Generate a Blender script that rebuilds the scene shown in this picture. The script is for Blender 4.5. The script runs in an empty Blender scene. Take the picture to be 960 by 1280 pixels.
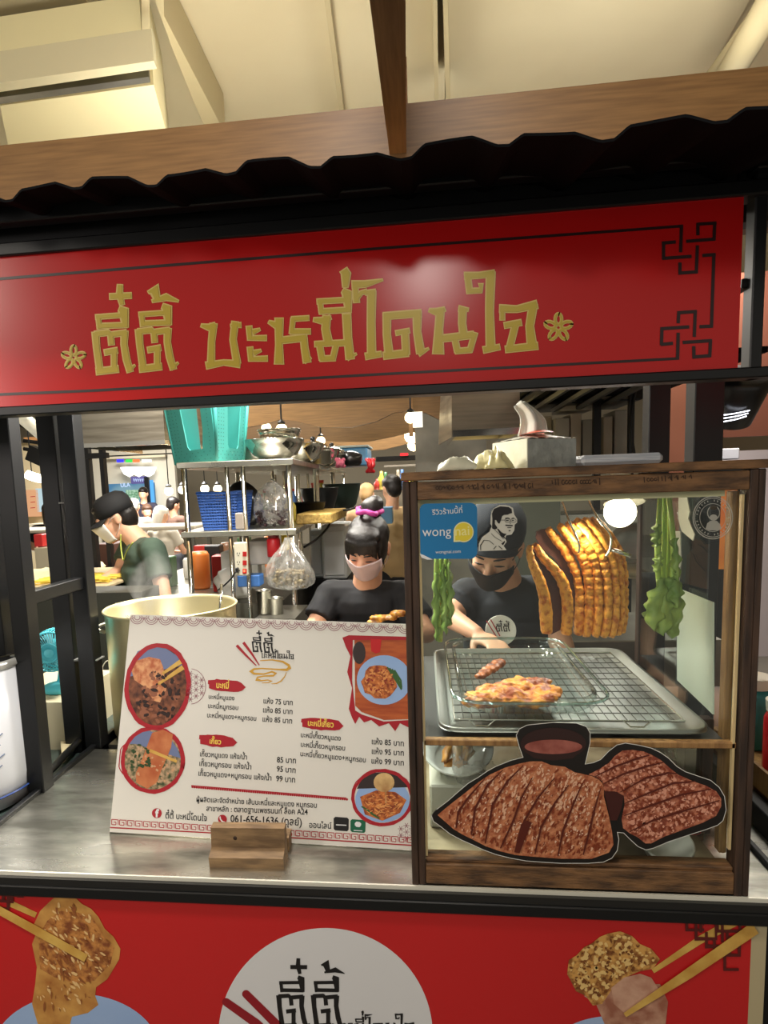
import bpy, bmesh, math, random
from mathutils import Vector, Matrix, Euler, noise
random.seed(7)
sc = bpy.context.scene
TMP = bpy.data.scenes.new('scratch')      # meshes are evaluated here, then it is removed
COL = sc.collection
PI = math.pi
# ------------------------------------------------------------------ camera
FPX, PX, PY = 809.02, -43.433, 63.592
M = Matrix(((0.9930354785983029, 0.11231137328481411, -0.035590640285318255),
            (-0.021422804614462162, -0.12492066919284879, -0.9919354262505505),
            (-0.1158516365335007, 0.9857895220782629, -0.12164463191287835)))   # world -> (right, down, forward)
CAMP = Vector((0, -1.1, 1.55))
cam = bpy.data.cameras.new('camera'); cam_o = bpy.data.objects.new('camera', cam); COL.objects.link(cam_o)
cam.sensor_fit = 'VERTICAL'; cam.sensor_height = 36.0; cam.sensor_width = 27.0
cam.lens = FPX * 36 / 1280
cam.shift_x = -PX / 1280; cam.shift_y = PY / 1280
cam.clip_start = 0.05; cam.clip_end = 100
R3 = Matrix((M[0], -M[1], -M[2])).transposed()
cam_o.matrix_world = Matrix.Translation(CAMP) @ R3.to_4x4()
sc.camera = cam_o
# ------------------------------------------------------------------ world, exposure, big lights
w = bpy.data.worlds.new('world'); sc.world = w; w.use_nodes = True
w.node_tree.nodes['Background'].inputs[0].default_value = (1.0, 0.93, 0.80, 1)
w.node_tree.nodes['Background'].inputs[1].default_value = 0.42
vs = sc.view_settings
vs.view_transform = 'Standard'; vs.look = 'None'; vs.exposure = 0.0; vs.gamma = 1.0; vs.use_curve_mapping = False

def area(name, loc, target, size, power, col=(1, .92, .78), spread=180):
    l = bpy.data.lights.new(name, 'AREA'); l.energy = power; l.size = size; l.color = col; l.spread = math.radians(spread)
    o = bpy.data.objects.new(name, l); COL.objects.link(o); o.location = loc
    o.rotation_euler = (Vector(target) - Vector(loc)).to_track_quat('-Z', 'Y').to_euler()
    return o
def point(name, loc, power, col=(1, .9, .72), r=.03):
    l = bpy.data.lights.new(name, 'POINT'); l.energy = power; l.color = col; l.shadow_soft_size = r
    o = bpy.data.objects.new(name, l); COL.objects.link(o); o.location = loc; return o
WL = (1, .95, .86)
area('ceiling_lamp_light', (-.7, 1.3, 2.5), (-.6, .9, .8), .35, 60, WL)
area('ceiling_lamp_light', (-1.6, 2.8, 2.9), (-1.4, 2.6, .8), .5, 90, WL)
area('ceiling_lamp_light', (1.05, 1.9, 2.5), (.4, 1.5, .8), .4, 62, WL)
area('ceiling_lamp_light', (-.4, 4.8, 3.0), (-.4, 4.8, .8), .8, 95, WL)
area('ceiling_lamp_light', (-3.5, 7.0, 3.0), (-3.5, 7.5, .5), 1.5, 480, (1, .96, .9))
area('ceiling_lamp_light', (1.6, 3.4, 3.0), (1.4, 3.2, .5), .6, 90, WL)
area('stall_fill_light', (-.45, .30, 1.94), (-.45, .22, .8), .12, 9, WL)  # added fill under the canopy to brighten the counter, no fixture there
area('stall_fill_light', (-.75, .55, 1.94), (-.8, .35, .8), .10, 7, WL)  # second added fill for the left of the counter, no fixture either
area('ceiling_fill_light', (-.7, 1.3, 2.5), (-.9, 1.9, 3.5), .6, 8, (1, .94, .82))  # added uplight hidden behind the beam, brightens the ceiling
area('ceiling_fill_light', (.8, 1.3, 2.5), (.8, 1.9, 3.5), .6, 9, (1, .94, .82))  # its added partner on the right, also hidden
area('walkway_lamp_and_fill', (.034, -1.824, 2.425), (-.15, 0, 1.2), .13, 3.5, (1, .94, .86))
area('walkway_lamp_and_fill', (-.1, -.88, 3.25), (-.1, -.1, .9), .3, 37, (1, .94, .86))
area('walkway_lamp_and_fill', (-2.05, -1.5, 1.93), (-.1, .2, 2.4), .35, 7, (1, .9, .84))  # fill added to brighten the fin, placed to glow in the sign's lower left
area('walkway_lamp_and_fill', (-2.6, -2.2, 2.7), (-.3, .8, 2.4), .4, 18, (1, .92, .8))  # added frontal fill that lifts the wooden beam, not a known lamp
point('bulb_light', (.315, .24, 1.43), 3.0, (1, .90, .70), .025)

# ------------------------------------------------------------------ pixels to points in the place
def ray(u, v):
    d = Vector(((u - 480 - PX) / FPX, (v - 640 - PY) / FPX, 1.0))
    return M.transposed() @ d
def at(u, v, ax, val):
    d = ray(u, v); return CAMP + d * ((val - CAMP[ax]) / d[ax])
def aty(u, v, Y): return at(u, v, 1, Y)
def atz(u, v, Z): return at(u, v, 2, Z)
def atx(u, v, X): return at(u, v, 0, X)
class Plane:
    def __init__(s, o, n):
        s.o = Vector(o); s.n = Vector(n).normalized()
        if s.n.dot(CAMP - s.o) < 0: s.n = -s.n
    def hit(s, u, v, off=0.0):
        d = ray(u, v); o = s.o + s.n * off
        return CAMP + d * ((o - CAMP).dot(s.n) / d.dot(s.n))
# ------------------------------------------------------------------ materials
def lin(c):
    return tuple(((x / 255) / 12.92 if x / 255 <= .04045 else ((x / 255 + .055) / 1.055) ** 2.4) for x in c)
MC = {}
def mat(name, rgb, rough=.5, metal=0.0, rgb2=None, nscale=8, bump=0.0, bscale=None, stretch=(1, 1, 1), emit=0.0, trans=0.0, spec=.5, coat=0.0, sharp=(.35, .65), sub=0.0, alpha=1.0, rv=0.0, detail=4):
    if name in MC: return MC[name]
    m = bpy.data.materials.new(name); m.use_nodes = True; MC[name] = m
    nt = m.node_tree; N = nt.nodes; L = nt.links; b = N['Principled BSDF']
    c1 = (*lin(rgb), 1)
    b.inputs['Base Color'].default_value = c1; b.inputs['Roughness'].default_value = rough
    b.inputs['Metallic'].default_value = metal; b.inputs['Specular IOR Level'].default_value = spec
    b.inputs['Coat Weight'].default_value = coat; b.inputs['Transmission Weight'].default_value = trans
    b.inputs['Alpha'].default_value = alpha
    if sub: b.inputs['Subsurface Weight'].default_value = sub; b.inputs['Subsurface Scale'].default_value = .01
    if emit: b.inputs['Emission Color'].default_value = c1; b.inputs['Emission Strength'].default_value = emit
    if rgb2 is not None or bump or rv:
        tc = N.new('ShaderNodeTexCoord'); mp = N.new('ShaderNodeMapping'); mp.inputs['Scale'].default_value = stretch
        L.new(tc.outputs['Object'], mp.inputs[0])
        nz = N.new('ShaderNodeTexNoise'); nz.inputs['Scale'].default_value = nscale; nz.inputs['Detail'].default_value = detail
        L.new(mp.outputs[0], nz.inputs['Vector'])
        if rgb2 is not None:
            r = N.new('ShaderNodeValToRGB'); r.color_ramp.elements[0].position = sharp[0]; r.color_ramp.elements[1].position = sharp[1]
            r.color_ramp.elements[0].color = c1; r.color_ramp.elements[1].color = (*lin(rgb2), 1)
            L.new(nz.outputs[0], r.inputs[0]); L.new(r.outputs[0], b.inputs['Base Color'])
            if emit: L.new(r.outputs[0], b.inputs['Emission Color'])
        if rv:
            mr = N.new('ShaderNodeMapRange'); mr.inputs[3].default_value = max(.02, rough - rv); mr.inputs[4].default_value = rough + rv
            L.new(nz.outputs[0], mr.inputs[0]); L.new(mr.outputs[0], b.inputs['Roughness'])
        if bump:
            n2 = N.new('ShaderNodeTexNoise'); n2.inputs['Scale'].default_value = bscale or nscale * 3; n2.inputs['Detail'].default_value = 3
            L.new(mp.outputs[0], n2.inputs['Vector'])
            bp = N.new('ShaderNodeBump'); bp.inputs['Strength'].default_value = bump; bp.inputs['Distance'].default_value = .004
            L.new(n2.outputs[0], bp.inputs['Height']); L.new(bp.outputs[0], b.inputs['Normal'])
    return m
def glass_mat(name, tint=(1, 1, 1), gl=.06, rough=.01, haze=0.0):
    if name in MC: return MC[name]
    m = bpy.data.materials.new(name); m.use_nodes = True; MC[name] = m
    nt = m.node_tree; N = nt.nodes; L = nt.links; N.remove(N['Principled BSDF']); out = N['Material Output']
    t = N.new('ShaderNodeBsdfTransparent'); t.inputs[0].default_value = (*tint, 1)
    g = N.new('ShaderNodeBsdfGlossy'); g.inputs['Roughness'].default_value = rough
    lw = N.new('ShaderNodeLayerWeight'); lw.inputs['Blend'].default_value = .5
    fr = N.new('ShaderNodeMath'); fr.operation = 'POWER'; fr.inputs[1].default_value = 4.5; L.new(lw.outputs['Facing'], fr.inputs[0])
    mx = N.new('ShaderNodeMixShader')
    mt = N.new('ShaderNodeMath'); mt.operation = 'MULTIPLY_ADD'; mt.inputs[1].default_value = .75; mt.inputs[2].default_value = gl
    mt.use_clamp = True
    L.new(fr.outputs[0], mt.inputs[0]); L.new(mt.outputs[0], mx.inputs[0]); L.new(t.outputs[0], mx.inputs[1]); L.new(g.outputs[0], mx.inputs[2])
    last = mx
    if haze:
        d = N.new('ShaderNodeBsdfDiffuse'); d.inputs[0].default_value = (.9, .9, .87, 1)
        tr = N.new('ShaderNodeBsdfTranslucent'); tr.inputs[0].default_value = (.9, .9, .87, 1)
        a = N.new('ShaderNodeMixShader'); a.inputs[0].default_value = .5; L.new(d.outputs[0], a.inputs[1]); L.new(tr.outputs[0], a.inputs[2])
        nz = N.new('ShaderNodeTexNoise'); nz.inputs['Scale'].default_value = 28; nz.inputs['Detail'].default_value = 5
        tc = N.new('ShaderNodeTexCoord'); L.new(tc.outputs['Object'], nz.inputs['Vector'])
        mr = N.new('ShaderNodeMapRange'); mr.inputs[1].default_value = .35; mr.inputs[2].default_value = .75; mr.inputs[3].default_value = haze * .3; mr.inputs[4].default_value = min(1, haze * 2)
        L.new(nz.outputs[0], mr.inputs[0])
        m2 = N.new('ShaderNodeMixShader'); L.new(mr.outputs[0], m2.inputs[0]); L.new(mx.outputs[0], m2.inputs[1]); L.new(a.outputs[0], m2.inputs[2]); last = m2
    L.new(last.outputs[0], out.inputs['Surface'])
    return m
def emis(name, rgb, s, rgb2=None, nscale=8):
    if name in MC: return MC[name]
    m = bpy.data.materials.new(name); m.use_nodes = True; MC[name] = m
    nt = m.node_tree; N = nt.nodes; L = nt.links; N.remove(N['Principled BSDF'])
    e = N.new('ShaderNodeEmission'); e.inputs[0].default_value = (*lin(rgb), 1); e.inputs[1].default_value = s
    if rgb2:
        nz = N.new('ShaderNodeTexNoise'); nz.inputs['Scale'].default_value = nscale
        r = N.new('ShaderNodeValToRGB'); r.color_ramp.elements[0].position = .42; r.color_ramp.elements[1].position = .58
        r.color_ramp.elements[0].color = (*lin(rgb), 1); r.color_ramp.elements[1].color = (*lin(rgb2), 1)
        L.new(nz.outputs[0], r.inputs[0]); L.new(r.outputs[0], e.inputs[0])
    L.new(e.outputs[0], N['Material Output'].inputs['Surface']); return m

WOOD_BEAM = mat('laminate wood', (136, 100, 58), .45, rgb2=(116, 83, 46), nscale=5, stretch=(1.2, 6, 22))
WOOD_FIN = mat('laminate wood fin', (186, 136, 84), .3, rgb2=(160, 112, 66), nscale=5, stretch=(22, 1.2, 22))
WOOD_CASE = mat('old dark wood', (136, 98, 62), .6, rgb2=(74, 52, 34), nscale=6, stretch=(3, 12, 12), bump=.5, bscale=20)
WOOD_CASE_V = mat('old dark upright wood', (74, 52, 38), .6, rgb2=(44, 31, 24), nscale=6, stretch=(16, 16, 1.5), bump=.4, bscale=10)
WOOD_INNER = mat('pale inner wood', (168, 128, 78), .6, rgb2=(130, 94, 55), nscale=6, stretch=(16, 16, 1.5), bump=.3)
BLACK = mat('black painted steel', (15, 16, 18), .4, spec=.4)
BLACK2 = mat('black roof sheet', (8, 9, 11), .85, spec=.08)
STEEL = mat('brushed steel', (190, 188, 176), .3, 1.0, rgb2=(160, 158, 148), nscale=3, stretch=(1, 18, 1), rv=.1, bump=.12, bscale=4)
STEEL_TOP = mat('steel worktop painted reflections', (226, 224, 212), .30, .96, rgb2=(128, 127, 118), nscale=3.2, stretch=(1.6, 5, 2), rv=.16, bump=.6, bscale=3, detail=7)  # pale and grey patches put reflections on the steel into its colour
STEEL_D = mat('dull steel', (150, 148, 140), .4, 1.0, rgb2=(120, 118, 110), nscale=5)
CHROME = mat('bright steel', (215, 213, 205), .12, 1.0)
ALU = mat('aluminium', (200, 196, 178), .32, 1.0, rv=.06)
CREAM = mat('cream painted ceiling', (218, 208, 176), .8, rgb2=(208, 197, 164), nscale=1.2)
CREAM2 = mat('cream painted beam', (190, 178, 142), .8)
RED = mat('red sign vinyl', (190, 22, 22), .22, spec=.4)
RED2 = mat('red banner vinyl', (200, 32, 34), .4)
GOLD = mat('gold lettering', (196, 170, 52), .35)
GOLDL = mat('pale gold lettering edge', (222, 196, 110), .35)
MAROON = mat('dark maroon print', (40, 8, 10), .35)
CONC = mat('grey concrete', (128, 124, 112), .8, rgb2=(104, 101, 92), nscale=5)
SKIN = mat('skin', (224, 172, 140), .5, sub=.1)
HAIR = mat('black hair', (18, 15, 15), .35, rgb2=(34, 28, 26), nscale=30, stretch=(6, 6, 1), bump=.4)
WHITEP = mat('white plastic', (226, 224, 214), .4)
PAPER = mat('white card', (226, 222, 214), .45)
PRED = mat('printed crimson', (170, 22, 38), .45)
PBLK = mat('printed black', (22, 20, 22), .45)
GLASS = glass_mat('clear glass', (.97, 1, .985), .03)
GLASSG = glass_mat('greenish glass', (.90, .97, .95), .07)
PLAS = glass_mat('clear plastic film', (.96, .96, .95), .16, .12, haze=.22)

# ------------------------------------------------------------------ mesh helpers
class MB:
    def __init__(s): s.v = []; s.f = []; s.m = []
    def add(s, vs, fs, mi=0):
        n = len(s.v); s.v += [tuple(x) for x in vs]; s.f += [tuple(i + n for i in f) for f in fs]; s.m += [mi] * len(fs); return s
    def box(s, a, b, T=None, bev=0.0, mi=0):
        x0, y0, z0 = [min(a[i], b[i]) for i in range(3)]; x1, y1, z1 = [max(a[i], b[i]) for i in range(3)]
        if bev > 0:
            c = min(bev, (x1 - x0) / 2.1, (y1 - y0) / 2.1, (z1 - z0) / 2.1)
            bm = bmesh.new(); bmesh.ops.create_cube(bm, size=1)
            for q in bm.verts: q.co = Vector(((x0 + x1) / 2 + q.co.x * (x1 - x0), (y0 + y1) / 2 + q.co.y * (y1 - y0), (z0 + z1) / 2 + q.co.z * (z1 - z0)))
            bmesh.ops.bevel(bm, geom=list(bm.edges), offset=c, segments=1, affect='EDGES')
            s.bm(bm, T, mi); return s
        vs = [Vector((x, y, z)) for z in (z0, z1) for y in (y0, y1) for x in (x0, x1)]
        if T is not None: vs = [T @ q for q in vs]
        return s.add(vs, [(0, 2, 3, 1), (4, 5, 7, 6), (0, 1, 5, 4), (2, 6, 7, 3), (0, 4, 6, 2), (1, 3, 7, 5)], mi)
    def bm(s, bm, T=None, mi=0):
        bm.verts.index_update()
        s.add([(T @ q.co if T is not None else q.co.copy()) for q in bm.verts], [[q.index for q in f.verts] for f in bm.faces], mi); bm.free(); return s
    def tube(s, pts, r, n=8, caps=True, closed=False, mi=0, flat=1.0, up=None):
        pts = [Vector(p) for p in pts]; k = len(pts); rs = r if isinstance(r, (list, tuple)) else [r] * k
        vs = []; prev = None
        for i, p in enumerate(pts):
            if closed: t = pts[(i + 1) % k] - pts[i - 1]
            else: t = pts[min(i + 1, k - 1)] - pts[max(i - 1, 0)]
            t.normalize()
            if prev is None:
                a = Vector(up) if up is not None else (Vector((0, 0, 1)) if abs(t.z) < .9 else Vector((1, 0, 0)))
                e1 = t.cross(a).normalized()
            else:
                e1 = (prev - t * prev.dot(t)).normalized()
            prev = e1; e2 = t.cross(e1)
            for j in range(n):
                an = 2 * PI * j / n
                vs.append(p + (e1 * math.cos(an) + e2 * math.sin(an) * flat) * rs[i])
        fs = []
        for i in range(k if closed else k - 1):
            for j in range(n):
                a = i * n + j; b_ = i * n + (j + 1) % n; c = ((i + 1) % k) * n + (j + 1) % n; d = ((i + 1) % k) * n + j
                fs.append((a, b_, c, d))
        if caps and not closed:
            fs.append(tuple(range(n))[::-1]); fs.append(tuple((k - 1) * n + j for j in range(n)))
        return s.add(vs, fs, mi)
    def lathe(s, prof, c=(0, 0, 0), n=32, T=None, mi=0, sx=1, sy=1):
        vs = []; c = Vector(c)
        for r, z in prof:
            for j in range(n):
                a = 2 * PI * j / n; q = Vector((r * math.cos(a) * sx, r * math.sin(a) * sy, z))
                vs.append((T @ q if T is not None else q) + c)
        fs = [(i * n + j, i * n + (j + 1) % n, (i + 1) * n + (j + 1) % n, (i + 1) * n + j) for i in range(len(prof) - 1) for j in range(n)]
        if prof[0][0] > 1e-5: fs.append(tuple(range(n))[::-1])
        if prof[-1][0] > 1e-5 and prof[-1] != prof[0]: fs.append(tuple((len(prof) - 1) * n + j for j in range(n)))
        return s.add(vs, fs, mi)
    def ell(s, c, r, T=None, n=16, mi=0):
        c = Vector(c); vs = []; fs = []; h = n // 2
        if not isinstance(r, (tuple, list)): r = (r, r, r)
        for i in range(h + 1):
            th = PI * i / h
            for j in range(n):
                a = 2 * PI * j / n
                q = Vector((r[0] * math.sin(th) * math.cos(a), r[1] * math.sin(th) * math.sin(a), r[2] * math.cos(th)))
                vs.append((T @ q if T is not None else q) + c)
        for i in range(h):
            for j in range(n): fs.append((i * n + j, (i + 1) * n + j, (i + 1) * n + (j + 1) % n, i * n + (j + 1) % n))
        return s.add(vs, fs, mi)
    def grid(s, fn, nu, nv, mi=0):
        vs = [fn(i / nu, j / nv) for j in range(nv + 1) for i in range(nu + 1)]
        return s.add(vs, [(j * (nu + 1) + i, j * (nu + 1) + i + 1, (j + 1) * (nu + 1) + i + 1, (j + 1) * (nu + 1) + i) for j in range(nv) for i in range(nu)], mi)
    def solid(s, poly, d, mi=0):
        """poly (3-D points) pushed by vector d: a plate with thickness"""
        n = len(poly); poly = [Vector(p) for p in poly]; d = Vector(d)
        fs = [tuple(range(n)), tuple(range(n, 2 * n))[::-1]] + [(i, (i + 1) % n, n + (i + 1) % n, n + i) for i in range(n)]
        return s.add(poly + [p + d for p in poly], fs, mi)
    # flat print in a plane, authored on the photograph
    def pp(s, pl, pts, off=.0006, mi=0):
        s.q = getattr(s, 'q', 0) + 1; off += (s.q % 48) * 1.1e-5
        return s.add([pl.hit(u, v, off) for u, v in pts], [tuple(range(len(pts)))], mi)
    def stroke(s, pl, pts, w, off=.0006, mi=0):
        s.q = getattr(s, 'q', 0) + 1; off += (s.q % 48) * 1.1e-5
        k = len(pts); ws = w if isinstance(w, (list, tuple)) else [w] * k; L = []; Rr = []
        for i in range(k):
            a = Vector(pts[max(i - 1, 0)]); b_ = Vector(pts[min(i + 1, k - 1)]); t = (b_ - a).normalized(); n = Vector((-t.y, t.x))
            m = 1.0
            if 0 < i < k - 1:
                t1 = (Vector(pts[i]) - a).normalized(); m = 1 / max(.5, abs(t1.dot(t)))
            p = Vector(pts[i]); e = Vector((0, 0))
            L.append(p + n * ws[i] / 2 * m); Rr.append(p - n * ws[i] / 2 * m)
        vs = [pl.hit(q.x, q.y, off) for q in L] + [pl.hit(q.x, q.y, off) for q in Rr]
        return s.add(vs, [(i, i + 1, k + i + 1, k + i) for i in range(k - 1)], mi)
    def build(s, name, m, parent=None, smooth=False, recalc=True):
        me = bpy.data.meshes.new(name); me.from_pydata(s.v, [], s.f)
        for q in (m if isinstance(m, (list, tuple)) else [m]): me.materials.append(q)
        if any(s.m): me.polygons.foreach_set('material_index', s.m)
        if recalc:
            bm = bmesh.new(); bm.from_mesh(me); bmesh.ops.recalc_face_normals(bm, faces=bm.faces); bm.to_mesh(me); bm.free()
        if smooth: me.polygons.foreach_set('use_smooth', [True] * len(me.polygons))
        me.update()
        o = bpy.data.objects.new(name, me); COL.objects.link(o)
        if parent is not None: setpar(o, parent)
        return o
def setpar(o, p):
    o.parent = p; o.matrix_parent_inverse = wm(p).inverted()
def wm(p):
    m = p.matrix_basis.copy()
    if p.parent is not None: m = wm(p.parent) @ p.matrix_parent_inverse @ m
    return m
def ell2(cx, cy, rx, ry, n=28, rot=0, a0=0, a1=2 * PI, jit=0.0):
    o = []
    for i in range(n):
        a = a0 + (a1 - a0) * i / (n if a1 - a0 > 6.2 else n - 1); x = rx * math.cos(a); y = ry * math.sin(a); k = 1 + jit * random.uniform(-1, 1)
        o.append((cx + k * (x * math.cos(rot) - y * math.sin(rot)), cy + k * (x * math.sin(rot) + y * math.cos(rot))))
    return o
def tag(o, label, cat, group=None, kind=None):
    if label: o['label'] = label
    if cat: o['category'] = cat
    if group: o['group'] = group
    if kind: o['kind'] = kind
    return o
def thing(name, label, cat, loc=(0, 0, 0), group=None, rz=0):
    o = bpy.data.objects.new(name, None); COL.objects.link(o); o.empty_display_size = .05
    o.location = loc; o.rotation_euler = (0, 0, rz)
    return tag(o, label, cat, group)
def struct(mb, name, m, parent=None):
    o = mb.build(name, m, parent)
    if parent is None: o['kind'] = 'structure'
    return o
def L(o, label): o['label'] = label; return o
def remesh(mb, name, m, parent, voxel, smooth=4, disp=None):
    o = mb.build(name, m, None)
    md = o.modifiers.new('r', 'REMESH'); md.mode = 'VOXEL'; md.voxel_size = voxel; md.use_smooth_shade = True
    if smooth:
        ms = o.modifiers.new('s', 'SMOOTH'); ms.factor = .5; ms.iterations = smooth
    COL.objects.unlink(o); TMP.collection.objects.link(o); vl_ = TMP.view_layers[0]; vl_.update(); dg = vl_.depsgraph; dg.update()
    me = bpy.data.meshes.new_from_object(o.evaluated_get(dg)); me.name = name
    bpy.data.objects.remove(o)
    if disp:
        n_ = len(me.vertices); co = [0.0] * 3 * n_; no = [0.0] * 3 * n_
        me.vertices.foreach_get('co', co); me.vertex_normals.foreach_get('vector', no)
        for i in range(0, 3 * n_, 3): co[i:i + 3] = disp(Vector(co[i:i + 3]), Vector(no[i:i + 3]))
        me.vertices.foreach_set('co', co); me.update()
    me.polygons.foreach_set('use_smooth', [True] * len(me.polygons))
    if not me.materials: me.materials.append(m)
    o = bpy.data.objects.new(name, me); COL.objects.link(o)
    if parent is not None: setpar(o, parent)
    return o
def copy_tree(o, parent=None):
    c = o.copy(); COL.objects.link(c)
    if parent is not None: c.parent = parent
    for ch in [x for x in COL.objects if x.parent == o]: copy_tree(ch, c)
    return c
# ------------------------------------------------------------------ lettering
def glyphs(s, bold=0.0):
    c = bpy.data.curves.new('t', 'FONT'); c.body = s; c.size = 1; c.offset = bold; c.resolution_u = 3
    a = bpy.data.materials.get('tmpA') or bpy.data.materials.new('tmpA'); b_ = bpy.data.materials.get('tmpB') or bpy.data.materials.new('tmpB')
    c.materials.append(a); c.materials.append(b_)
    for k, ch in enumerate(s):
        if ch in '\u0e48\u0e49\u0e4a\u0e4b\u0e4c\u0e47' and k and (s[k - 1] in '\u0e34\u0e35\u0e36\u0e37\u0e31' or (k + 1 < len(s) and s[k + 1] == '\u0e33')):
            c.body_format[k].material_index = 1
    o = bpy.data.objects.new('t', c); TMP.collection.objects.link(o)
    vl_ = TMP.view_layers[0]; vl_.update(); dg = vl_.depsgraph; dg.update(); me = bpy.data.meshes.new_from_object(o.evaluated_get(dg))
    up = set()
    for p in me.polygons:
        if p.material_index == 1: up.update(p.vertices)
    vs = [(q.co.x, q.co.y + (.2 if q.index in up else 0)) for q in me.vertices]; fs = [tuple(p.vertices) for p in me.polygons]
    bpy.data.objects.remove(o); bpy.data.curves.remove(c); bpy.data.meshes.remove(me)
    return vs, fs
def text(mb, pl, s, p0, p1, off=.0006, mi=0, bold=.012, hs=1.0):
    vs, fs = glyphs(s, bold)
    if not vs: return
    x0 = min(q[0] for q in vs); x1 = max(q[0] for q in vs)
    A = pl.hit(*p0, off); B = pl.hit(*p1, off); ex = (B - A); k = ex.length / (x1 - x0); ex.normalize()
    ey = pl.n.cross(ex).normalized()
    if ey.z < 0: ey = -ey
    mb.add([A + ex * (q[0] - x0) * k + ey * q[1] * k * hs for q in vs], fs, mi)
def inside(x, y, P):
    c = False; n = len(P)
    for i in range(n):
        x1, y1 = P[i]; x2, y2 = P[i - 1]
        if (y1 > y) != (y2 > y) and x < (x2 - x1) * (y - y1) / (y2 - y1) + x1: c = not c
    return c
def speckle(name, pl, poly, n, r0, r1, m, parent, off, seed, asp=.6, ang=0, spread=.5, keep=None):
    rd = random.Random(seed); mb = MB(); xs = [p[0] for p in poly]; ys = [p[1] for p in poly]; k = 0; tries = 0
    while k < n and tries < n * 12:
        tries += 1; x = rd.uniform(min(xs), max(xs)); y = rd.uniform(min(ys), max(ys))
        if not inside(x, y, poly) or (keep and rd.random() > keep(x, y)): continue
        r = rd.uniform(r0, r1); a0 = ang + rd.uniform(-spread, spread); pts = []
        for i in range(6):
            a = 2 * PI * i / 6; rr = r * rd.uniform(.6, 1.2); px = rr * math.cos(a); py = rr * asp * math.sin(a)
            pts.append((x + px * math.cos(a0) - py * math.sin(a0), y + px * math.sin(a0) + py * math.cos(a0)))
        if all(inside(q[0], q[1], poly) for q in pts): mb.pp(pl, pts, off); k += 1
    o = mb.build(name, m, parent, recalc=False); o['kind'] = 'stuff'; return o
# brush strokes of the stall's name, traced in the plane of the sign
def za(x, y): return (100 + x / 3.2, 340 + y / 3.2)
def zb(x, y): return (380 + x / 2.743, 320 + y / 2.743)
def tt(dx, dy): # the letter with its upper vowel
    g = [([(60, 248), (112, 242)], 20), ([(62, 242), (66, 300), (80, 398)], [26, 22, 24]), ([(108, 238), (122, 252), (126, 290)], [16, 18, 20]), ([(126, 250), (184, 242)], 20),
         ([(178, 238), (176, 290), (186, 350), (200, 398)], [26, 22, 24, 22]), ([(192, 392), (218, 374)], [18, 3]), ([(99, 322), (148, 313)], 20), ([(136, 312), (136, 392)], 20),
         ([(66, 398), (152, 388)], 24), ([(64, 180), (176, 172)], 16), ([(72, 172), (78, 226)], 16), ([(72, 216), (186, 212)], 18), ([(158, 146), (174, 152), (182, 220)], [18, 22, 18])]
    return [([za(x + dx, y + dy) for x, y in p], (([q / 3.2 for q in ww] if isinstance(ww, list) else ww / 3.2))) for p, ww in g]
def zz(f, s, lst): return [([f(*q) for q in p], ([x / s for x in ww] if isinstance(ww, list) else ww / s)) for p, ww in lst]
WORD1 = tt(0, 0) + tt(173, -10) + zz(za, 3.2, [([(160, 52), (158, 90), (168, 130)], [18, 22, 16]), ([(120, 98), (204, 94)], [20, 20]),
        ([(274, 80), (298, 68), (308, 106)], [6, 20, 22]), ([(290, 116), (345, 100), (392, 116)], [8, 24, 3])])
WORD2A = zz(za, 3.2, [([(486, 214), (515, 222), (540, 210)], [8, 22, 14]), ([(534, 208), (526, 280), (524, 372)], [26, 22, 26]), ([(506, 374), (575, 362), (638, 368)], [26, 18, 26]), ([(620, 200), (612, 270), (628, 364)], [24, 22, 26]), ([(604, 214), (642, 212)], [6, 18]),
        ([(676, 218), (680, 270)], [20, 16]), ([(672, 264), (744, 264)], [14, 18]), ([(690, 240), (718, 230)], [20, 6]), ([(680, 302), (684, 354)], [20, 16]), ([(676, 348), (748, 346)], [14, 18]), ([(694, 324), (722, 314)], [20, 6]),
        ([(756, 200), (780, 212), (800, 200)], [8, 22, 18]), ([(796, 186), (796, 290), (796, 366)], [30, 24, 34]), ([(800, 274), (905, 262)], 24), ([(894, 256), (898, 300), (908, 360)], [24, 24, 28]), ([(900, 358), (922, 344)], [12, 3]),
        ([(848, 188), (914, 184)], 16), ([(852, 186), (846, 244)], 15), ([(842, 238), (920, 238)], 18), ([(908, 184), (912, 240)], 16)])
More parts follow.
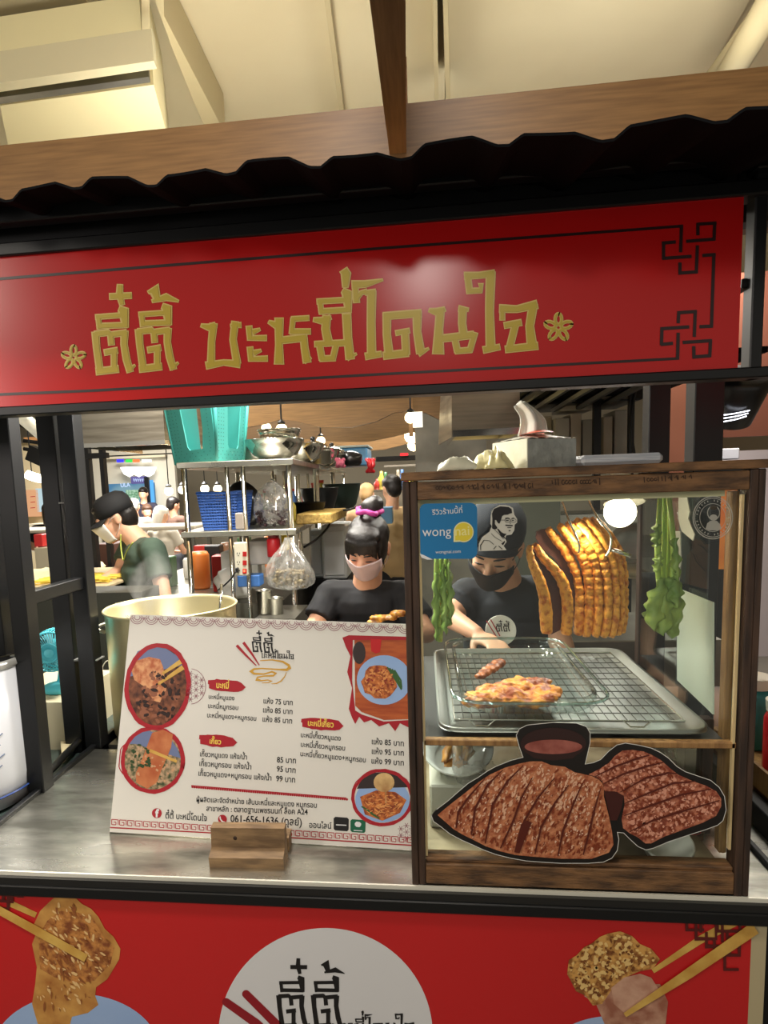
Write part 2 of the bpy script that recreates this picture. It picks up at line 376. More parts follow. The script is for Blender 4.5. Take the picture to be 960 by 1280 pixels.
WORD2B = zz(zb, 2.743, [([(34, 218), (60, 222), (90, 210)], [10, 20, 12]), ([(78, 206), (74, 250), (84, 300)], [24, 24, 26]), ([(38, 302), (112, 298)], 16), ([(52, 298), (62, 354)], 18), ([(56, 352), (106, 350)], 16), ([(112, 296), (98, 354)], 16), ([(104, 300), (152, 296)], 18), ([(146, 200), (150, 280), (158, 352)], [26, 24, 26]), ([(150, 350), (178, 336)], [14, 3]),
        ([(46, 156), (150, 150)], 15), ([(54, 150), (60, 196)], 14), ([(54, 190), (160, 184)], 16), ([(134, 118), (148, 126), (152, 188)], [14, 22, 16]), ([(136, 48), (144, 60), (142, 106)], [26, 26, 16]),
        ([(166, 98), (210, 96), (268, 82)], [24, 20, 3]), ([(174, 92), (180, 158)], [16, 18]), ([(176, 152), (196, 126), (214, 122)], [14, 12, 14]), ([(212, 126), (244, 122)], 14), ([(232, 122), (230, 230), (232, 344)], [26, 24, 26]), ([(212, 344), (264, 336)], [20, 16]),
        ([(274, 206), (400, 196)], 22), ([(284, 198), (284, 270), (292, 342)], [24, 22, 26]), ([(388, 190), (388, 260), (400, 332)], [26, 22, 26]), ([(394, 334), (426, 318)], [18, 3]), ([(274, 342), (356, 332)], 22), ([(316, 264), (360, 256)], 14), ([(346, 256), (350, 336)], 22),
        ([(430, 186), (452, 192), (482, 182)], [8, 20, 12]), ([(468, 182), (462, 250), (460, 334)], [24, 24, 36]), ([(464, 284), (580, 270)], 22), ([(532, 180), (562, 184)], [18, 8]), ([(544, 178), (542, 230), (548, 278)], [24, 22, 24]), ([(516, 276), (526, 328)], 18), ([(520, 326), (572, 322)], 16), ([(586, 264), (568, 326)], 16),
        ([(552, 68), (600, 66), (652, 60)], [22, 18, 22]), ([(560, 62), (568, 126)], 18), ([(560, 120), (606, 118), (606, 96)], [16, 14, 14]), ([(640, 56), (636, 190), (640, 322)], [28, 24, 28]), ([(616, 322), (670, 312)], [20, 16]),
        ([(672, 180), (730, 182), (798, 166)], [24, 20, 26]), ([(680, 176), (680, 218)], 14), ([(786, 166), (774, 240), (782, 312)], [26, 24, 30]), ([(692, 320), (800, 308)], [20, 22]), ([(688, 238), (744, 228)], 18), ([(726, 230), (704, 318)], 20)])
WORD2 = WORD2A + WORD2B
def word(mb, pl, W, tr, sx, off=.0006, mi=0, extra=0.0):
    for p, ww in W:
        q = [tr(*a) for a in p]
        ws = [x * sx + extra for x in (ww if isinstance(ww, list) else [ww] * len(p))]
        if extra:  # lengthen the ends a little so that the edge shows there as well
            a, b_ = Vector(q[0]), Vector(q[1]); q[0] = tuple(a + (a - b_).normalized() * extra / 2)
            a, b_ = Vector(q[-1]), Vector(q[-2]); q[-1] = tuple(a + (a - b_).normalized() * extra / 2)
        mb.stroke(pl, q, ws, off, mi)

# ================================================================== THE SETTING
FL = mat('grey floor tiles', (120, 114, 104), .35, rgb2=(100, 96, 88), nscale=2)
CLZ = 3.35
struct(MB().box((-12, -3, -.1), (7, 16, 0)), 'floor', FL)
struct(MB().box((-12, 15.9, 0), (7, 16, 4.2)), 'wall_back', mat('pale back wall', (196, 186, 164), .8))
struct(MB().box((-12.1, -3, 0), (-12, 16, 4.2)), 'wall_left', mat('pale side wall', (200, 188, 160), .8))
struct(MB().box((7, -3, 0), (7.1, 16, 4.2)), 'wall_right', mat('warm side wall', (168, 150, 124), .8))
struct(MB().box((-12, -3, CLZ + .065), (7, 16, CLZ + .15)), 'ceiling', CREAM)
# ceiling panels between the beams, with the joints as gaps
def ceil_poly(pts, z, d, name, m):
    p = [atz(u, v, z) for u, v in pts]
    return struct(MB().solid(p, (0, 0, d)), name, m)
ceil_poly([(375, -260), (400, -10), (434, 170), (560, 170), (560, -260)], CLZ, .05, 'trim_1', CREAM)
ceil_poly([(556, -300), (556, 200), (875, 110), (940, -5), (1100, -300)], CLZ, .05, 'trim_2', CREAM)
ceil_poly([(-200, -260), (-200, 120), (0, 105), (90, 88), (168, 78), (152, 45), (107, 0), (40, -90), (-40, -260)], CLZ - .02, .05, 'trim_3', CREAM)
ceil_poly([(182, -260), (190, -10), (215, 60), (262, 175), (282, 168), (205, 20), (200, -260)], CLZ - .12, .18, 'trim_4', CREAM2)
ceil_poly([(398, -260), (404, -10), (428, 170), (434, 170), (411, -10), (405, -260)], CLZ - .03, .02, 'trim_5', CREAM2)
ceil_poly([(176, -60), (178, 78), (188, 78), (186, -60)], CLZ - .2, .26, 'trim_6', CREAM2)
ceil_poly([(540, -60), (543, 125), (548, 125), (546, -60)], CLZ - .15, .21, 'trim_7', CREAM2)
ceil_poly([(552, -60), (557, 125), (563, 125), (558, -60)], CLZ - .15, .21, 'trim_8', CREAM2)
# air handling unit, upper left
t = thing('air_conditioner', 'cream ceiling air conditioner box with a slatted silver outlet at the upper left', 'air conditioner', (-1.6, 1.6, 3.0))
MB().solid([atz(0, 132, 3.0), atz(192, 106, 3.0), atz(208, 165, 3.0), atz(215, 230, 3.0), atz(20, 230, 3.0)], (0, 0, .3)).build('casing', mat('cream casing', (236, 226, 180), .6), t)
MB().solid([atz(-60, 112, 2.98), atz(192, 76, 2.98), atz(196, 86, 2.98), atz(-60, 124, 2.98)], (0, 0, .1)).build('outlet_frame', mat('cream outlet frame', (206, 198, 164), .5), t)
MB().solid([atz(-60, 130, 2.985), atz(186, 96, 2.985), atz(188, 103, 2.985), atz(-60, 139, 2.985)], (0, 0, .05)).build('outlet_slat', STEEL_D, t)
# pipe at the upper right
t = thing('ceiling_pipe', 'cream painted pipe running under the ceiling at the upper right corner', 'pipe', (1.7, 1.5, 3.1))
MB().tube([atz(905, 105, 3.05), atz(990, -40, 3.05)], .05, 12).build('pipe', CREAM2, t, True)
MB().tube([atz(875, 112, 3.15), atz(1000, -60, 3.15)], .02, 10).build('cable_tray', CREAM2, t, True)
# ceiling spot lamps on black and wooden members beyond the stall
WOOD_BAF = mat('darker laminate baffle', (128, 96, 56), .5, rgb2=(106, 78, 44), nscale=5, stretch=(1.2, 6, 22))
def wavebeam(name, pts_top, low, th, Y, label, grp):
    a = [aty(u, v, Y) for u, v in pts_top]; b_ = [aty(u, v, Y) for u, v in low]
    o = MB().solid(a + b_[::-1], (0, th, 0)).build(name, WOOD_BAF); tag(o, label, 'beam', grp)
    for q in (a[0].lerp(a[-1], .2), a[0].lerp(a[-1], .8)): MB().tube([q + Vector((0, th / 2, -.02)), Vector((q.x, q.y + th / 2, 3.43))], .006, 6).build('hanger_rod', BLACK, o)
    return o
o = MB().box((-1.6, .80, 2.18), (1.7, .86, 2.565)).build('wooden_beam', WOOD_BEAM); tag(o, 'long wood laminate beam running above the black stall roof', 'beam')
fz = 2.44
fin = MB(); Yn = -.9
q0 = aty(487, 193, .8); q1 = aty(508, 191, .8); fz = q0.z; q2 = atz(507, 0, fz); q3 = atz(462, 0, fz)
k_ = (Yn - .8) / (q2.y - .8); A = [Vector((q0.x, .8, fz)), Vector((q1.x, .8, fz)), Vector((q1.x + (q2.x - q1.x) * k_, Yn, fz)), Vector((q0.x + (q3.x - q0.x) * k_, Yn, fz))]
fin.solid(A, (0, 0, .42))
o = fin.build('wooden_fin', WOOD_FIN); tag(o, 'glossy wooden fin hanging overhead and meeting the long beam at a right angle', 'beam')
o = MB().box((-.045, .865, 2.3), (-.02, .9, 2.72)).build('wooden_strip', WOOD_BEAM); tag(o, 'narrow wooden strip just behind the right side of the overhead fin', 'beam')
def arch(u0, u1, v0, v1, amp, n, ph):
    return [(u0 + (u1 - u0) * i / n, v0 + (v1 - v0) * i / n - amp * math.sin(ph + PI * 2 * i / n)) for i in range(n + 1)]
wavebeam('wavy_wooden_baffle', [(290, 480), (620, 450)], [(290, 538), (330, 530), (352, 524), (372, 527), (400, 534), (440, 534), (470, 527), (492, 516), (512, 513), (532, 516), (560, 530), (620, 545)], .04, 3.2, 'nearest wavy wooden ceiling baffle seen through the stall', 'wavy wooden baffles')
wavebeam('wavy_wooden_baffle', [(290, 505), (600, 500)], [(290, 552), (330, 548), (352, 542), (380, 548), (420, 552), (460, 552), (490, 546), (515, 540), (545, 546), (600, 550)], .04, 4.4, 'second wavy wooden ceiling baffle seen through the stall', 'wavy wooden baffles')
wavebeam('wavy_wooden_baffle', [(380, 530), (600, 530)], [(380, 562), (430, 565), (480, 562), (512, 554), (545, 560), (600, 566)], .04, 5.6, 'farthest wavy wooden ceiling baffle seen through the stall', 'wavy wooden baffles')
q_ = aty(514, 545, 3.1); o = MB().box((q_.x - .012, 3.1, q_.z), (q_.x + .012, 3.15, 3.43)).build('wooden_hanger', WOOD_BEAM); tag(o, 'upright wooden hanger crossing the wavy ceiling baffles', 'beam')
# concrete column
a = aty(519, 560, 3.6); b_ = aty(563, 560, 3.6)
struct(MB().box((a.x, 3.6, 0), (b_.x + .25, 4.05, CLZ + .06)), 'wall_column', CONC)

# ================================================================== BLACK STEEL STALL
stall = thing('stall_frame', 'black painted steel frame of the noodle stall with its corrugated roof sheet', 'stall', (-.2, 0, 0))
def beam(name, a, b_, m=BLACK, bev=.002): return MB().box(a, b_, bev=bev).build(name, m, stall)
zt = lambda u, v, Y: aty(u, v, Y).z
beam('top_tube', (-1.6, -.05, 1.994), (.72, -.024, 2.019))
beam('added_gap_backing', (-1.55, .010, 1.7065), (.486, .014, 2.05)); beam('added_gap_backing', (.487, .014, 1.979), (.66, .018, 2.05))  # added black plates: stand in for the gap's shade, block the sign's red bounce
beam('sign_tube', (-1.5, -.012, 1.957), (.62, .03, 1.978))
beam('sign_tube_lower', (-1.5, -.012, 1.690), (.64, .025, 1.706))
beam('sign_tube_inner', (-1.6, .20, 1.99), (.75, .24, 2.03))
# corrugated roof sheet: seen from its front lip
rs = MB(); nx = 150
e0 = aty(0, 247, -.14); e1 = aty(952, 150, -.28)
def prof(x):
    p = (x / .118) % 1.0
    return 0.0 if p < .12 else ((p - .12) / .14 if p < .26 else (1.0 if p < .76 else (1 - (p - .76) / .24)))
def rf(a, b_):
    f = -.35 + 1.75 * a; e = e0.lerp(e1, f)
    bk = Vector((e.x, .62, 2.13)); q = e.lerp(bk, b_)
    return q + Vector((0, 0, .012 * prof(e.x + .02) + .004 * math.sin(e.x * 23)))
top = [[rf(i / 400, j / 6) for i in range(401)] for j in range(7)]
vs = [p for r_ in top for p in r_] + [p - Vector((0, 0, .0035)) for r_ in top for p in r_]
n1 = 401; off7 = 401 * 7; fs = []
for j in range(6):
    for i in range(400):
        q = (j * n1 + i, j * n1 + i + 1, (j + 1) * n1 + i + 1, (j + 1) * n1 + i); fs.append(q); fs.append(tuple(x + off7 for x in q[::-1]))
for i in range(400): fs.append((i, off7 + i, off7 + i + 1, i + 1))
rs.add(vs, fs); rs.build('roof_sheet', BLACK2, stall)
beam('roof_rafter', (.50, -.02, 1.99), (.53, .6, 2.02)); beam('roof_rafter', (-1.1, -.06, 1.99), (-1.07, .6, 2.02))
# uprights of the left side
beam('post', (-.985, .315, .82), (-.942, .36, 1.99)); beam('post', (-.982, .587, .82), (-.935, .635, 1.99))
beam('post', (-1.052, .60, .0), (-1.0, .645, 1.99)); beam('post', (-1.066, .33, .0), (-1.018, .375, 1.99))
beam('side_rail', (-.975, .34, 1.285), (-.945, .60, 1.318)); beam('counter_rail', (-.965, -.02, .800), (-.950, 1.2, .832))
o = MB().box((-1.001, .598, 1.075), (-.93, .64, 1.079)).build('wire_tie', mat('grey wire tie', (150, 150, 146), .5), stall); L(o, 'light cable tie around the rear left post')
o = MB().box((-1.004, .598, 1.523), (-.99, .60, 1.527)).build('wire_tie', mat('grey wire tie', (150, 150, 146), .5), stall)
# uprights of the right side
for ua, ub, y_ in ((811, 838, .62), (868, 905, .34)): beam('post', (aty(ua, 530, y_).x, y_, .80), (aty(ub, 530, y_).x, y_ + .05, 2.0))
beam('post', (aty(941, 350, .0).x, .0, 1.69), (aty(957, 350, 0).x, .03, 2.0))
beam('counter_rail', (.612, .01, .80), (.624, 1.2, .832)); beam('counter_rail', (.66, .01, .80), (.69, 1.2, .87))
beam('sign_end_tube', (.50, .016, 1.83), (.515, .4, 1.845)); beam('sign_tube_lower', (.641, -.012, 1.690), (.95, .025, 1.706))
# ================================================================== RED SIGN
signP = Plane((0, -.004, 0), (0, -1, 0))
p0 = aty(928, 248, -.004); p1 = aty(920, 462.5, -.004)
sign = thing('shop_sign', 'red shop sign with gold lettering and knotted dark border above the serving window', 'sign', (-.2, 0, 1.83))
MB().box((-1.35, -.004, 1.7055), (.489, .006, 1.9575)).build('sign_panel', RED, sign)
bd = MB()
bd.stroke(signP, [(-60, 353), (0, 348.5), (160, 335.5), (480, 310), (800, 286.5), (853, 282.5)], 3.6)
bd.stroke(signP, [(-60, 496), (0, 493), (120, 488.0), (480, 467.5), (849, 448)], 3.4)
def zk(x, y): return (810 + x / 6.092, 260 + y / 6.095)
for pts in ([(240, 140), (268, 138)], [(255, 128), (248, 338)], [(212, 258), (106, 268)], [(118, 262), (118, 392)], [(108, 384), (332, 368)], [(380, 208), (380, 112)], [(370, 124), (522, 114)], [(508, 108), (503, 246)], [(514, 236), (290, 254)],
            [(376, 284), (368, 496)], [(378, 486), (230, 496)], [(243, 504), (243, 415)], [(414, 362), (516, 354)], [(502, 350), (483, 908)], [(494, 900), (392, 904)], [(230, 878), (234, 785)], [(224, 798), (372, 788)], [(360, 782), (352, 982)],
            [(314, 905), (94, 920)], [(106, 912), (102, 1045)], [(96, 1040), (190, 1030)], [(230, 950), (225, 1150)], [(264, 1024), (488, 1010)], [(476, 1004), (470, 1132)], [(480, 1124), (338, 1136)], [(350, 1142), (348, 1052)]):
    bd.stroke(signP, [zk(*q) for q in pts], 4.2)
bd.build('border_print', MAROON, sign, recalc=False)
ident = lambda x, y: (x, y)
def flower(mb, pl, cx, cy, r, w_, off, rot=0):
    for k in range(5):
        a = rot + 2 * PI * k / 5 - PI / 2
        e = ell2(cx + math.cos(a) * r * .62, cy + math.sin(a) * r * .62, r * .40, r * .24, 14, a)
        mb.stroke(pl, e + e[:2], w_, off)
def letters(idx, W):
    WW = [W[i] for i in idx]
    mb = MB(); word(mb, signP, WW, ident, 1, .0008, 0, 2.6)
    word(mb, signP, WW, ident, .92, .0016, 1); mb.build('gold_letter', [GOLDL, GOLD], sign, recalc=False)
letters(list(range(13)), WORD1); letters(list(range(13, 26)), WORD1); letters([26, 27], WORD1); letters([28, 29], WORD1)
letters(range(0, 5), WORD2); letters(range(5, 11), WORD2); letters(range(11, 19), WORD2)
nA = len(WORD2A)
letters(range(nA, nA + 9), WORD2); letters(range(nA + 9, nA + 13), WORD2); letters([nA + 13], WORD2); letters(range(nA + 14, nA + 19), WORD2); letters(range(nA + 19, nA + 26), WORD2); letters(range(nA + 26, nA + 34), WORD2); letters(range(nA + 34, nA + 39), WORD2); letters(range(nA + 39, len(WORD2)), WORD2)
for cx, cy, r, a_, b2 in ((92, 447, 14.5, 3.8, 1.8), (698, 409.5, 17, 4.4, 2.2)):
    mb = MB(); flower(mb, signP, cx, cy, r, a_, .0008); mb.m = [0] * len(mb.f); n_ = len(mb.f); flower(mb, signP, cx, cy, r, b2, .0016)
    for i in range(n_, len(mb.f)): mb.m[i] = 1
    L(mb.build('star_flower', [GOLDL, GOLD], sign, recalc=False), 'small outlined gold star flower')
# neighbour's sign edge at the far right
o = MB().box((.655, -.004, 1.70), (.95, .006, 1.9)).build('neighbour_sign', RED); tag(o, 'edge of another red sign panel at the far right of the frame', 'sign')
# the small lamp in front whose glare shows on the sign




# ================================================================== COUNTER
ZC = .821
cnt = thing('steel_counter', 'stainless steel serving counter with black edge strip and red printed front', 'counter', (-.2, .3, 0))
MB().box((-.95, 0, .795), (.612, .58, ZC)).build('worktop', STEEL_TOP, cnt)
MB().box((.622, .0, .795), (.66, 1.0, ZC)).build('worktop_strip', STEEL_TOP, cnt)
MB().box((-1.5, -.004, .8145), (.95, 0, .8222)).build('bright_edge', mat('bright aluminium edge', (238, 235, 220), .3, .2), cnt)
MB().box((-1.5, -.012, .800), (.95, -.004, .8145)).build('edge_strip', mat('dark strip', (30, 30, 30), .3), cnt)
MB().box((-1.5, -.016, .778), (.95, .0, .800), bev=.002).build('edge_strip_lower', BLACK, cnt)
MB().box((-1.5, -.0135, .7965), (.95, -.0125, .7985)).build('edge_highlight', mat('thin bright line', (190, 186, 175), .3, .8), cnt)
bP = Plane((0, -.004, 0), (0, -1, 0))
xr = aty(938, 1200, -.004).x; xr2 = aty(957, 1200, -.004).x
MB().box((-1.5, -.004, .1), (xr, .01, .778)).build('front_panel', RED2, cnt)
MB().box((xr, -.004, .1), (xr2, .01, .778)).build('front_corner_trim', mat('beige trim', (190, 176, 140), .5), cnt)
MB().box((xr2, .02, .1), (1.3, .05, .778)).build('side_panel', BLACK, cnt)
MB().box((-.95, .58, .1), (.6, .6, .795)).build('back_panel', STEEL_D, cnt)
def zl(x, y): return (x / 2, 1080 + y / 2)
def zr(x, y): return (480 + x / 2, 1080 + y / 2)
WHT = mat('printed white', (226, 226, 228), .45)
PLATE = mat('printed blue white', (140, 172, 222), .45, rgb2=(176, 200, 236), nscale=2)
mb = MB(); mb.pp(bP, ell2(407, 1294.5, 134, 134.5, 96)); L(mb.build('round_logo_print', WHT, cnt, recalc=False), 'white round logo patch')
for e_ in ((95, 1318, 106, 76, 64), (765, 1324, 84, 54, 64)): mb = MB(); mb.pp(bP, ell2(*e_)); L(mb.build('plate_print', PLATE, cnt, recalc=False), 'printed pale blue plate')
# logo letters
BX = lambda x, y: (346.5 + (x - 117) * .80, 1197 + (y + .055 * (x - 117) - 357) * .80 * (1 - 0))
mb = MB(); word(mb, bP, WORD1, BX, .82, .0012)
B2 = lambda x, y: (406 + (x - 257) * .27, 1262 + (y + .055 * (x - 257) - 340) * .27)
word(mb, bP, WORD2, B2, .3, .0012)
mb.build('logo_lettering', PBLK, cnt, recalc=False)
mb = MB(); mb.stroke(bP, [zl(565, 345), zl(640, 398), zl(780, 520)], [10, 11, 6], .0012); mb.stroke(bP, [zl(615, 325), zl(690, 400), zl(800, 520)], [10, 11, 6], .0012)
for a in ((565, 345), (615, 325)): mb.pp(bP, ell2(*zl(*a), 5, 5, 12), .0012)
mb.build('logo_chopsticks', mat('printed dark red', (150, 22, 36), .45), cnt, recalc=False)
DUMP = mat('printed dumpling', (206, 140, 72), .5, rgb2=(136, 74, 38), nscale=60, sharp=(.4, .62), detail=6, bump=.3)
DUMPY = mat('printed dumpling wrapper', (214, 160, 84), .5, rgb2=(170, 106, 48), nscale=22, sharp=(.35, .7), detail=5)
GRISK = mat('printed crackling', (218, 164, 88), .5, rgb2=(140, 84, 38), nscale=80, sharp=(.42, .60), detail=6)
MEATP = mat('printed pork', (206, 158, 132), .5, rgb2=(160, 100, 78), nscale=34)
STK = mat('printed chopstick', (226, 186, 96), .5, rgb2=(200, 150, 66), nscale=20)
mb = MB(); mb.pp(bP, [zl(*q) for q in [(100, 118), (122, 96), (140, 80), (162, 74), (188, 84), (205, 100), (228, 112), (246, 132), (262, 162), (284, 182), (301, 212), (298, 238), (284, 262), (268, 288), (240, 308), (238, 330), (246, 352), (220, 372), (180, 382), (170, 420), (100, 420), (80, 350), (88, 300), (92, 258), (80, 200), (88, 180), (84, 152)]], .0009)
mb.build('dumpling_print', DUMPY, cnt, recalc=False)
mb = MB(); mb.pp(bP, [zl(*q) for q in [(96, 180), (118, 142), (150, 118), (190, 120), (232, 134), (258, 180), (286, 210), (276, 250), (236, 292), (190, 300), (140, 285), (100, 262)]], .0011)
mb.build('dumpling_filling_print', DUMP, cnt, recalc=False)
PD = [zl(*q) for q in [(96, 180), (118, 142), (140, 90), (175, 84), (205, 104), (240, 134), (262, 180), (290, 212), (276, 250), (240, 300), (236, 345), (170, 372), (110, 380), (90, 340), (100, 262)]]
speckle('dumpling_highlights', bP, PD, 90, 1.5, 6, mat('printed pale wrapper', (236, 196, 134), .5), cnt, .0015, 3, .35, .9, .6); speckle('dumpling_folds', bP, PD, 80, 2, 7, mat('printed brown fold', (150, 88, 44), .5), cnt, .0021, 4, .22, .9, .7)
mb = MB(); mb.pp(bP, [zr(*q) for q in [(500, 330), (560, 300), (690, 300), (710, 345), (702, 420), (560, 420), (530, 350)]], .0009)
mb.build('pork_print', MEATP, cnt, recalc=False)
mb = MB(); mb.pp(bP, [zr(*q) for q in [(458, 275), (462, 240), (482, 228), (500, 208), (520, 198), (540, 182), (560, 174), (590, 168), (620, 180), (640, 200), (668, 212), (690, 238), (672, 262), (640, 268), (600, 285), (572, 310), (545, 350), (522, 354), (505, 330), (480, 318)]], .0011)
mb.build('crackling_print', GRISK, cnt, recalc=False)
PG = [zr(*q) for q in [(462, 240), (500, 208), (560, 176), (590, 170), (620, 182), (640, 202), (668, 214), (686, 238), (640, 264), (600, 281), (570, 306), (545, 344), (522, 350), (505, 326), (480, 314), (460, 275)]]
speckle('crackling_bubbles', bP, PG, 150, 1.6, 4, mat('printed light crackling', (238, 200, 128), .5), cnt, .0013, 1, .8, 0, 3); speckle('crackling_pits', bP, PG, 110, 1.2, 3, mat('printed dark crackling', (120, 70, 30), .5), cnt, .0019, 2, .6, 0, 3)
mb = MB(); mb.pp(bP, [zr(*q) for q in [(568, 310), (600, 284), (640, 274), (668, 284), (690, 318), (660, 345), (600, 372), (575, 350)]], .0012); mb.build('pork_face_print', mat('printed pale pork', (216, 172, 146), .5, rgb2=(186, 132, 108), nscale=30), cnt, recalc=False)
for p_, w_, o_ in (([zl(-20, 106), zl(100, 172), zl(215, 236)], [10, 11, 10], .0034), ([zl(20, 96), zl(90, 128)], [8, 7], .0007), ([zr(602, 378), zr(760, 275), zr(928, 160)], [6, 13, 16], .0034), ([zr(672, 268), zr(790, 190), zr(918, 122)], [6, 10, 13], .0007)):
    mb = MB(); mb.stroke(bP, p_, w_, o_); mb.build('chopstick_print', STK, cnt, recalc=False)
mb = MB()
def lat(pts, f=zr): mb.stroke(bP, [f(*q) for q in pts], 3.6, .0018)
for pts in ([(720, 115), (722, 142), (760, 142)], [(738, 112), (738, 130), (772, 130)], [(757, 120), (757, 165), (800, 165)], [(772, 118), (800, 150), (800, 120), (832, 120)], [(780, 150), (780, 187), (830, 187), (830, 150)], [(792, 130), (792, 172)],
            [(832, 118), (890, 118), (890, 168), (834, 168), (834, 118)], [(806, 170), (806, 206), (858, 206), (858, 172)], [(826, 190), (826, 226), (862, 226)], [(846, 150), (846, 196)], [(858, 184), (888, 184), (888, 228), (840, 228), (840, 206)], [(852, 226), (852, 264), (887, 264)], [(864, 196), (864, 232)]): lat(pts)
mb.build('lattice_print', mat('printed brown lattice', (92, 24, 22), .45), cnt, recalc=False); mb = MB()
for pts in ([(-10, 56), (58, 60), (56, 80), (30, 78)], [(30, 60), (30, 95), (0, 92)], [(46, 62), (46, 84)], [(0, 76), (22, 78), (20, 112), (-10, 110)], [(8, 62), (8, 96)]): lat(pts, zl)
mb.build('lattice_print', mat('printed brown lattice', (92, 24, 22), .45), cnt, recalc=False)

# ================================================================== MENU BOARD
A = atz(137, 1040, ZC + .002); B = atz(517, 1063, ZC + .002)
ex = (B - A).normalized()
lo, hi = .4, 2.4                      # lean so that the left edge stands square on the foot
d = ray(163, 768); f = lambda k: (CAMP + d * k - A).dot(ex)
k = (A - CAMP).dot(ex) / d.dot(ex); TL = CAMP + d * k
up = (TL - A)

if abs(up.y) > up.z * .6 or up.y < -.02 or True:
    # fixed lean of 14 degrees instead
    nrm = Vector((ex.y, -ex.x, 0)).normalized(); lean = math.radians(12)
    uph = Vector((0, 0, 1)) * math.cos(lean) - nrm * math.sin(lean) * 1.0
    mP = Plane(A, ex.cross(uph))
menu = thing('menu_board', 'white printed noodle menu card leaning behind the wooden block on the counter', 'menu', tuple(A.lerp(B, .5)))
mc = [mP.hit(137, 1040), mP.hit(520, 1063.3), mP.hit(512, 780), mP.hit(163, 768)]
MB().solid(mc, -mP.n * .004).build('card', PAPER, menu)
def z5(x, y): return (260 + x / 6, 760 + y / 6)
def z6(x, y): return (240 + x / 6.857, 840 + y / 6.857)
def z7(x, y): return (360 + x / 6, 880 + y / 6)
def z8(x, y): return (180 + x / 2.824, 980 + y / 2.824)
def zm(x, y): return (130 + x / 2.4, 730 + y / 2.4)
def zn(x, y): return (130 + x / 2.4, 880 + y / 2.4)
mb = MB()
for s, a, b_, z in [("บะหมี่หมูแดง", (142, 228), (362, 243), z6), ("บะหมี่หมูกรอบ", (136, 308), (395, 326), z6), ("บะหมี่หมูแดง+หมูกรอบ", (128, 388), (550, 418), z6),
    ("แห้ง 75 บาท", (612, 268), (862, 284), z6), ("แห้ง 85 บาท", (608, 345), (860, 362), z6), ("แห้ง 85 บาท", (604, 424), (857, 442), z6),
    ("เกี๊ยวหมูแดง แห้ง/น้ำ", (68, 722), (470, 750), z6), ("เกี๊ยวหมูกรอบ แห้ง/น้ำ", (62, 804), (508, 835), z6), ("เกี๊ยวหมูแดง+หมูกรอบ แห้ง/น้ำ", (55, 888), (680, 930), z6),
    ("85 บาท", (727, 774), (890, 783), z6), ("95 บาท", (725, 852), (887, 866), z6), ("99 บาท", (720, 935), (883, 948), z6),
    ("บะหมี่เกี๊ยวหมูแดง", (95, 248), (395, 275), z7), ("บะหมี่เกี๊ยวหมูกรอบ", (95, 320), (427, 350), z7), ("บะหมี่เกี๊ยวหมูแดง+หมูกรอบ", (92, 390), (582, 438), z7),
    ("แห้ง 85 บาท", (628, 300), (868, 316), z7), ("แห้ง 95 บาท", (628, 373), (868, 388), z7), ("แห้ง 99 บาท", (626, 446), (868, 462), z7),
    ("ผู้ผลิตและจัดจำหน่าย เส้นบะหมี่และหมูแดง หมูกรอบ", (185, 62), (610, 84), z8), ("สาขาหลัก : ตลาดฐานเพชรนนท์ ล็อค A24", (220, 95), (578, 108), z8),
    ("ตี๋ตี้ บะหมี่โดนใจ", (75, 121), (222, 131), z8), ("061-656-1636 (ดุลย์)", (305, 134), (557, 147), z8), ("ออนไลน์", (583, 154), (662, 158), z8)]:
    mb = MB(); text(mb, mP, s, z(*a), z(*b_), .0008, hs=1.12, bold=.014); mb.build('menu_line', PBLK, menu, recalc=False)
mb = MB()
LB = lambda x, y: (315 + (x - 117) * .265, 787 + (y + .14 * (x - 117) - 357) * .25)
word(mb, mP, WORD1, LB, .28, .0008); mb.build('logo_lettering', PBLK, menu, recalc=False); mb = MB()
LC = lambda x, y: (327 + (x - 257) * .097, 808 + (y + .1 * (x - 257) - 325) * .105)
word(mb, mP, WORD2, LC, .13, .0008)
mb.build('logo_lettering', PBLK, menu, recalc=False)
mb = MB()
for c in ((283, 857), (272, 926), (402, 905)):
    W_ = 26 if c[0] < 400 else 29
    pts = []
    for i in range(11): x = -1 + 2 * i / 10; pts.append((c[0] - 2 + x * W_ * (.82 if i in (0, 2) else 1), c[1] + .07 * x * W_ - 7.5 * math.sqrt(max(0, 1 - abs(x) ** 3.2)) + random.uniform(-.6, .6)))
    for i in range(11): x = 1 - 2 * i / 10; pts.append((c[0] - 2 + x * W_ * (.8 if i in (8, 10) else 1) + 1, c[1] + .07 * x * W_ + 7.5 * math.sqrt(max(0, 1 - abs(x) ** 3.2)) + random.uniform(-.6, .6)))
    mb.pp(mP, pts, .0006)
mb.stroke(mP, [z5(215, 280), z5(290, 360), z5(362, 432)], [3.6, 2.6, 1.2], .0006); mb.stroke(mP, [z5(265, 258), z5(330, 345), z5(385, 430)], [3.6, 2.6, 1.2], .0006)
for i in range(72):   # scalloped red line
    u = 240.5 + i * 2.72; v = 983.2 + i * .218
    mb.pp(mP, ell2(u, v + .6, 1.5, 1.5, 6), .0006)
mb.stroke(mP, [(239, 982), (433, 997.6)], 1.3, .0006)
def circ(c, r, w_, a0=0, a1=2 * PI, n=24, off=.0006): e = ell2(c[0], c[1], r, r, n, 0, a0, a1); mb.stroke(mP, e + (e[:2] if a1 - a0 > 6.2 else []), w_, off)
for c, r in (((196, 1016.5), 6.2), ((278, 1024), 5.6)): mb.pp(mP, ell2(*c, r, r, 18), .0006)
mb.stroke(mP, [(137.5, 1034.4), (300, 1043), (520, 1057)], 1.5, .0006)
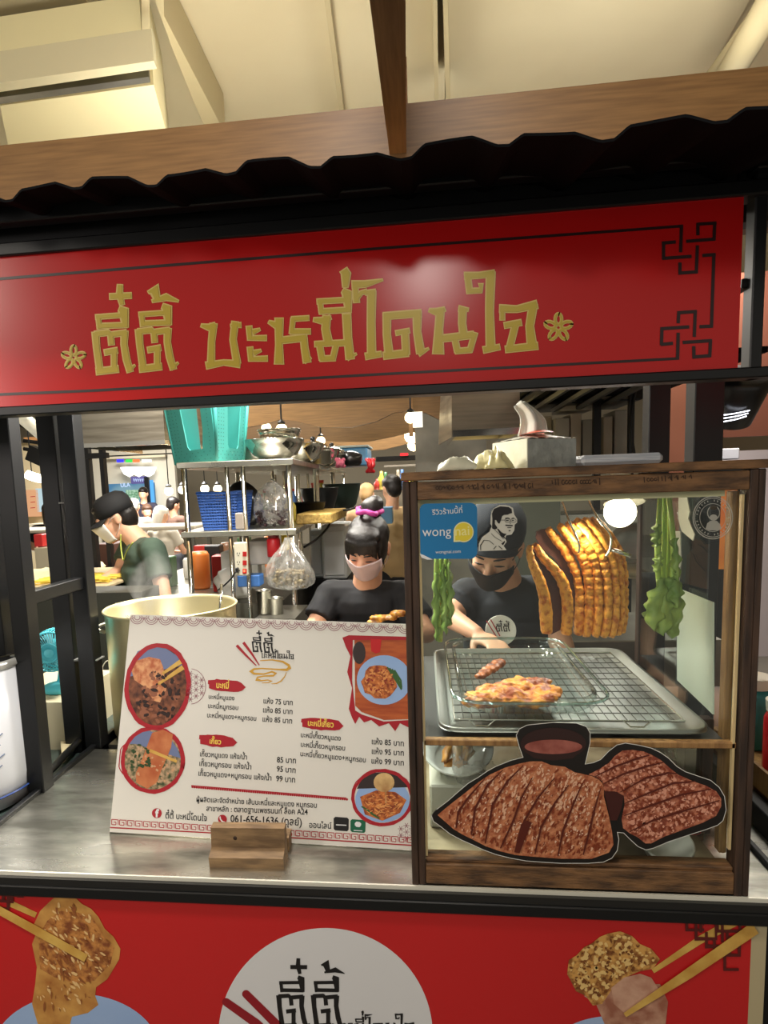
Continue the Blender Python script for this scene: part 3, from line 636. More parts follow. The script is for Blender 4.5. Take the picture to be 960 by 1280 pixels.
for i in range(38):  # Greek key band
    u = 139.5 + i * 10.0; v = 1024.3 + .0605 * i * 10; sl = .0605
    P = lambda x, y: (u + x, v + y + x * sl)
    for pts in ([(0, 0), (8.2, 0)], [(0, 0), (0, 6.4)], [(0, 6.4), (5.4, 6.4)], [(5.4, 6.4), (5.4, 3)], [(5.4, 3), (2.6, 3)], [(8.2, 0), (8.2, 6.4)]):
        mb.stroke(mP, [P(*q) for q in pts], .9, .0006)
L(mb.build('red_print', PRED, menu, recalc=False), 'crimson brush labels, key pattern border and icons')
mb = MB(); mauve = mat('printed mauve line', (150, 96, 108), .45)
nS = 20
for i in range(nS):      # row of overlapping wave arcs under the top edge
    u = 171.5 + i * 17.6; v = 768.8 + (u - 163) * .0352
    for r in (8.4, 6.0, 3.4):
        mb.stroke(mP, ell2(u, v + 2.4, r, r * 1.0, 12, 0, .05, PI - .05), .75, .0006)
    for r in (6.0, 3.6): mb.stroke(mP, ell2(u - 8.8, v - .6 , r, r * .8, 10, 0, .15, PI - .15), .6, .0006)
for c in ((238, 858, 20), (508, 1040, 12)):
    for dx in range(-3, 4):
        for dy in range(-3, 4):
            x = c[0] + dx * 7; y = c[1] + dy * 8 + (dx % 2) * 4
            if (x - c[0]) ** 2 + (y - c[1]) ** 2 < c[2] ** 2 and (c[0] > 300 and x < 517 or x > 234):
                for k in range(3): a = PI * k / 3; mb.stroke(mP, [(x - 3.8 * math.cos(a), y - 3.8 * math.sin(a)), (x + 3.8 * math.cos(a), y + 3.8 * math.sin(a))], .6, .0006)
e = ell2(238, 858, 19, 22, 20, 0, -1.5, 1.5); mb.stroke(mP, e, .7, .0006)
o = L(mb.build('fine_line_print', mauve, menu, recalc=False), 'fine mauve wave and star pattern'); o['kind'] = 'stuff'
mb = MB()
for r, w_ in ((22, 1.2), (16, 1.8)): mb.stroke(mP, [q for q in ell2(164, 950, r * .75, r, 40, 0, 2.0, 4.3) if q[0] > 149.5 - (q[1] - 948) * .09], w_, .0006)
def ring(cx, cy, rx, ry, w_, jit):
    for k in range(3):
        e = ell2(cx, cy, rx + k * 1.2, ry + k * 1.2, 40, .1, 0, 2 * PI, jit); mb.stroke(mP, e + e[:2], w_ * (1 - .25 * k), .0007)
mb.build('wave_ring_print', PRED, menu, recalc=False)
for r_ in ((197, 858, 38, 51, 4.0, .012), (191, 950, 37, 39, 3.4, .015), (478, 997, 36, 33, 2.6, .015)): mb = MB(); ring(*r_); mb.build('brush_ring_print', PRED, menu, recalc=False)
mb = MB()
b1 = [(428, 797), (436, 794), (512, 796), (512, 800), (441, 800), (440, 850), (444, 888), (452, 893), (480, 902), (512, 900), (512, 910), (500, 904), (494, 914), (486, 904), (474, 908), (464, 900), (455, 903), (449, 896), (444, 905), (440, 897), (436, 886), (440, 860), (434, 840), (438, 820), (432, 808)]
mb.pp(mP, b1, .0007)
L(mb.build('brush_frame_print', PRED, menu, recalc=False), 'ragged crimson brush frame round the tabletop picture')
mb = MB(); gp = [(390, 395), (480, 389), (560, 402), (605, 430), (612, 448), (590, 464), (540, 462), (400, 453), (345, 458), (322, 475), (345, 493), (420, 495), (480, 478), (508, 490), (490, 508), (420, 510), (370, 520), (362, 536), (400, 545), (450, 540), (476, 548), (450, 560), (404, 562)]
mb.stroke(mP, [z5(*q) for q in gp], [1, 1.5, 2.4, 3.2, 3.2, 3, 2, 1.6, 2.4, 3, 2.4, 1.8, 2, 2.4, 2, 1.6, 1.8, 2, 1.6, 1.4, 1.6, 1.2, .8], .0006)
mb.stroke(mP, [z5(*q) for q in [(588, 482), (575, 515), (548, 548), (515, 566), (475, 568)]], [.6, 1.2, 1.6, 1.4, .6], .0006)
L(mb.build('noodle_logo', mat('printed ochre', (206, 156, 52), .45), menu, recalc=False), 'ochre noodle swirl')
mb = MB(); text(mb, mP, "บะหมี่", z6(207, 136), z6(315, 142), .0012, hs=1.3, bold=.03); text(mb, mP, "เกี๊ยว", z6(150, 612), z6(248, 621), .0012, hs=1.1, bold=.03); text(mb, mP, "บะหมี่เกี๊ยว", z7(148, 162), z7(342, 176), .0012, hs=1.2, bold=.03)
L(mb.build('heading_lettering', mat('printed yellow', (240, 204, 90), .45), menu, recalc=False), 'yellow headings')
mb = MB(); text(mb, mP, "f", (193.8, 1021), (198.6, 1021.3), .0012, bold=.05); mb.build('icon_print', WHT, menu, recalc=False); mb = MB(); mb.stroke(mP, [(275, 1020.5), (275.5, 1024), (278, 1027), (281, 1028)], 1.6, .0012)
mb.build('icon_print', WHT, menu, recalc=False)
# food pictures
mb = MB(); mb.pp(mP, ell2(197, 858, 37, 50, 40, .1), .0004); mb.build('food_picture', mat('printed stew', (66, 30, 20), .45, rgb2=(140, 82, 54), nscale=75, detail=5), menu, recalc=False)
mb = MB(); mb.pp(mP, [(164, 830), (172, 814), (190, 808), (208, 811), (222, 820), (228, 832), (160, 846)], .00055); mb.build('sky_print', mat('printed slate blue', (110, 122, 160), .45), menu, recalc=False)
mb = MB(); mb.pp(mP, [(163, 834), (170, 826), (186, 821), (200, 824), (204, 834), (206, 848), (208, 862), (200, 878), (192, 876), (186, 866), (180, 858), (168, 850)], .0007); mb.build('pork_print', mat('printed roast pork', (226, 164, 116), .45, rgb2=(182, 96, 58), nscale=80), menu, recalc=False)
for p_, w_ in (([(203, 842), (226, 827)], [3, 6]), ([(198, 855), (229, 834)], [3, 6]), ([(187, 938), (221, 952)], [4, 3.4])): mb = MB(); mb.stroke(mP, p_, w_, .0013); mb.build('chopstick_print', STK, menu, recalc=False)
mb = MB(); mb.pp(mP, ell2(191, 950, 36, 38, 40), .0004); mb.build('food_picture', mat('printed greens soup', (58, 74, 40), .45, rgb2=(200, 166, 132), nscale=110), menu, recalc=False)
mb = MB(); mb.pp(mP, [(157, 930), (165, 918), (185, 913), (212, 922), (222, 936), (226, 948), (170, 930)], .0006); mb.build('sky_print', MC['printed slate blue'], menu, recalc=False)
mb = MB(); mb.pp(mP, [(190, 916), (204, 912), (216, 918), (214, 934), (202, 962), (196, 978), (184, 986), (170, 978), (170, 966), (178, 948)], .0008); mb.build('roll_print', mat('printed roast roll', (176, 84, 46), .45, rgb2=(206, 128, 80), nscale=22), menu, recalc=False)
mb = MB(); mb.pp(mP, [(443, 800), (512, 799), (512, 899), (480, 900), (452, 890), (444, 882)], .0004); mb.build('tabletop_print', mat('printed orange table', (192, 96, 46), .45, rgb2=(160, 66, 30), nscale=8, stretch=(2, 2, 14)), menu, recalc=False)
for e_ in ((480, 850, 34, 31, 40), (478, 1000, 34, 28, 36)): mb = MB(); mb.pp(mP, ell2(*e_), .0006); mb.build('plate_print', PLATE, menu, recalc=False)
NDL = mat('printed noodles', (214, 124, 60), .45, rgb2=(134, 52, 26), nscale=130)
mb = MB(); mb.pp(mP, ell2(475, 852, 22, 22, 20, 0, 0, 2 * PI, .09), .0009); mb.build('noodle_print', NDL, menu, recalc=False)
mb = MB(); mb.pp(mP, [(450, 996), (470, 988), (494, 990), (508, 1000), (500, 1016), (478, 1026), (456, 1018)], .0009); mb.build('noodle_print', mat('printed noodles', (214, 124, 60), .45, rgb2=(134, 52, 26), nscale=70), menu, recalc=False)
mb = MB()
for k in range(4): mb.stroke(mP, [(484 + k * 3, 834 + k * 1.2), (492 + k * 3, 846 + k * 1.5), (502, 862 - k * 1)], 2, .0011)
for k in range(4): mb.stroke(mP, [(452 + k * 4, 1008 + k * 3), (462 + k * 4, 1014 + k * 3)], 2, .0011)
mb.build('greens_print', mat('printed green', (56, 96, 48), .45), menu, recalc=False)
mb = MB(); mb.pp(mP, ell2(449, 816, 8, 14, 20), .0007); mb.build('dark_cup_print', mat('printed dark bowl', (52, 40, 40), .45), menu, recalc=False)
mb = MB(); mb.pp(mP, [(452, 974), (466, 966), (488, 965), (504, 972), (511, 984), (446, 986)], .00065); mb.build('dark_bowl_print', mat('printed dark bowl', (52, 40, 40), .45), menu, recalc=False)
mb = MB(); mb.pp(mP, ell2(480, 978, 13, 12, 24), .0012); mb.stroke(mP, [(482, 988), (482.5, 1004)], 1.6, .0012); mb.build('ladle_print', mat('printed brass ladle', (170, 120, 70), .4, rgb2=(226, 190, 130), nscale=30), menu, recalc=False)
mb = MB(); mb.pp(mP, [(463, 799), (477, 799), (475, 815), (470, 817), (464, 814)], .0008); mb.build('cup_print', mat('printed red cup', (196, 24, 30), .45), menu, recalc=False)
def rrect(x0, y0, x1, y1, sl=.06, r=2):
    return [(x0 + r, y0), (x1 - r, y0 + sl * (x1 - x0)), (x1, y0 + r + sl * (x1 - x0)), (x1 - .3, y1 - r + sl * (x1 - x0)), (x1 - r, y1 + sl * (x1 - x0)), (x0 + r, y1), (x0, y1 - r), (x0, y0 + r)]
mb = MB(); mb.pp(mP, rrect(417, 1021, 436, 1038), .0006); mb.build('app_badge', PBLK, menu, recalc=False)
mb = MB(); mb.pp(mP, rrect(438, 1024, 457, 1040), .0006); mb.build('app_badge', mat('printed bottle green', (16, 96, 66), .45), menu, recalc=False)
mb = MB(); mb.pp(mP, rrect(443.5, 1027, 451.5, 1033.5), .0009); mb.stroke(mP, [(442, 1038), (453, 1038.6)], 1, .0009); mb.stroke(mP, [(420, 1031), (433, 1031.6)], 1.2, .0009); mb.build('badge_print', WHT, menu, recalc=False)
speckle('stew_lumps', mP, ell2(197, 872, 31, 36, 24), 46, 2, 6, mat('printed brown lump', (150, 92, 66), .45), menu, .0006, 5, .7, 0, 3)
speckle('stew_shadows', mP, ell2(197, 872, 31, 36, 24), 40, 1.5, 5, mat('printed dark gap', (42, 20, 16), .45), menu, .0012, 6, .6, 0, 3)
speckle('soup_beans', mP, ell2(193, 956, 29, 27, 24), 40, 1, 3, mat('printed tan bean', (206, 160, 120), .45), menu, .0006, 7, .8, 0, 3)
speckle('soup_greens', mP, ell2(176, 948, 15, 20, 20), 22, 2, 4, mat('printed dark green', (44, 70, 34), .45), menu, .0010, 8, .6, 0, 3)
speckle('prawn_bits', mP, ell2(475, 852, 20, 20, 20), 60, 1, 3.4, mat('printed prawn', (226, 150, 84), .45), menu, .0015, 9, .7, 0, 3)
speckle('chilli_bits', mP, ell2(475, 852, 20, 20, 20), 40, .8, 2.2, mat('printed dark red', (150, 22, 36), .45), menu, .0020, 10, .5, 0, 3)
speckle('noodle_bits', mP, ell2(478, 1007, 26, 16, 20), 70, 1.5, 4.5, mat('printed pale noodle', (232, 160, 92), .45), menu, .0015, 11, .22, 0, 1.0)
# wooden block holding it
a = atz(262, 1084.5, ZC); b_ = atz(355, 1086, ZC)
blk = thing('wooden_sign_holder', 'small wooden block with a slot holding up the menu card', 'sign holder', tuple(a.lerp(b_, .5)))
exb = (b_ - a).normalized(); ey = Vector((-exb.y, exb.x, 0)); T = Matrix.Translation(a) @ Matrix((exb, ey, Vector((0, 0, 1)))).transposed().to_4x4(); Wb = (b_ - a).length
WBL = mat('block wood', (150, 120, 84), .65, rgb2=(106, 82, 56), nscale=7, stretch=(2, 9, 9), bump=.25)
mb = MB(); pr = [(0, 0), (0, .018), (.022, .03), (.022, .082), (.045, .082), (.05, .03), (.10, .03), (.10, 0)]
pr = [(0, 0), (-.003, .022), (.018, .031), (.021, .070), (.040, .072), (.044, 0)]
mb.solid([T @ Vector((0, y, z)) for y, z in pr], T.to_3x3() @ Vector((Wb, 0, 0))); mb.build('front_block', WBL, blk)
MB().box((0, .056, 0), (Wb, .105, .03), T).build('rear_block', WBL, blk)
MB().ell(T @ Vector((Wb * .33, .0195, .050)), (.004, .002, .004)).build('knot', mat('dark wood knot', (52, 34, 22), .7), blk)

# ================================================================== DISPLAY CASE
X0, X1, ZT, DC = -.035, .54, 1.565, .64
case = thing('display_case', 'old wooden food display case with glass panes, stickers and a bulb inside, on the counter', 'display case', (.25, .3, ZC))
def cb(name, a, b_, m=WOOD_CASE, bev=.0015): return MB().box(a, b_, bev=bev).build(name, m, case)
cb('lid_board', (X0 - .002, -.004, ZT - .014), (X1 + .004, DC + .01, ZT + .0))
cb('stile', (X0, 0, ZC), (X0 + .012, .03, ZT - .0145), WOOD_CASE_V); cb('stile', (X0 + .0125, .002, ZC), (X0 + .025, .03, ZT - .0145), WOOD_CASE_V)
cb('stile', (X1 - .024, 0, ZC), (X1 - .011, .035, ZT - .0145), WOOD_CASE_V); cb('stile', (X1 - .0105, .001, ZC), (X1, .035, ZT - .0145), WOOD_CASE_V)
cb('stile', (aty(908, 800, .05).x, .05, ZC + .05), (aty(918, 800, .05).x, .07, ZT - .05), WOOD_INNER); cb('stile', (X1 - .022, .15, ZC + .03), (X1 - .001, .175, 1.081), WOOD_CASE_V)
cb('stile', (X0, DC - .03, ZC), (X0 + .022, DC, ZT - .0145), WOOD_CASE_V); cb('stile', (X1 - .012, .56, ZC), (X1 + .012, .585, ZT - .0145), WOOD_CASE_V)
cb('top_rail', (X0 + .0255, 0, 1.518), (X1 - .0245, .018, ZT - .017))
cb('bottom_rail', (X0 + .0255, 0, ZC + .004), (X1 - .0245, .018, .864)); cb('sill', (X0 + .0255, .006, .8645), (X1 - .0245, .035, .872))
cb('rail', (X0 + .001, .03, 1.518), (X0 + .018, DC - .03, ZT - .017)); cb('rail', (X1 - .018, .176, 1.518), (X1 - .002, .555, ZT - .017))
cb('rail', (X0 + .001, .03, ZC), (X0 + .018, DC - .03, .86)); cb('rail', (X1 - .018, .176, ZC), (X1 - .002, .555, .86))
cb('floor_board', (X0 + .02, .036, ZC + .002), (X1 - .02, DC - .03, .842), mat('pale floor board', (176, 160, 128), .6, rgb2=(120, 104, 80), nscale=6))
cb('shelf_edge', (X0 + .026, .012, 1.0815), (X1 - .024, .028, 1.0925), WOOD_INNER)
cb('shelf_board', (X0 + .02, .0285, 1.082), (X1 - .027, DC - .035, 1.0835), mat('dark shelf board', (60, 60, 60), .45))
MB().box((X0 + .0255, .020, .872), (X1 - .0245, .023, 1.519)).build('glass_pane', GLASS, case)
MB().box((X1 - .010, .18, .86), (X1 - .007, .55, 1.518)).build('glass_pane', GLASSG, case)
MB().box((X0 + .006, .035, .86), (X0 + .009, DC - .035, 1.518)).build('glass_pane', GLASS, case)
MB().box((X0 + .027, .0155, 1.508), (X1 - .055, .0195, 1.5175)).build('glass_bead', mat('pale greenish putty', (190, 190, 150), .4), case)
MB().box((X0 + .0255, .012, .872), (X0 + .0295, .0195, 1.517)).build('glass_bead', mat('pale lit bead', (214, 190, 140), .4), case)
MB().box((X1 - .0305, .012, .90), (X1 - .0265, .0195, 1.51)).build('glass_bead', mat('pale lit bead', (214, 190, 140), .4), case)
# burnt marks on the top rail
rP = Plane((0, -.0004, 0), (0, -1, 0)); rnd = random.Random(3); mb = MB()
for u0, u1, v0, v1 in ((545, 668, 610, 607), (690, 752, 603, 602), (805, 865, 600, 596)):
    u = u0; mb = MB()
    while u < u1:
        v = v0 + (v1 - v0) * (u - u0) / (u1 - u0); h = rnd.uniform(2.6, 5); k = rnd.random()
        if k < .35: mb.stroke(rP, [(u, v - h), (u + .6, v + h * .8)], 1.1, .0003)
        elif k < .7: mb.stroke(rP, ell2(u + 1.5, v, 1.8, h * .6, 8), 1.0, .0003)
        else: mb.stroke(rP, [(u, v), (u + 2.4, v - h * .7), (u + 3.6, v + h * .5)], 1.0, .0003)
        u += rnd.uniform(3.4, 5)
    L(mb.build('worn_stamp', mat('worn stamp ink', (58, 40, 28), .8), case, recalc=False), 'row of worn illegible stamped marks')
# --- stickers
sP = Plane((0, -.0012, 0), (0, -1, 0))
BLUE = mat('sticker blue', (22, 116, 172), .35)
mb = MB(); rr = []
for cx, cy, a in ((588, 637, -PI / 2), (588, 690, 0), (534, 690, PI / 2), (533, 638, PI)):
    for i in range(6): q = a + PI / 2 * i / 5; rr.append((cx + 8.5 * math.cos(q), cy + 8.5 * math.sin(q)))
mb.pp(sP, rr, 0); mb.pp(sP, rr, -.0008); o = mb.build('review_sticker', BLUE, case, recalc=False); L(o, 'square blue sticker with a yellow speech bubble'); rev = o
mb = MB(); mb.pp(sP, [(524.5, 692), (530, 694), (541, 699.5), (534, 699.5), (527, 697)], .0006)
text(mb, sP, "รีวิวร้านนี้ที่", (540, 643.5), (578, 641), .0006, bold=.006); text(mb, sP, "wong", (528, 670.5), (564, 669.5), .0006, bold=.0, hs=1.05); text(mb, sP, "wongnai.com", (544.5, 692), (576, 691), .0006, bold=.0)
mb.build('sticker_lettering', WHT, rev, recalc=False)
mb = MB(); mb.pp(sP, ell2(579.5, 665, 12.6, 12.8, 30), .0005); mb.pp(sP, [(567, 664), (567, 677.5), (578, 677)], .0005); mb.build('speech_bubble', mat('sticker pale rim', (236, 230, 170), .4), rev, recalc=False)
mb = MB(); mb.pp(sP, ell2(579.5, 665, 11.2, 11.4, 30), .0009); mb.pp(sP, [(569, 666), (569, 675.5), (577, 675)], .0009); mb.build('speech_bubble_fill', mat('sticker yellow', (226, 206, 60), .4), rev, recalc=False)
mb = MB(); text(mb, sP, "nai", (569, 669.5), (587, 668.6), .0012, hs=1.0); mb.build('sticker_lettering', mat('sticker pale yellow', (240, 232, 150), .4), rev, recalc=False)
def zp(x, y): return (590 + x / 8.727, 620 + y / 8.727)
def zpp(l): return [zp(*q) for q in l]
mb = MB(); ol = zpp([(205, 215), (212, 180), (232, 138), (300, 98), (360, 98), (410, 108), (446, 130), (462, 205), (492, 250), (492, 292), (466, 312), (462, 372), (432, 420), (375, 430), (362, 460), (378, 500), (345, 545), (378, 590), (72, 602), (75, 520), (110, 450), (190, 390), (215, 330), (200, 300)])
mb.pp(sP, ol, 0); mb.pp(sP, ol, -.0008); port = mb.build('portrait_sticker', mat('sticker off white', (206, 204, 192), .45), case, recalc=False); L(port, 'black and white cut-out sticker of a drawn head and shoulders')
mb = MB()
mb.pp(sP, zpp([(218, 352), (222, 250), (218, 190), (240, 140), (310, 112), (400, 120), (432, 142), (437, 186), (412, 192), (390, 204), (352, 206), (330, 218), (316, 262), (300, 302), (284, 296), (262, 262), (250, 262), (250, 306), (276, 345), (262, 362), (235, 362)]), .0006)
mb.pp(sP, zpp([(270, 352), (290, 360), (318, 392), (345, 408), (378, 414), (352, 440), (366, 470), (340, 452), (318, 440)]), .0006)
mb.pp(sP, zpp([(320, 520), (356, 488), (362, 500), (338, 538)]), .0006)
for pts, w_ in (([(318, 262), (360, 262)], .5), ([(362, 244), (392, 240), (412, 248)], 1.3), ([(432, 246), (458, 240)], 1.2), ([(370, 268), (400, 266)], 1.3), ([(436, 268), (456, 266)], 1.2), ([(365, 318), (400, 322), (444, 322)], 1.5), ([(385, 346), (430, 344)], .8), ([(400, 380), (420, 378)], 1.2),
    ([(95, 590), (92, 540), (130, 482)], 1.0), ([(130, 482), (190, 488), (238, 530)], .6), ([(210, 410), (250, 450), (330, 496)], .5), ([(240, 360), (290, 408), (345, 470)], .5), ([(235, 580), (265, 546)], .9), ([(290, 545), (330, 580)], .9), ([(410, 280), (422, 300), (410, 306)], .5)):
    mb.stroke(sP, zpp(pts), w_, .0008)
for c in ((388, 268), (452, 268)): e = ell2(*zp(*c), 3.4, 2.5, 14); mb.stroke(sP, e + e[:2], .45, .0008)
mb.build('portrait_print', PBLK, port, recalc=False)
# round transparent sticker
TRS = mat('etched white', (214, 212, 200), .6, alpha=.55)
mb = MB()
for r, w_ in ((26.5, 1.3), (24.2, .8), (17.5, .7)): e = ell2(891, 647, r * .93, r, 44); mb.stroke(sP, e + e[:2], w_, 0)
for i in range(30):
    a = 2 * PI * i / 30 + .2
    if i % 7: mb.stroke(sP, [(891 + 19 * math.cos(a), 647 + 20.2 * math.sin(a)), (891 + 21 * math.cos(a), 647 + 22.4 * math.sin(a))], 1.2, 0)
e = ell2(892, 641, 7.6, 8.6, 20); mb.stroke(sP, e + e[:2], 1.2, 0)
mb.pp(sP, [(882, 661), (884, 654), (888, 651), (896, 651), (900, 655), (902, 661), (898, 663), (886, 663)], 0); mb.pp(sP, ell2(892, 647, 5, 4, 14), 0)
for a in ((890, 645), (894, 645), (892, 649)): mb.stroke(sP, [(a[0] - 1, a[1]), (a[0] + 1, a[1])], .8, .0005)
L(mb.build('round_sticker', TRS, case, recalc=False), 'round transparent sticker with a white printed seal')
mb = MB(); mb.pp(sP, ell2(892, 634.5, 4.6, 2.8, 14), .0005); mb.build('seal_hat', mat('seal dark', (70, 60, 44), .6, alpha=.8), case, recalc=False)
# cut-out pork decal
def zd(x, y): return (500 + x / 2.087, 900 + y / 2.087)
def zdd(l): return [zd(*q) for q in l]
OUT = [(83, 250), (96, 234), (125, 212), (150, 190), (178, 166), (205, 150), (228, 134), (250, 122), (290, 106), (322, 98), (312, 70), (304, 40), (312, 24), (332, 14), (400, 7), (460, 9), (486, 18), (495, 34), (495, 60), (488, 90), (482, 116), (505, 112), (524, 104), (545, 82), (566, 66), (588, 61), (620, 66), (655, 74), (680, 86), (700, 100), (722, 122), (745, 136), (780, 148), (810, 158), (832, 176), (846, 200), (850, 235), (842, 262), (828, 274), (795, 286), (760, 297), (700, 317), (660, 334), (642, 338), (622, 330), (600, 310), (584, 294), (566, 292), (570, 312), (566, 340), (552, 360), (530, 370), (490, 373), (420, 373), (370, 370), (330, 367), (290, 360), (250, 350), (218, 338), (190, 325), (160, 312), (130, 296), (105, 276), (88, 264)]
mb = MB(); mb.pp(sP, zdd(OUT), 0); mb.pp(sP, zdd(OUT), -.0008)
dec = mb.build('pork_decal', mat('decal black', (24, 18, 16), .35), case, recalc=False); L(dec, 'large cut-out decal picturing two scored slabs of crispy pork and a bowl of sauce')
mb = MB(); o2 = zdd(OUT); mb.stroke(sP, o2 + o2[:2], 1.5, -.0002); mb.build('decal_edge', mat('decal white edge', (235, 234, 228), .4), dec, recalc=False)
DP = mat('decal crackling', (214, 140, 98), .4, rgb2=(160, 78, 46), nscale=80, sharp=(.36, .68), detail=10, bump=.5, bscale=260)
DP2 = mat('decal crackling bumps', (200, 124, 94), .4, rgb2=(140, 64, 44), nscale=120, sharp=(.4, .6), detail=5, bump=.5, bscale=260)
mb = MB(); mb.pp(sP, zdd([(98, 248), (125, 225), (170, 190), (205, 162), (235, 142), (275, 124), (310, 114), (340, 108), (370, 108), (395, 118), (430, 122), (455, 136), (500, 146), (520, 156), (532, 170), (532, 200), (545, 250), (553, 290), (557, 325), (545, 346), (500, 362), (420, 362), (340, 356), (300, 352), (260, 342), (225, 330), (190, 312), (165, 300), (140, 285)]), .0006)
mb.build('slab_print', DP, dec, recalc=False)
mb = MB(); mb.pp(sP, zdd([(492, 142), (520, 128), (545, 112), (560, 94), (580, 80), (605, 78), (635, 82), (655, 90), (680, 104), (700, 122), (725, 142), (760, 158), (800, 172), (825, 186), (838, 205), (838, 225), (825, 250), (790, 268), (740, 286), (690, 304), (655, 322), (640, 322), (620, 306), (600, 296), (582, 282), (578, 258), (586, 220), (584, 198), (566, 188), (534, 186), (528, 160), (510, 148)]), .0006)
mb.build('slab_print', DP2, dec, recalc=False)
PA = zdd([(112, 246), (170, 196), (235, 146), (310, 118), (370, 112), (430, 126), (500, 150), (528, 172), (540, 250), (553, 322), (540, 344), (500, 358), (420, 358), (340, 352), (260, 338), (190, 308), (145, 284)])
PB = zdd([(500, 144), (560, 98), (605, 82), (655, 94), (700, 126), (760, 162), (825, 190), (834, 222), (822, 248), (740, 282), (655, 318), (622, 306), (586, 280), (590, 200), (566, 184), (530, 165)])
top_ = lambda x, y: max(.05, min(1, 1.25 - (y - 952) / 95)); bot_ = lambda x, y: max(.15, min(1, (y - 950) / 90))
speckle('slab_highlights', sP, PA, 520, 1.0, 4.2, mat('decal pale crackling', (236, 184, 150), .4), dec, .0010, 21, .45, 2.0, .5, top_)
speckle('slab_shadows', sP, PA, 420, 1.0, 4.5, mat('decal rust', (136, 58, 30), .4), dec, .0016, 22, .35, 2.0, .5, bot_)
speckle('slab_glints', sP, PA, 160, .6, 1.6, mat('decal glint', (246, 208, 182), .4), dec, .0022, 23, .6, 2.0, 1)
speckle('slab_highlights', sP, PB, 420, 1.2, 3.4, mat('decal pink crackling', (228, 160, 134), .4), dec, .0010, 24, .75, .3, 1.5)
speckle('slab_shadows', sP, PB, 320, 1.0, 3.0, mat('decal rust', (136, 58, 30), .4), dec, .0016, 25, .5, .3, 1.5)
SC = mat('decal score line', (92, 30, 16), .4)
mb = MB()
for pts in ([(222, 152), (180, 200), (152, 240), (146, 282)], [(268, 130), (228, 170), (196, 230), (186, 300)], [(322, 118), (280, 160), (242, 220), (222, 322)], [(345, 150), (318, 200), (295, 265), (262, 335)], [(404, 150), (362, 200), (325, 262), (300, 345)], [(440, 170), (405, 215), (368, 280), (352, 350)], [(476, 165), (452, 220), (425, 290), (412, 355)], [(524, 178), (508, 230), (494, 290), (478, 352)]):
    mb.stroke(sP, zdd(pts), [1.0, 2.4, 2.8, 1.6], .0028)
for pts in ([(508, 148), (560, 122), (620, 100), (650, 92)], [(528, 168), (580, 142), (640, 122), (688, 110)], [(575, 188), (640, 152), (700, 138), (722, 140)], [(586, 218), (650, 190), (712, 165), (770, 160)], [(584, 250), (650, 225), (730, 196), (812, 180)], [(598, 292), (660, 262), (730, 240), (834, 210)]):
    mb.stroke(sP, zdd(pts), [1.0, 2.4, 2.6, 1.4], .0028)
mb.pp(sP, zdd([(316, 272), (332, 262), (344, 268), (330, 300), (312, 348), (298, 345), (306, 310)]), .0028)
mb.build('score_line_print', SC, dec, recalc=False)
mb = MB(); mb.pp(sP, zdd([(532, 186), (560, 186), (584, 198), (578, 230), (566, 262), (550, 262), (540, 220)]), .0026); mb.build('shadow_print', mat('decal dark maroon', (66, 22, 18), .4), dec, recalc=False)
mb = MB(); mb.pp(sP, ell2(*zd(400, 62), 41, 20, 36), .0005); mb.pp(sP, zdd([(322, 62), (330, 84), (350, 100), (400, 106), (450, 100), (470, 84), (478, 62)]), .0006); mb.build('bowl_print', mat('decal dark bowl', (50, 26, 24), .35), dec, recalc=False)
mb = MB(); mb.pp(sP, ell2(*zd(400, 70), 36, 9, 36), .0010); mb.build('sauce_print', mat('decal sauce', (176, 104, 92), .35, rgb2=(140, 70, 60), nscale=40), dec, recalc=False)

# ================================================================== IN THE CASE
ZS = 1.084
def loop(c, r, n=6):   # rounded rectangle through corner points c (3-D), radius r
    out = []
    for i in range(4):
        p = c[i]; a = (c[i - 1] - p).normalized(); b_ = (c[(i + 1) % 4] - p).normalized()
        for k in range(n + 1):
            t_ = k / n; out.append(p + a * r * (1 - t_) ** 2 + b_ * r * t_ ** 2)
    return out
def tray(name, corners, steps, r, m, parent, lbl=None):
    """corners at rim; steps = [(inset, z)] going down and back up"""
    c0 = sum(corners, Vector()) / 4; vs = []; n = None
    for ins, z in steps:
        cs = [Vector((p.x - math.copysign(ins, p.x - c0.x), p.y - math.copysign(ins, p.y - c0.y), z)) for p in corners]
        l = loop(cs, r); n = len(l); vs += l
    fs = [(i * n + j, i * n + (j + 1) % n, (i + 1) * n + (j + 1) % n, (i + 1) * n + j) for i in range(len(steps) - 1) for j in range(n)]
    cl = [len(vs) - n + j for j in range(n)]
    mb = MB(); mb.add(vs, fs + [tuple(cl)]); return mb
tx0, tx1, ty0, ty1 = .018, .492, .034, .598
tr = thing('baking_tray', 'aluminium baking tray on the shelf inside the glass case', 'tray', (.25, .32, ZS))
cs = [Vector((tx0, ty0, 0)), Vector((tx1, ty0, 0)), Vector((tx1, ty1, 0)), Vector((tx0, ty1, 0))]
m_ = tray('pan', cs, [(0, 1.098), (-.004, 1.101), (0, 1.105), (.006, 1.105), (.016, 1.088), (.05, 1.0855)], .045, ALU, tr); o = m_.build('pan', mat('tray aluminium', (160, 161, 156), .40, 1.0, rv=.08), tr, True)
wr = thing('wire_cooling_rack', 'dark wire cooling rack lying in the baking tray', 'rack', (.25, .32, 1.1))
mb = MB(); zw = 1.101; a0, a1, c0, c1 = .05, .462, .09, .565
for i in range(26): x = a0 + (a1 - a0) * i / 25; mb.tube([(x, c0, zw), (x, c1, zw)], .0009, 4)
for i in range(12): y = c0 + (c1 - c0) * i / 11; mb.tube([(a0, y, zw - .002), (a1, y, zw - .002)], .0010, 4)
o = mb.build('wire_grid', mat('dark wire', (70, 66, 60), .35, .9), wr); o['kind'] = 'stuff'
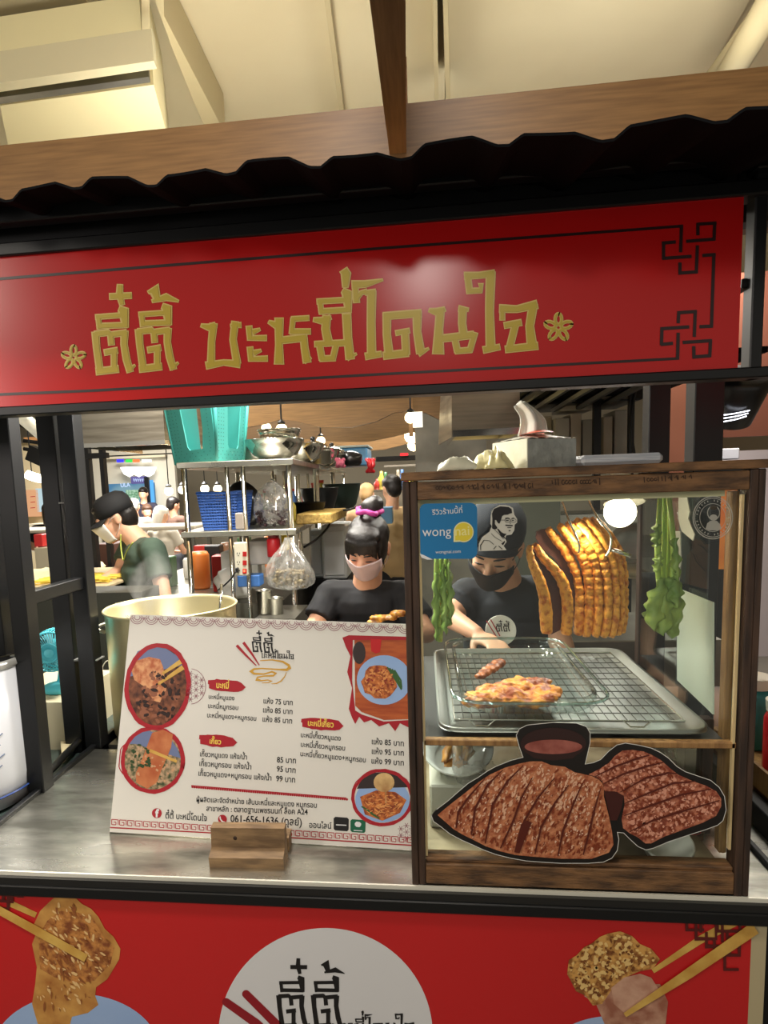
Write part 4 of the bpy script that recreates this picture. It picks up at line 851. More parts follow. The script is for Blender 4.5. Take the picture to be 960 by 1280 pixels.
mb = MB(); mb.tube([(a0, c0, zw), (a1, c0, zw), (a1, c1, zw), (a0, c1, zw)], .002, 6, closed=True); mb.build('frame_wire', CHROME, wr)
for x in (.38, .1): MB().tube([(x - .025, c0, zw), (x - .012, c0, 1.089), (x + .012, c0, 1.089), (x + .025, c0, zw)], .0016, 6).build('foot', CHROME, wr)
gd = thing('glass_baking_dish', 'clear glass baking dish with roast pork standing on the cooling rack', 'dish', (.15, .3, 1.116))
cs = [Vector((.058, .078, 0)), Vector((.325, .078, 0)), Vector((.325, .55, 0)), Vector((.058, .55, 0))]
DG = glass_mat('dish glass', (.95, .99, .98), .05, .02)
tray('d', cs, [(.014, 1.1035), (.006, 1.118), (-.004, 1.136), (-.012, 1.138), (-.011, 1.142), (-.004, 1.142), (.010, 1.120), (.022, 1.108)], .07, DG, gd).build('bowl', DG, gd, True)
l = loop([Vector((.046, .066, 1.141)), Vector((.337, .066, 1.141)), Vector((.337, .562, 1.141)), Vector((.046, .562, 1.141))], .075)
MB().tube(l, .0032, 8, closed=True).build('rim', glass_mat('dish rim glass', (.72, .93, .92), .35, .05), gd, True)
# roast pieces
ROAST = mat('roast pork', (240, 156, 48), .45, rgb2=(160, 70, 18), nscale=40, sharp=(.40, .60), bump=.8, bscale=120, detail=6)
def lump(name, pts, label, seed, vox=.0035, amp=.008, m=ROAST):
    mb = MB()
    for c, r in pts: mb.ell(c, r, n=12)
    def dp(p, n): return p + n * (amp * noise.noise(p * 42 + Vector((seed, 0, 0))) + amp * .5 * noise.noise(p * 110))
    o = remesh(mb, name, m, None, vox, 2, dp); tag(o, label, 'meat'); return o
lump('roast_pork', [((.105, .135, 1.120), (.040, .030, .012)), ((.15, .155, 1.126), (.045, .045, .014)), ((.20, .15, 1.120), (.05, .035, .012)), ((.175, .215, 1.124), (.055, .030, .012)), ((.235, .185, 1.122), (.030, .045, .012)), ((.13, .205, 1.120), (.035, .025, .010)), ((.115, .165, 1.124), (.045, .025, .011)), ((.21, .235, 1.130), (.05, .016, .008))], 'pile of glazed golden roast pork at the front of the glass dish', 1)
lump('roast_pork', [((.118, .325, 1.114), (.014, .012, .006)), ((.128, .338, 1.117), (.016, .015, .008)), ((.139, .352, 1.120), (.017, .016, .009)), ((.150, .366, 1.122), (.017, .017, .010)), ((.161, .380, 1.124), (.016, .018, .011)), ((.169, .392, 1.125), (.013, .014, .010))], 'small brown strip of roast pork lying alone at the back of the glass dish', 5, .0025, .003, mat('roast pork dark', (196, 108, 44), .4, rgb2=(104, 46, 18), nscale=60, bump=.5))
# crispy belly
CRIS = mat('crackling', (240, 168, 66), .42, rgb2=(190, 100, 28), nscale=95, sharp=(.46, .66), bump=.7, bscale=170, detail=5)
def zc(x, y): return (660 + x / 6.857, 640 + y / 6.857)
bel = thing('crispy_pork_belly', 'large scored slab of crispy pork belly hanging from hooks under the bulb', 'meat', tuple(aty(*zc(500, 0), .25)))
strips = [([(165, 140), (235, 225), (320, 330), (380, 450), (418, 560), (440, 700), (440, 880), (432, 1050)], [56, 84, 95, 82, 74, 78, 84, 78]),
 ([(265, 108), (360, 225), (438, 335), (490, 440), (512, 560), (525, 700), (520, 880), (502, 1065)], [60, 95, 100, 92, 80, 78, 76, 70]),
 ([(335, 85), (440, 200), (520, 325), (570, 440), (592, 560), (602, 700), (600, 880), (575, 1072)], [60, 90, 92, 84, 78, 76, 78, 72]),
 ([(405, 65), (510, 175), (600, 320), (650, 445), (668, 560), (682, 700), (678, 890), (648, 1074)], [60, 90, 88, 80, 76, 78, 78, 72]),
 ([(475, 55), (575, 160), (665, 300), (718, 430), (738, 560), (748, 710), (742, 890), (712, 1072)], [56, 80, 78, 74, 72, 72, 72, 66]),
 ([(540, 52), (635, 150), (722, 290), (772, 420), (790, 560), (800, 720), (796, 890), (764, 1058)], [50, 70, 66, 62, 60, 62, 62, 60]),
 ([(592, 55), (690, 180), (782, 320), (818, 440), (832, 580), (832, 720), (828, 890), (806, 1030)], [40, 50, 50, 48, 46, 46, 46, 44])]
def catm(P, n):
    o = []
    for i in range(len(P) - 1):
        p0, p1, p2, p3 = P[max(i - 1, 0)], P[i], P[i + 1], P[min(i + 2, len(P) - 1)]
        for k in range(n):
            t_ = k / n; o.append(.5 * ((2 * p1) + (p2 - p0) * t_ + (2 * p0 - 5 * p1 + 4 * p2 - p3) * t_ * t_ + (3 * p1 - p0 - 3 * p2 + p3) * t_ ** 3))
    o.append(P[-1]); return o
def pstrip(pts, ws, Y, parent, sd, name='scored_strip', m=CRIS, depth=.013, cuts=True, spread=0):
    P = catm([Vector((*zc(*q), w_ / 6.857 / 2)) for q, w_ in zip(pts, ws)], 9); k = len(P); n = 14; vs = []
    for i, p in enumerate(P):
        a = P[max(i - 1, 0)]; b_ = P[min(i + 1, k - 1)]; t_ = Vector((b_.x - a.x, b_.y - a.y)).normalized(); nn = Vector((-t_.y, t_.x))
        ctr = aty(p.x, p.y, Y); hw = (aty(p.x + nn.x * p.z, p.y + nn.y * p.z, Y) - ctr)
        sh = 1.0
        if i < 2: sh = (.45, .8)[i]
        if i > k - 3: sh = (.8, .5)[i - (k - 2)]
        if cuts:
            f = i / (k - 1)
            if .30 < f < .80 and i % 5 == 0: sh *= .70
        for j in range(n):
            an = 2 * PI * j / n; cx = math.copysign(abs(math.cos(an)) ** .6, math.cos(an)); sy = math.copysign(abs(math.sin(an)) ** .75, math.sin(an))
            q = ctr + hw * cx * (.965 if sh > .9 else .95 * (.6 + .4 * sh)) + Vector((0, -1, 0)) * depth * sy * sh
            q += Vector((noise.noise(q * 120 + Vector((sd, 0, 0))), noise.noise(q * 120 + Vector((0, sd, 0))), noise.noise(q * 120))) * .0022
            vs.append(q)
    fs = [(i * n + j, i * n + (j + 1) % n, (i + 1) * n + (j + 1) % n, (i + 1) * n + j) for i in range(k - 1) for j in range(n)]
    fs += [tuple(range(n)), tuple((k - 1) * n + j for j in range(n))]
    o = MB().add(vs, fs).build(name, m, parent, True); return o
for i, (p, w_) in enumerate(strips): pstrip(p, w_, .245 + .0045 * (i - 3) ** 2 * .55, bel, i * 3.1)
MEATD = mat('pork lean side', (92, 48, 34), .4, rgb2=(58, 30, 26), nscale=14, bump=.3)
MB().solid([aty(*zc(*q), .268) for q in [(75, 170), (110, 150), (170, 145), (330, 300), (440, 500), (700, 560), (800, 600), (790, 1020), (400, 1050), (385, 800), (330, 560), (230, 400), (110, 300), (70, 230)]], (0, .012, 0)).build('lean_side', MEATD, bel)
b2 = thing('crispy_pork_strip', 'two long curved crackling strips hanging at the left of the big pork slab', 'meat', tuple(aty(*zc(100, 200), .235)))
pstrip([(30, 285), (14, 350), (55, 480), (112, 620), (145, 760), (155, 900), (160, 1040)], [34, 62, 84, 96, 104, 108, 100], .225, b2, 22, cuts=False); pstrip([(50, 270), (130, 390), (235, 500), (305, 620), (335, 760), (338, 900), (325, 1050)], [50, 78, 92, 98, 96, 98, 92], .235, b2, 31, cuts=False)
MB().solid([aty(*zc(*q), .25) for q in [(60, 300), (130, 420), (250, 560), (300, 700), (300, 1000), (200, 1050), (180, 900), (170, 700), (120, 500), (50, 380)]], (0, .01, 0)).build('lean_side', MEATD, b2)
# rod and hooks
rod = MB().tube([(X0 + .01, .26, 1.524), (X1 - .01, .26, 1.524)], .004, 10).build('hanging_rod', CHROME, None, True); tag(rod, 'thin steel rod across the top of the glass case', 'rod')
def hook(pts, Y, label, r=.0022):
    q = [aty(*zc(*p), Y) for p in pts]; q[0] = Vector((q[0].x, .26, 1.528))
    P = catm(q, 5); o = MB().tube(P, r, 8).build('meat_hook', CHROME, None, True); tag(o, label, 'hook')
hook([(300, -80), (345, 60), (405, 190), (440, 290), (432, 350)], .205, 'left steel meat hook stuck in the pork slab')
hook([(520, -80), (590, 40), (700, 190), (712, 280), (690, 350), (668, 380)], .205, 'right steel meat hook stuck in the pork slab beside the bulb')
o = MB().tube([aty(*zc(715, 325), .2), aty(*zc(880, 375), .2)], .0045, 8).build('skewer', CHROME, None, True); tag(o, 'short bright steel skewer poking out of the right edge of the pork slab', 'skewer')
# bulb
bc = aty(775, 640, .30)
bu = thing('light_bulb', 'glaring round light bulb hanging in the top of the glass case', 'light bulb', tuple(bc))
MB().ell(bc, .032, n=24).build('globe', emis('bulb glow', (255, 240, 205), 9), bu, True)
MB().lathe([(.012, .03), (.016, .036), (.016, .06), (.02, .062), (.02, .085), (.0, .085)], bc, 16).build('socket', WHITEP, bu, True)
MB().lathe([(.016, .034), (.026, .026), (.040, .006), (.042, .006), (.030, .030), (.016, .040)], bc + Vector((.012, .012, .012)), 24, Matrix.Rotation(-.3, 4, 'X')).build('reflector', mat('frosted reflector', (150, 146, 136), .35), bu, True)
# greens
STEM = mat('green stem', (176, 200, 96), .4, rgb2=(142, 178, 70), nscale=12, stretch=(8, 8, 1), sub=.1)
LEAF = mat('leaf green', (150, 176, 84), .45, rgb2=(92, 128, 50), nscale=18, bump=.5, bscale=60)
def greens(label, stems, leaves, Y, stemr):
    g = thing('hanging_greens', label, 'vegetable', tuple(aty(*stems[0][0], Y)), 'bunches of greens in the glass case')
    for k, s in enumerate(stems):
        P = catm([aty(u, v, Y + .012 * (k % 3 - 1)) for u, v in s], 6); n_ = len(P)
        P[0] = P[0].copy(); MB().tube(P, [stemr * (.8 + .3 * math.sin(PI * i / n_)) for i in range(n_)], 8).build('stalk', STEM, g, True)
    for k, (a, b_, w_, bend) in enumerate(leaves):
        A_ = aty(*a, Y - .012 - .004 * (k % 3)); B_ = aty(*b_, Y - .012 - .008 * (k % 4)); ax = B_ - A_; sd = Vector((1, 0, 0)) if abs(ax.z) > abs(ax.x) else Vector((0, 0, 1)); sd = (sd - ax.normalized() * sd.dot(ax.normalized())).normalized(); W_ = w_ * 1.3 / 809
        def fn(s, t_, A_=A_, ax=ax, sd=sd, W_=W_, bend=bend, k=k):
            wd = W_ * math.sin(PI * min(1, .08 + t_ * .92)) ** .6 * (.75 + .5 * t_); x = (s - .5) * wd
            p = A_ + ax * t_ + sd * (x + bend * .001 * math.sin(PI * t_)); fz_ = abs(s - .5) * 2
            p.y += .008 * fz_ ** 2 * math.sin(14 * t_ + 3 * k + 5 * s) + .016 * math.cos(PI * (s - .5)) * -.5 + .004 * noise.noise(p * 70)
            p += sd * .003 * fz_ * math.sin(24 * t_ + k)
            return p
        mb = MB(); mb.grid(fn, 10, 18); o = mb.build('leaf', LEAF, g, True); so = o.modifiers.new('s', 'SOLIDIFY'); so.thickness = .0008
    return g
greens('bunch of long stemmed leafy greens hanging at the right of the bulb', [[(826, 606), (823, 660), (822, 700), (824, 735)], [(831, 604), (830, 660), (829, 710), (828, 750)], [(838, 604), (836, 650), (835, 710), (833, 745)], [(834, 606), (840, 660), (842, 705), (838, 740)]],
   [((821, 655), (819, 684), 10, 0), ((825, 690), (820, 716), 8, 0), ((843, 672), (846, 726), 9, 0), ((828, 722), (816, 788), 20, -3), ((836, 722), (838, 797), 25, 4), ((826, 740), (811, 780), 18, -4), ((842, 715), (845, 760), 15, 2), ((830, 740), (828, 794), 22, 0)], .17, .0052)
greens('bunch of pale green stalks hanging below the blue sticker', [[(546, 696), (546, 750), (548, 800)], [(552, 696), (551, 750), (550, 802)], [(558, 697), (560, 740), (561, 782)]],
   [((545, 715), (546, 800), 9, 0), ((553, 705), (555, 788), 9, 3), ((561, 702), (564, 780), 8, 0), ((557, 740), (557, 792), 9, 0)], .13, .0056)
# hanging plastic film by the greens
def film(name, label, cat, fn, nu, nv, m=PLAS, parent=None):
    mb = MB(); mb.grid(fn, nu, nv); o = mb.build(name, m, parent, True); tag(o, label, cat); return o
# pale board at the right side
o = MB().solid([atx(848, 735, X1 - .02), atx(893, 753, X1 - .02), atx(893, 893, X1 - .02), atx(848, 850, X1 - .02)], (-.003, 0, 0)).build('acrylic_board', mat('pale green acrylic', (206, 218, 200), .3), None); tag(o, 'pale greenish acrylic board standing at the right inside the glass case', 'board')
p_ = [atx(848, 620, X1 - .016), atx(858, 618, X1 - .016), atx(862, 640, X1 - .016), atx(860, 648, X1 - .016), atx(868, 668, X1 - .016), atx(866, 676, X1 - .016), atx(852, 664, X1 - .016), atx(848, 650, X1 - .016)]
o = MB().solid(p_, (.002, 0, 0)).build('peeled_sticker', mat('grey paper', (176, 176, 164), .6), case); L(o, 'torn grey sticker on the right side glass')
p_ = [atx(842, 664, X1 - .016), atx(850, 664, X1 - .016), atx(851, 700, X1 - .016), atx(848, 730, X1 - .016), atx(844, 728, X1 - .016)]
o = MB().solid(p_, (.002, 0, 0)).build('peeled_sticker', MC['grey paper'], case)
# lower shelf: bowl of cracklings, bags, lid
c = atz(557, 990, .842); cb_ = Vector((.035 + .02, .20, .842))
bw = thing('white_bowl', 'white bowl with a curved rim at the left in the bottom of the glass case', 'bowl', tuple(cb_))
cb_ = Vector((.06, .24, .97)); T = Matrix.Rotation(.5, 4, 'X')
bw.location = cb_
MB().lathe([(.03, -.03), (.05, -.02), (.072, .02), (.076, .022), (.074, .026), (.048, -.014), (.0, -.022)], cb_, 32, T).build('bowl', mat('white porcelain', (222, 224, 220), .2), bw, True)
o = MB().box((-.0, .16, .842), (.12, .32, .935), bev=.004).build('white_box', mat('dull white carton', (190, 188, 176), .6)); tag(o, 'dull white carton under the bowl in the bottom of the glass case', 'box')
CRK = mat('fried cracker', (206, 150, 66), .5, rgb2=(150, 92, 34), nscale=40, bump=.4)
for k, (dx, dz, a) in enumerate(((-.02, .01, .5), (.0, .018, -.2), (.015, .0, .9), (-.005, -.008, 1.5), (.02, .022, .2))):
    T2 = Matrix.Translation(cb_ + Vector((dx, -.02 - .004 * k, dz))) @ Matrix.Rotation(a, 4, 'Y') @ Matrix.Rotation(.8 + .2 * k, 4, 'X')
    mb = MB(); mb.grid(lambda s, t_: T2 @ Vector(((s - .5) * .022 * (1 - abs(t_ - .5)), (t_ - .5) * .05, .01 * math.cos((s - .5) * 4) + .003 * math.sin(t_ * 9))), 5, 8)
    o = mb.build('fried_cracker', CRK, None, True); o.modifiers.new('s', 'SOLIDIFY').thickness = .002; tag(o, 'folded golden fried cracker in the white bowl inside the glass case', 'cracker', 'fried crackers in the bowl')
def bag(name, label, c, r, seed, m=PLAS, n=28, amp=.25, knot=True, parent=None, cat='bag'):
    mb = MB(); c = Vector(c)
    mb.ell((0, 0, 0), 1.0, n=n)
    vs = []
    for p in mb.v:
        p = Vector(p); k = 1 + amp * noise.noise(p * 1.6 + Vector((seed, seed, 0))) + amp * .35 * abs(noise.noise(p * 5 + Vector((0, seed, 0)))) 
        if knot and p.z > .55: k *= 1 - (p.z - .55) * 1.5
        q = Vector((p.x * r[0] * k, p.y * r[1] * k, p.z * r[2] * (k if p.z < .55 else 1.15)))
        q.z = max(q.z, -r[2] * .82)
        vs.append(q + c)
    mb.v = [tuple(v) for v in vs]; o = mb.build(name, m, parent, True)
    if parent is None: tag(o, label, cat)
    return o
bag('plastic_bag', 'larger clear crumpled plastic bag behind the pork decal in the case bottom', (.16, .22, .965), (.11, .10, .125), 3)
bag('plastic_bag', 'smaller clear crumpled plastic bag beside the paper bowl in the glass case', (.425, .20, .95), (.055, .06, .12), 9)
lidc = Vector((.43, .075, .875))
ld = thing('paper_bowl', 'white paper bowl with a small red mark, bottom right in the glass case', 'bowl', tuple(lidc))
MB().lathe([(.03, -.028), (.045, .0), (.048, .002), (.044, .004), (.028, -.02), (0, -.02)], lidc, 28, Matrix.Rotation(.35, 4, 'X')).build('bowl', WHITEP, ld, True)
MB().box((.40, .05, ZC + .022), (.46, .12, ZC + .03)).build('base', WHITEP, ld)
mb = MB(); dP = Plane((0, .035, 0), (0, -1, 0)); mb.stroke(dP, ell2(868, 1040, 8, 3.6, 18) + [(876, 1040)], .6, 0); mb.stroke(dP, [(862, 1041), (874, 1039)], 1, 0); mb.build('mark_print', PRED, ld, recalc=False)
# ================================================================== ON THE CASE
tb = aty(600, 545, .12)
tis = thing('tissue_pack', 'grey wrapped tissue pack with one tissue pulled up, on the glass case', 'tissue pack', (.17, .12, ZT))
a = aty(660, 583, .06); b_ = aty(720, 581, .06)
tx0, tx1 = a.x - .002, b_.x
k0, k1, k2 = aty(660, 583.5, .05), aty(720, 580, .10), aty(617, 584, .16)
for q in (k0, k1, k2): q.z = ZT
k3 = k1 + k2 - k0; GT = mat('grey wrapped tissue', (168, 172, 166), .35, rgb2=(146, 150, 146), nscale=60, bump=.4, bscale=80)
MB().solid([k0, k1, k3, k2], (0, 0, .050)).build('pack', [GT], tis)
tx0 = aty(601, 583, .10).x
n2_ = (k0 - k2).cross(Vector((0, 0, 1))).normalized() * -.002; n2_ = n2_ if n2_.y < 0 else -n2_
MB().solid([k0 + n2_ * 0, k2, k2 + Vector((0, 0, .050)), k0 + Vector((0, 0, .0505))], n2_).build('pack_side', mat('white wrapped tissue', (232, 230, 206), .4, bump=.4), tis)
MB().grid(lambda s, t_: k0 + (k1 - k0) * s + (k2 - k0) * t_ + Vector((0, 0, .0505 + .010 * math.sin(PI * s) * math.sin(PI * t_) + .002 * abs(math.sin(17 * s + 9 * t_)))), 16, 10).build('film_top', mat('wrapped white film', (220, 218, 200), .25), tis, True)
MB().grid(lambda s, t_: k0 + (k1 - k0) * (.05 + .5 * t_ + .2 * s) + (k2 - k0) * (.02 + .55 * s) + Vector((0, 0, .0575 + .010 * math.sin(PI * (.1 + .6 * t_)) * math.sin(PI * (.15 + s * .7)))), 10, 4).build('label_band', mat('orange red label', (226, 84, 40), .4), tis, True)
def tissue(s, t_):
    # folded tissue rising and leaning left
    lu = 648 + 4 * math.sin(PI * min(1, t_ * 1.1)) - 4 * max(0, t_ - .7) / .3; ru = 684 - 6 * t_ - 22 * max(0, t_ - .35) ** 1.5 / .52; lv = 545 - 38 * t_; rv = 540 - 38 * t_
    u = lu + (ru - lu) * s; v = lv + (rv - lv) * s - 3 * math.sin(PI * s) * t_
    p = aty(u, v, .115); p.y += .012 * math.sin(PI * 3 * s) * (1 - .3 * t_) - .012 * math.sin(PI * s) + .006 * t_; return p
mb = MB(); mb.grid(tissue, 14, 14); o = mb.build('tissue', mat('tissue paper', (236, 234, 222), .9), tis, True); o.modifiers.new('s', 'SOLIDIFY').thickness = .002
def crump(name, label, px, Y, m, seed, depth=.06, cat='bag'):
    a = aty(px[0], px[2], Y); b_ = aty(px[1], px[3], Y); cx = (a.x + b_.x) / 2; rx = (b_.x - a.x) / 2; hz = (aty(px[0], px[2], Y).z - ZT)
    def fn(s, t_):
        x = (s - .5) * 2; y = (t_ - .5) * 2; e = max(0, 1 - abs(x) ** 2.4) * max(0, 1 - y * y)
        h = hz * e ** .6 * (.75 + .5 * noise.noise(Vector((s * 4, t_ * 3, seed))))
        return Vector((cx + x * rx, Y + y * depth / 2, ZT + .001 + max(0, h) + .003 * abs(noise.noise(Vector((s * 12, t_ * 8, seed))))))
    mb = MB(); mb.grid(fn, 30, 16); o = mb.build(name, m, None, True); o.modifiers.new('s', 'SOLIDIFY').thickness = .0008; tag(o, label, cat)
CR1 = mat('white crumpled film', (224, 222, 198), .5, bump=.4, bscale=40)
crump('crumpled_bag', 'flat white crumpled plastic bag at the left end of the case top', (546, 600, 569, 587), .05, CR1, 2)
crump('crumpled_bag', 'yellowish bunched plastic bag beside the tissue pack on the case top', (590, 640, 558, 586), .06, mat('yellowish film', (226, 216, 160), .45, bump=.3), 5, .08)
crump('crumpled_bag', 'small knotted pale yellow bag tucked against the left of the tissue pack', (604, 634, 566, 587), .035, MC['yellowish film'], 8, .05)
o = MB().box((aty(722, 580, .1).x, .07, ZT + .0005), (aty(822, 578, .1).x, .2, ZT + .019), bev=.006).build('folded_pouch', mat('white blue pouch', (214, 216, 220), .35, rgb2=(176, 184, 196), nscale=20, stretch=(1, 1, 30))); tag(o, 'flat folded white plastic pouch at the right on the case top', 'pouch')

# ================================================================== PEOPLE
def cap(mb, a, b_, ra, rb, n=10):
    a = Vector(a); b_ = Vector(b_); mb.tube([a, b_], [ra, rb], n); mb.ell(a, ra, n=n); mb.ell(b_, rb, n=n)
def hand(mb, wpos, d, side, s=1.0, curl=.5, nrm=None):
    d = Vector(d).normalized(); nrm = Vector(nrm or (0, -.3, 1)); nrm = (nrm - d * nrm.dot(d)).normalized(); x = d.cross(nrm) * side
    R = Matrix((x, d, nrm)).transposed().to_4x4(); pc = wpos + d * .05 * s
    mb.ell(pc, (.036 * s, .046 * s, .014 * s), R, 10)
    for k, (o, l) in enumerate(((-.027, .062), (-.009, .072), (.009, .068), (.026, .052))):
        a = pc + x * o * s + d * .038 * s; m_ = a + (d * math.cos(curl * .6) - nrm * math.sin(curl * .6)) * l * .5 * s; e = m_ + (d * math.cos(curl * 1.7) - nrm * math.sin(curl * 1.7)) * l * .5 * s
        cap(mb, a, m_, .0088 * s, .0082 * s, 7); cap(mb, m_, e, .0082 * s, .007 * s, 7)
    a = wpos + d * .022 * s - x * .026 * s; m_ = a + (d * .6 - x * .7 - nrm * .3).normalized() * .034 * s; e = m_ + (d * .9 - x * .1 - nrm * .4).normalized() * .028 * s
    cap(mb, a, m_, .011 * s, .0095 * s, 7); cap(mb, m_, e, .0095 * s, .008 * s, 7)
def person(label, H, yaw, pitch, sh, el, wr, hip, shirt, pants=None, skin=SKIN, vox=.008, s=1.0, roll=0, hair='short', mask=None, cap_m=None, group=None, byaw=None, sleeve=.62, hands=True, handdir=None, apron=None, hairm=None, legs=True, headvox=None, eyes=True):
    H = Vector(H); sh = [Vector(q) for q in sh]; el = [Vector(q) for q in el]; wr = [Vector(q) for q in wr]; hip = Vector(hip)
    root = thing('person', label, 'person', (hip.x, hip.y, 0), group)
    R = (Matrix.Rotation(math.radians(yaw), 4, 'Z') @ Matrix.Rotation(math.radians(roll), 4, 'Y') @ Matrix.Rotation(math.radians(pitch), 4, 'X'))
    T = Matrix.Translation(H) @ R @ Matrix.Scale(s, 4)
    RB = Matrix.Rotation(math.radians(yaw if byaw is None else byaw), 4, 'Z')
    P = lambda *q: T @ Vector(q)
    def E(mb, c, r, n=16): mb.ell(P(*c), tuple(x * s for x in r), R, n)
    mb = MB()
    for c, r in (((0, .014, .028), (.074, .090, .086)), ((0, -.030, -.012), (.061, .056, .074)), ((0, -.034, -.058), (.047, .044, .042)), ((0, -.062, -.086), (.019, .017, .015)),
                 ((0, -.070, .032), (.048, .020, .012)), ((0, -.081, -.052), (.021, .010, .007)), ((0, -.079, -.061), (.018, .010, .006)), ((.034, -.066, -.018), (.022, .018, .02)), ((-.034, -.066, -.018), (.022, .018, .02))): E(mb, c, r)
    for q in (-1, 1): E(mb, (q * .077, .014, -.008), (.008, .018, .030), 10); E(mb, (q * .082, .020, .006), (.006, .014, .018), 8)
    cap(mb, P(0, -.082, .012), P(0, -.103, -.020), .008 * s, .011 * s, 8)
    for q in (-1, 1): E(mb, (q * .010, -.094, -.024), (.008, .009, .007), 8)
    nb = (sh[0] + sh[1]) / 2 + Vector((0, 0, .02)); cap(mb, P(0, .022, -.045), nb, .052 * s, .060 * s, 14)
    body = MB()
    def torso(m_, g):
        mid = (sh[0] + sh[1]) / 2
        for k in range(7):
            f = k / 6; c = mid.lerp(hip, f) - Vector((0, 0, .035 * (1 - f)))
            rx = (.150, .165, .160, .148, .142, .150, .160)[k] * s + g; ry = (.085, .105, .112, .108, .104, .108, .112)[k] * s + g
            m_.ell(c, (rx, ry, .085 * s + g), RB, 14)
        cap(m_, sh[0], sh[1], .055 * s + g, .055 * s + g)
        cap(m_, nb + Vector((0, 0, -.01)), (sh[0] + nb) / 2 - Vector((0, 0, .01)), .05 * s + g, .052 * s + g); cap(m_, nb + Vector((0, 0, -.01)), (sh[1] + nb) / 2 - Vector((0, 0, .01)), .05 * s + g, .052 * s + g)
    torso(mb, -.012)
    for i in range(2):
        cap(mb, sh[i], el[i], .046 * s, .037 * s); cap(mb, el[i], wr[i], .037 * s, .024 * s)
        d = wr[i] - el[i]
        if hands:
            hd = handdir[i] if handdir else d
            hand(mb, wr[i], hd, 1 if i else -1, s)
    if legs:
        for q in (-1, 1):
            a = hip + RB @ Vector((q * .08, 0, 0)); k = a + Vector((q * .01, -.03, -.42 * s)); cap(mb, a, k, .085 * s, .055 * s); cap(mb, k, Vector((k.x, k.y + .03, .08)), .052 * s, .036 * s); cap(mb, Vector((k.x, k.y + .03, .06)), Vector((k.x, k.y - .12, .04)), .036 * s, .03 * s)
    remesh(mb, 'body', skin, root, vox, 3)
    # shirt
    mb = MB(); torso(mb, .008)
    for i in range(2): e = sh[i].lerp(el[i], sleeve); cap(mb, sh[i], sh[i].lerp(e, .5), .062 * s, .060 * s, 14); mb.tube([sh[i].lerp(e, .4), e], [.060 * s, .064 * s], 16)
    def fold(p, n): return p + n * (.006 * noise.noise(p * 9) + .004 * noise.noise(Vector((p.x * 30, p.y * 30, p.z * 8))))
    st = remesh(mb, 'shirt', shirt, root, vox, 3, fold)
    if legs:
        mb = MB()
        for q in (-1, 1):
            a = hip + RB @ Vector((q * .08, 0, -.02)); k = a + Vector((q * .01, -.03, -.40 * s)); cap(mb, a, k, .10 * s, .068 * s); cap(mb, k, Vector((k.x, k.y + .03, .10)), .066 * s, .055 * s)
        mb.ell(hip - Vector((0, 0, .03)), (.165 * s, .12 * s, .09), RB)
        remesh(mb, 'trousers', pants or mat('dark trousers', (34, 36, 42), .8), root, max(vox, .014), 2)
    hm = hairm or HAIR
    if hair:
        mb = MB(); E(mb, (0, .026, .044), (.081, .094, .082)); E(mb, (0, .052, .0), (.070, .062, .085))
        if hair == 'fringe':
            E(mb, (0, -.034, .084), (.064, .052, .032)); E(mb, (-.062, -.005, .02), (.018, .05, .06)); E(mb, (.062, -.005, .02), (.018, .05, .06))
            for k in range(15):
                x = -.056 + .008 * k; cap(mb, P(x, -.056 - .03 * math.cos(x * 20), .080), P(x * 1.06, -.068 - .024 * math.cos(x * 22), .040 - .016 * ((k * 7) % 5) / 5 - (.02 if abs(x) > .045 else 0)), .0070 * s, .0028 * s, 6)
            for q in (-1, 1): cap(mb, P(q * .068, -.025, .03), P(q * .070, -.035, -.06), .008 * s, .003 * s, 6)
            E(mb, (.005, .085, .128), (.044, .044, .040)); E(mb, (.014, .095, .140), (.034, .036, .032))
        elif hair == 'short':
            E(mb, (0, -.035, .082), (.060, .046, .030))
        elif hair == 'long':
            E(mb, (0, -.03, .082), (.062, .05, .03)); cap(mb, P(0, .06, 0), P(0, .085, -.16), .07 * s, .05 * s, 12)
        remesh(mb, 'hair', hm, root, vox * .75, 2)
    if hair == 'fringe':
        mb = MB(); e = []
        for k in range(24): a = 2 * PI * k / 24; rr_ = .040 + .008 * math.sin(5 * a); e.append(P(rr_ * math.cos(a), .060 + rr_ * math.sin(a), .128 - .45 * rr_ * math.sin(a) + .005 * math.sin(3 * a)))
        L(mb.tube(e, .010 * s, 8, closed=True).build('scrunchie', mat('magenta scrunchie', (196, 62, 150), .6, bump=.5), root, True), 'magenta hair scrunchie round the bun')
    if cap_m:
        mb = MB()
        prof_ = [(.084, -.002), (.088, .03), (.086, .06), (.074, .088), (.05, .106), (.0, .114)]
        mb.lathe([(a * s, b2 * s) for a, b2 in prof_], P(0, .020, .022 if pitch < 31 else .034), 24, R, sy=1.12)
        o = mb.build('cap', cap_m, root, True)
        mb = MB(); nb_ = 12; pts = []
        def brim(u_, t_):
            a = (u_ - .5) * 2.3; x = math.sin(a) * (.078 + .002 * t_); y = -.060 * math.cos(a) * 1.2 - (.072 if pitch < 31 else .022) * t_ * math.cos(a * .9) - .0; return P(x, y + .0, (.036 if pitch < 31 else .060) - .018 * t_ - .020 * (x / .08) ** 2)
        mb.grid(brim, 12, 5); b3 = mb.build('cap_brim', cap_m, root, True); b3.modifiers.new('s', 'SOLIDIFY').thickness = .003
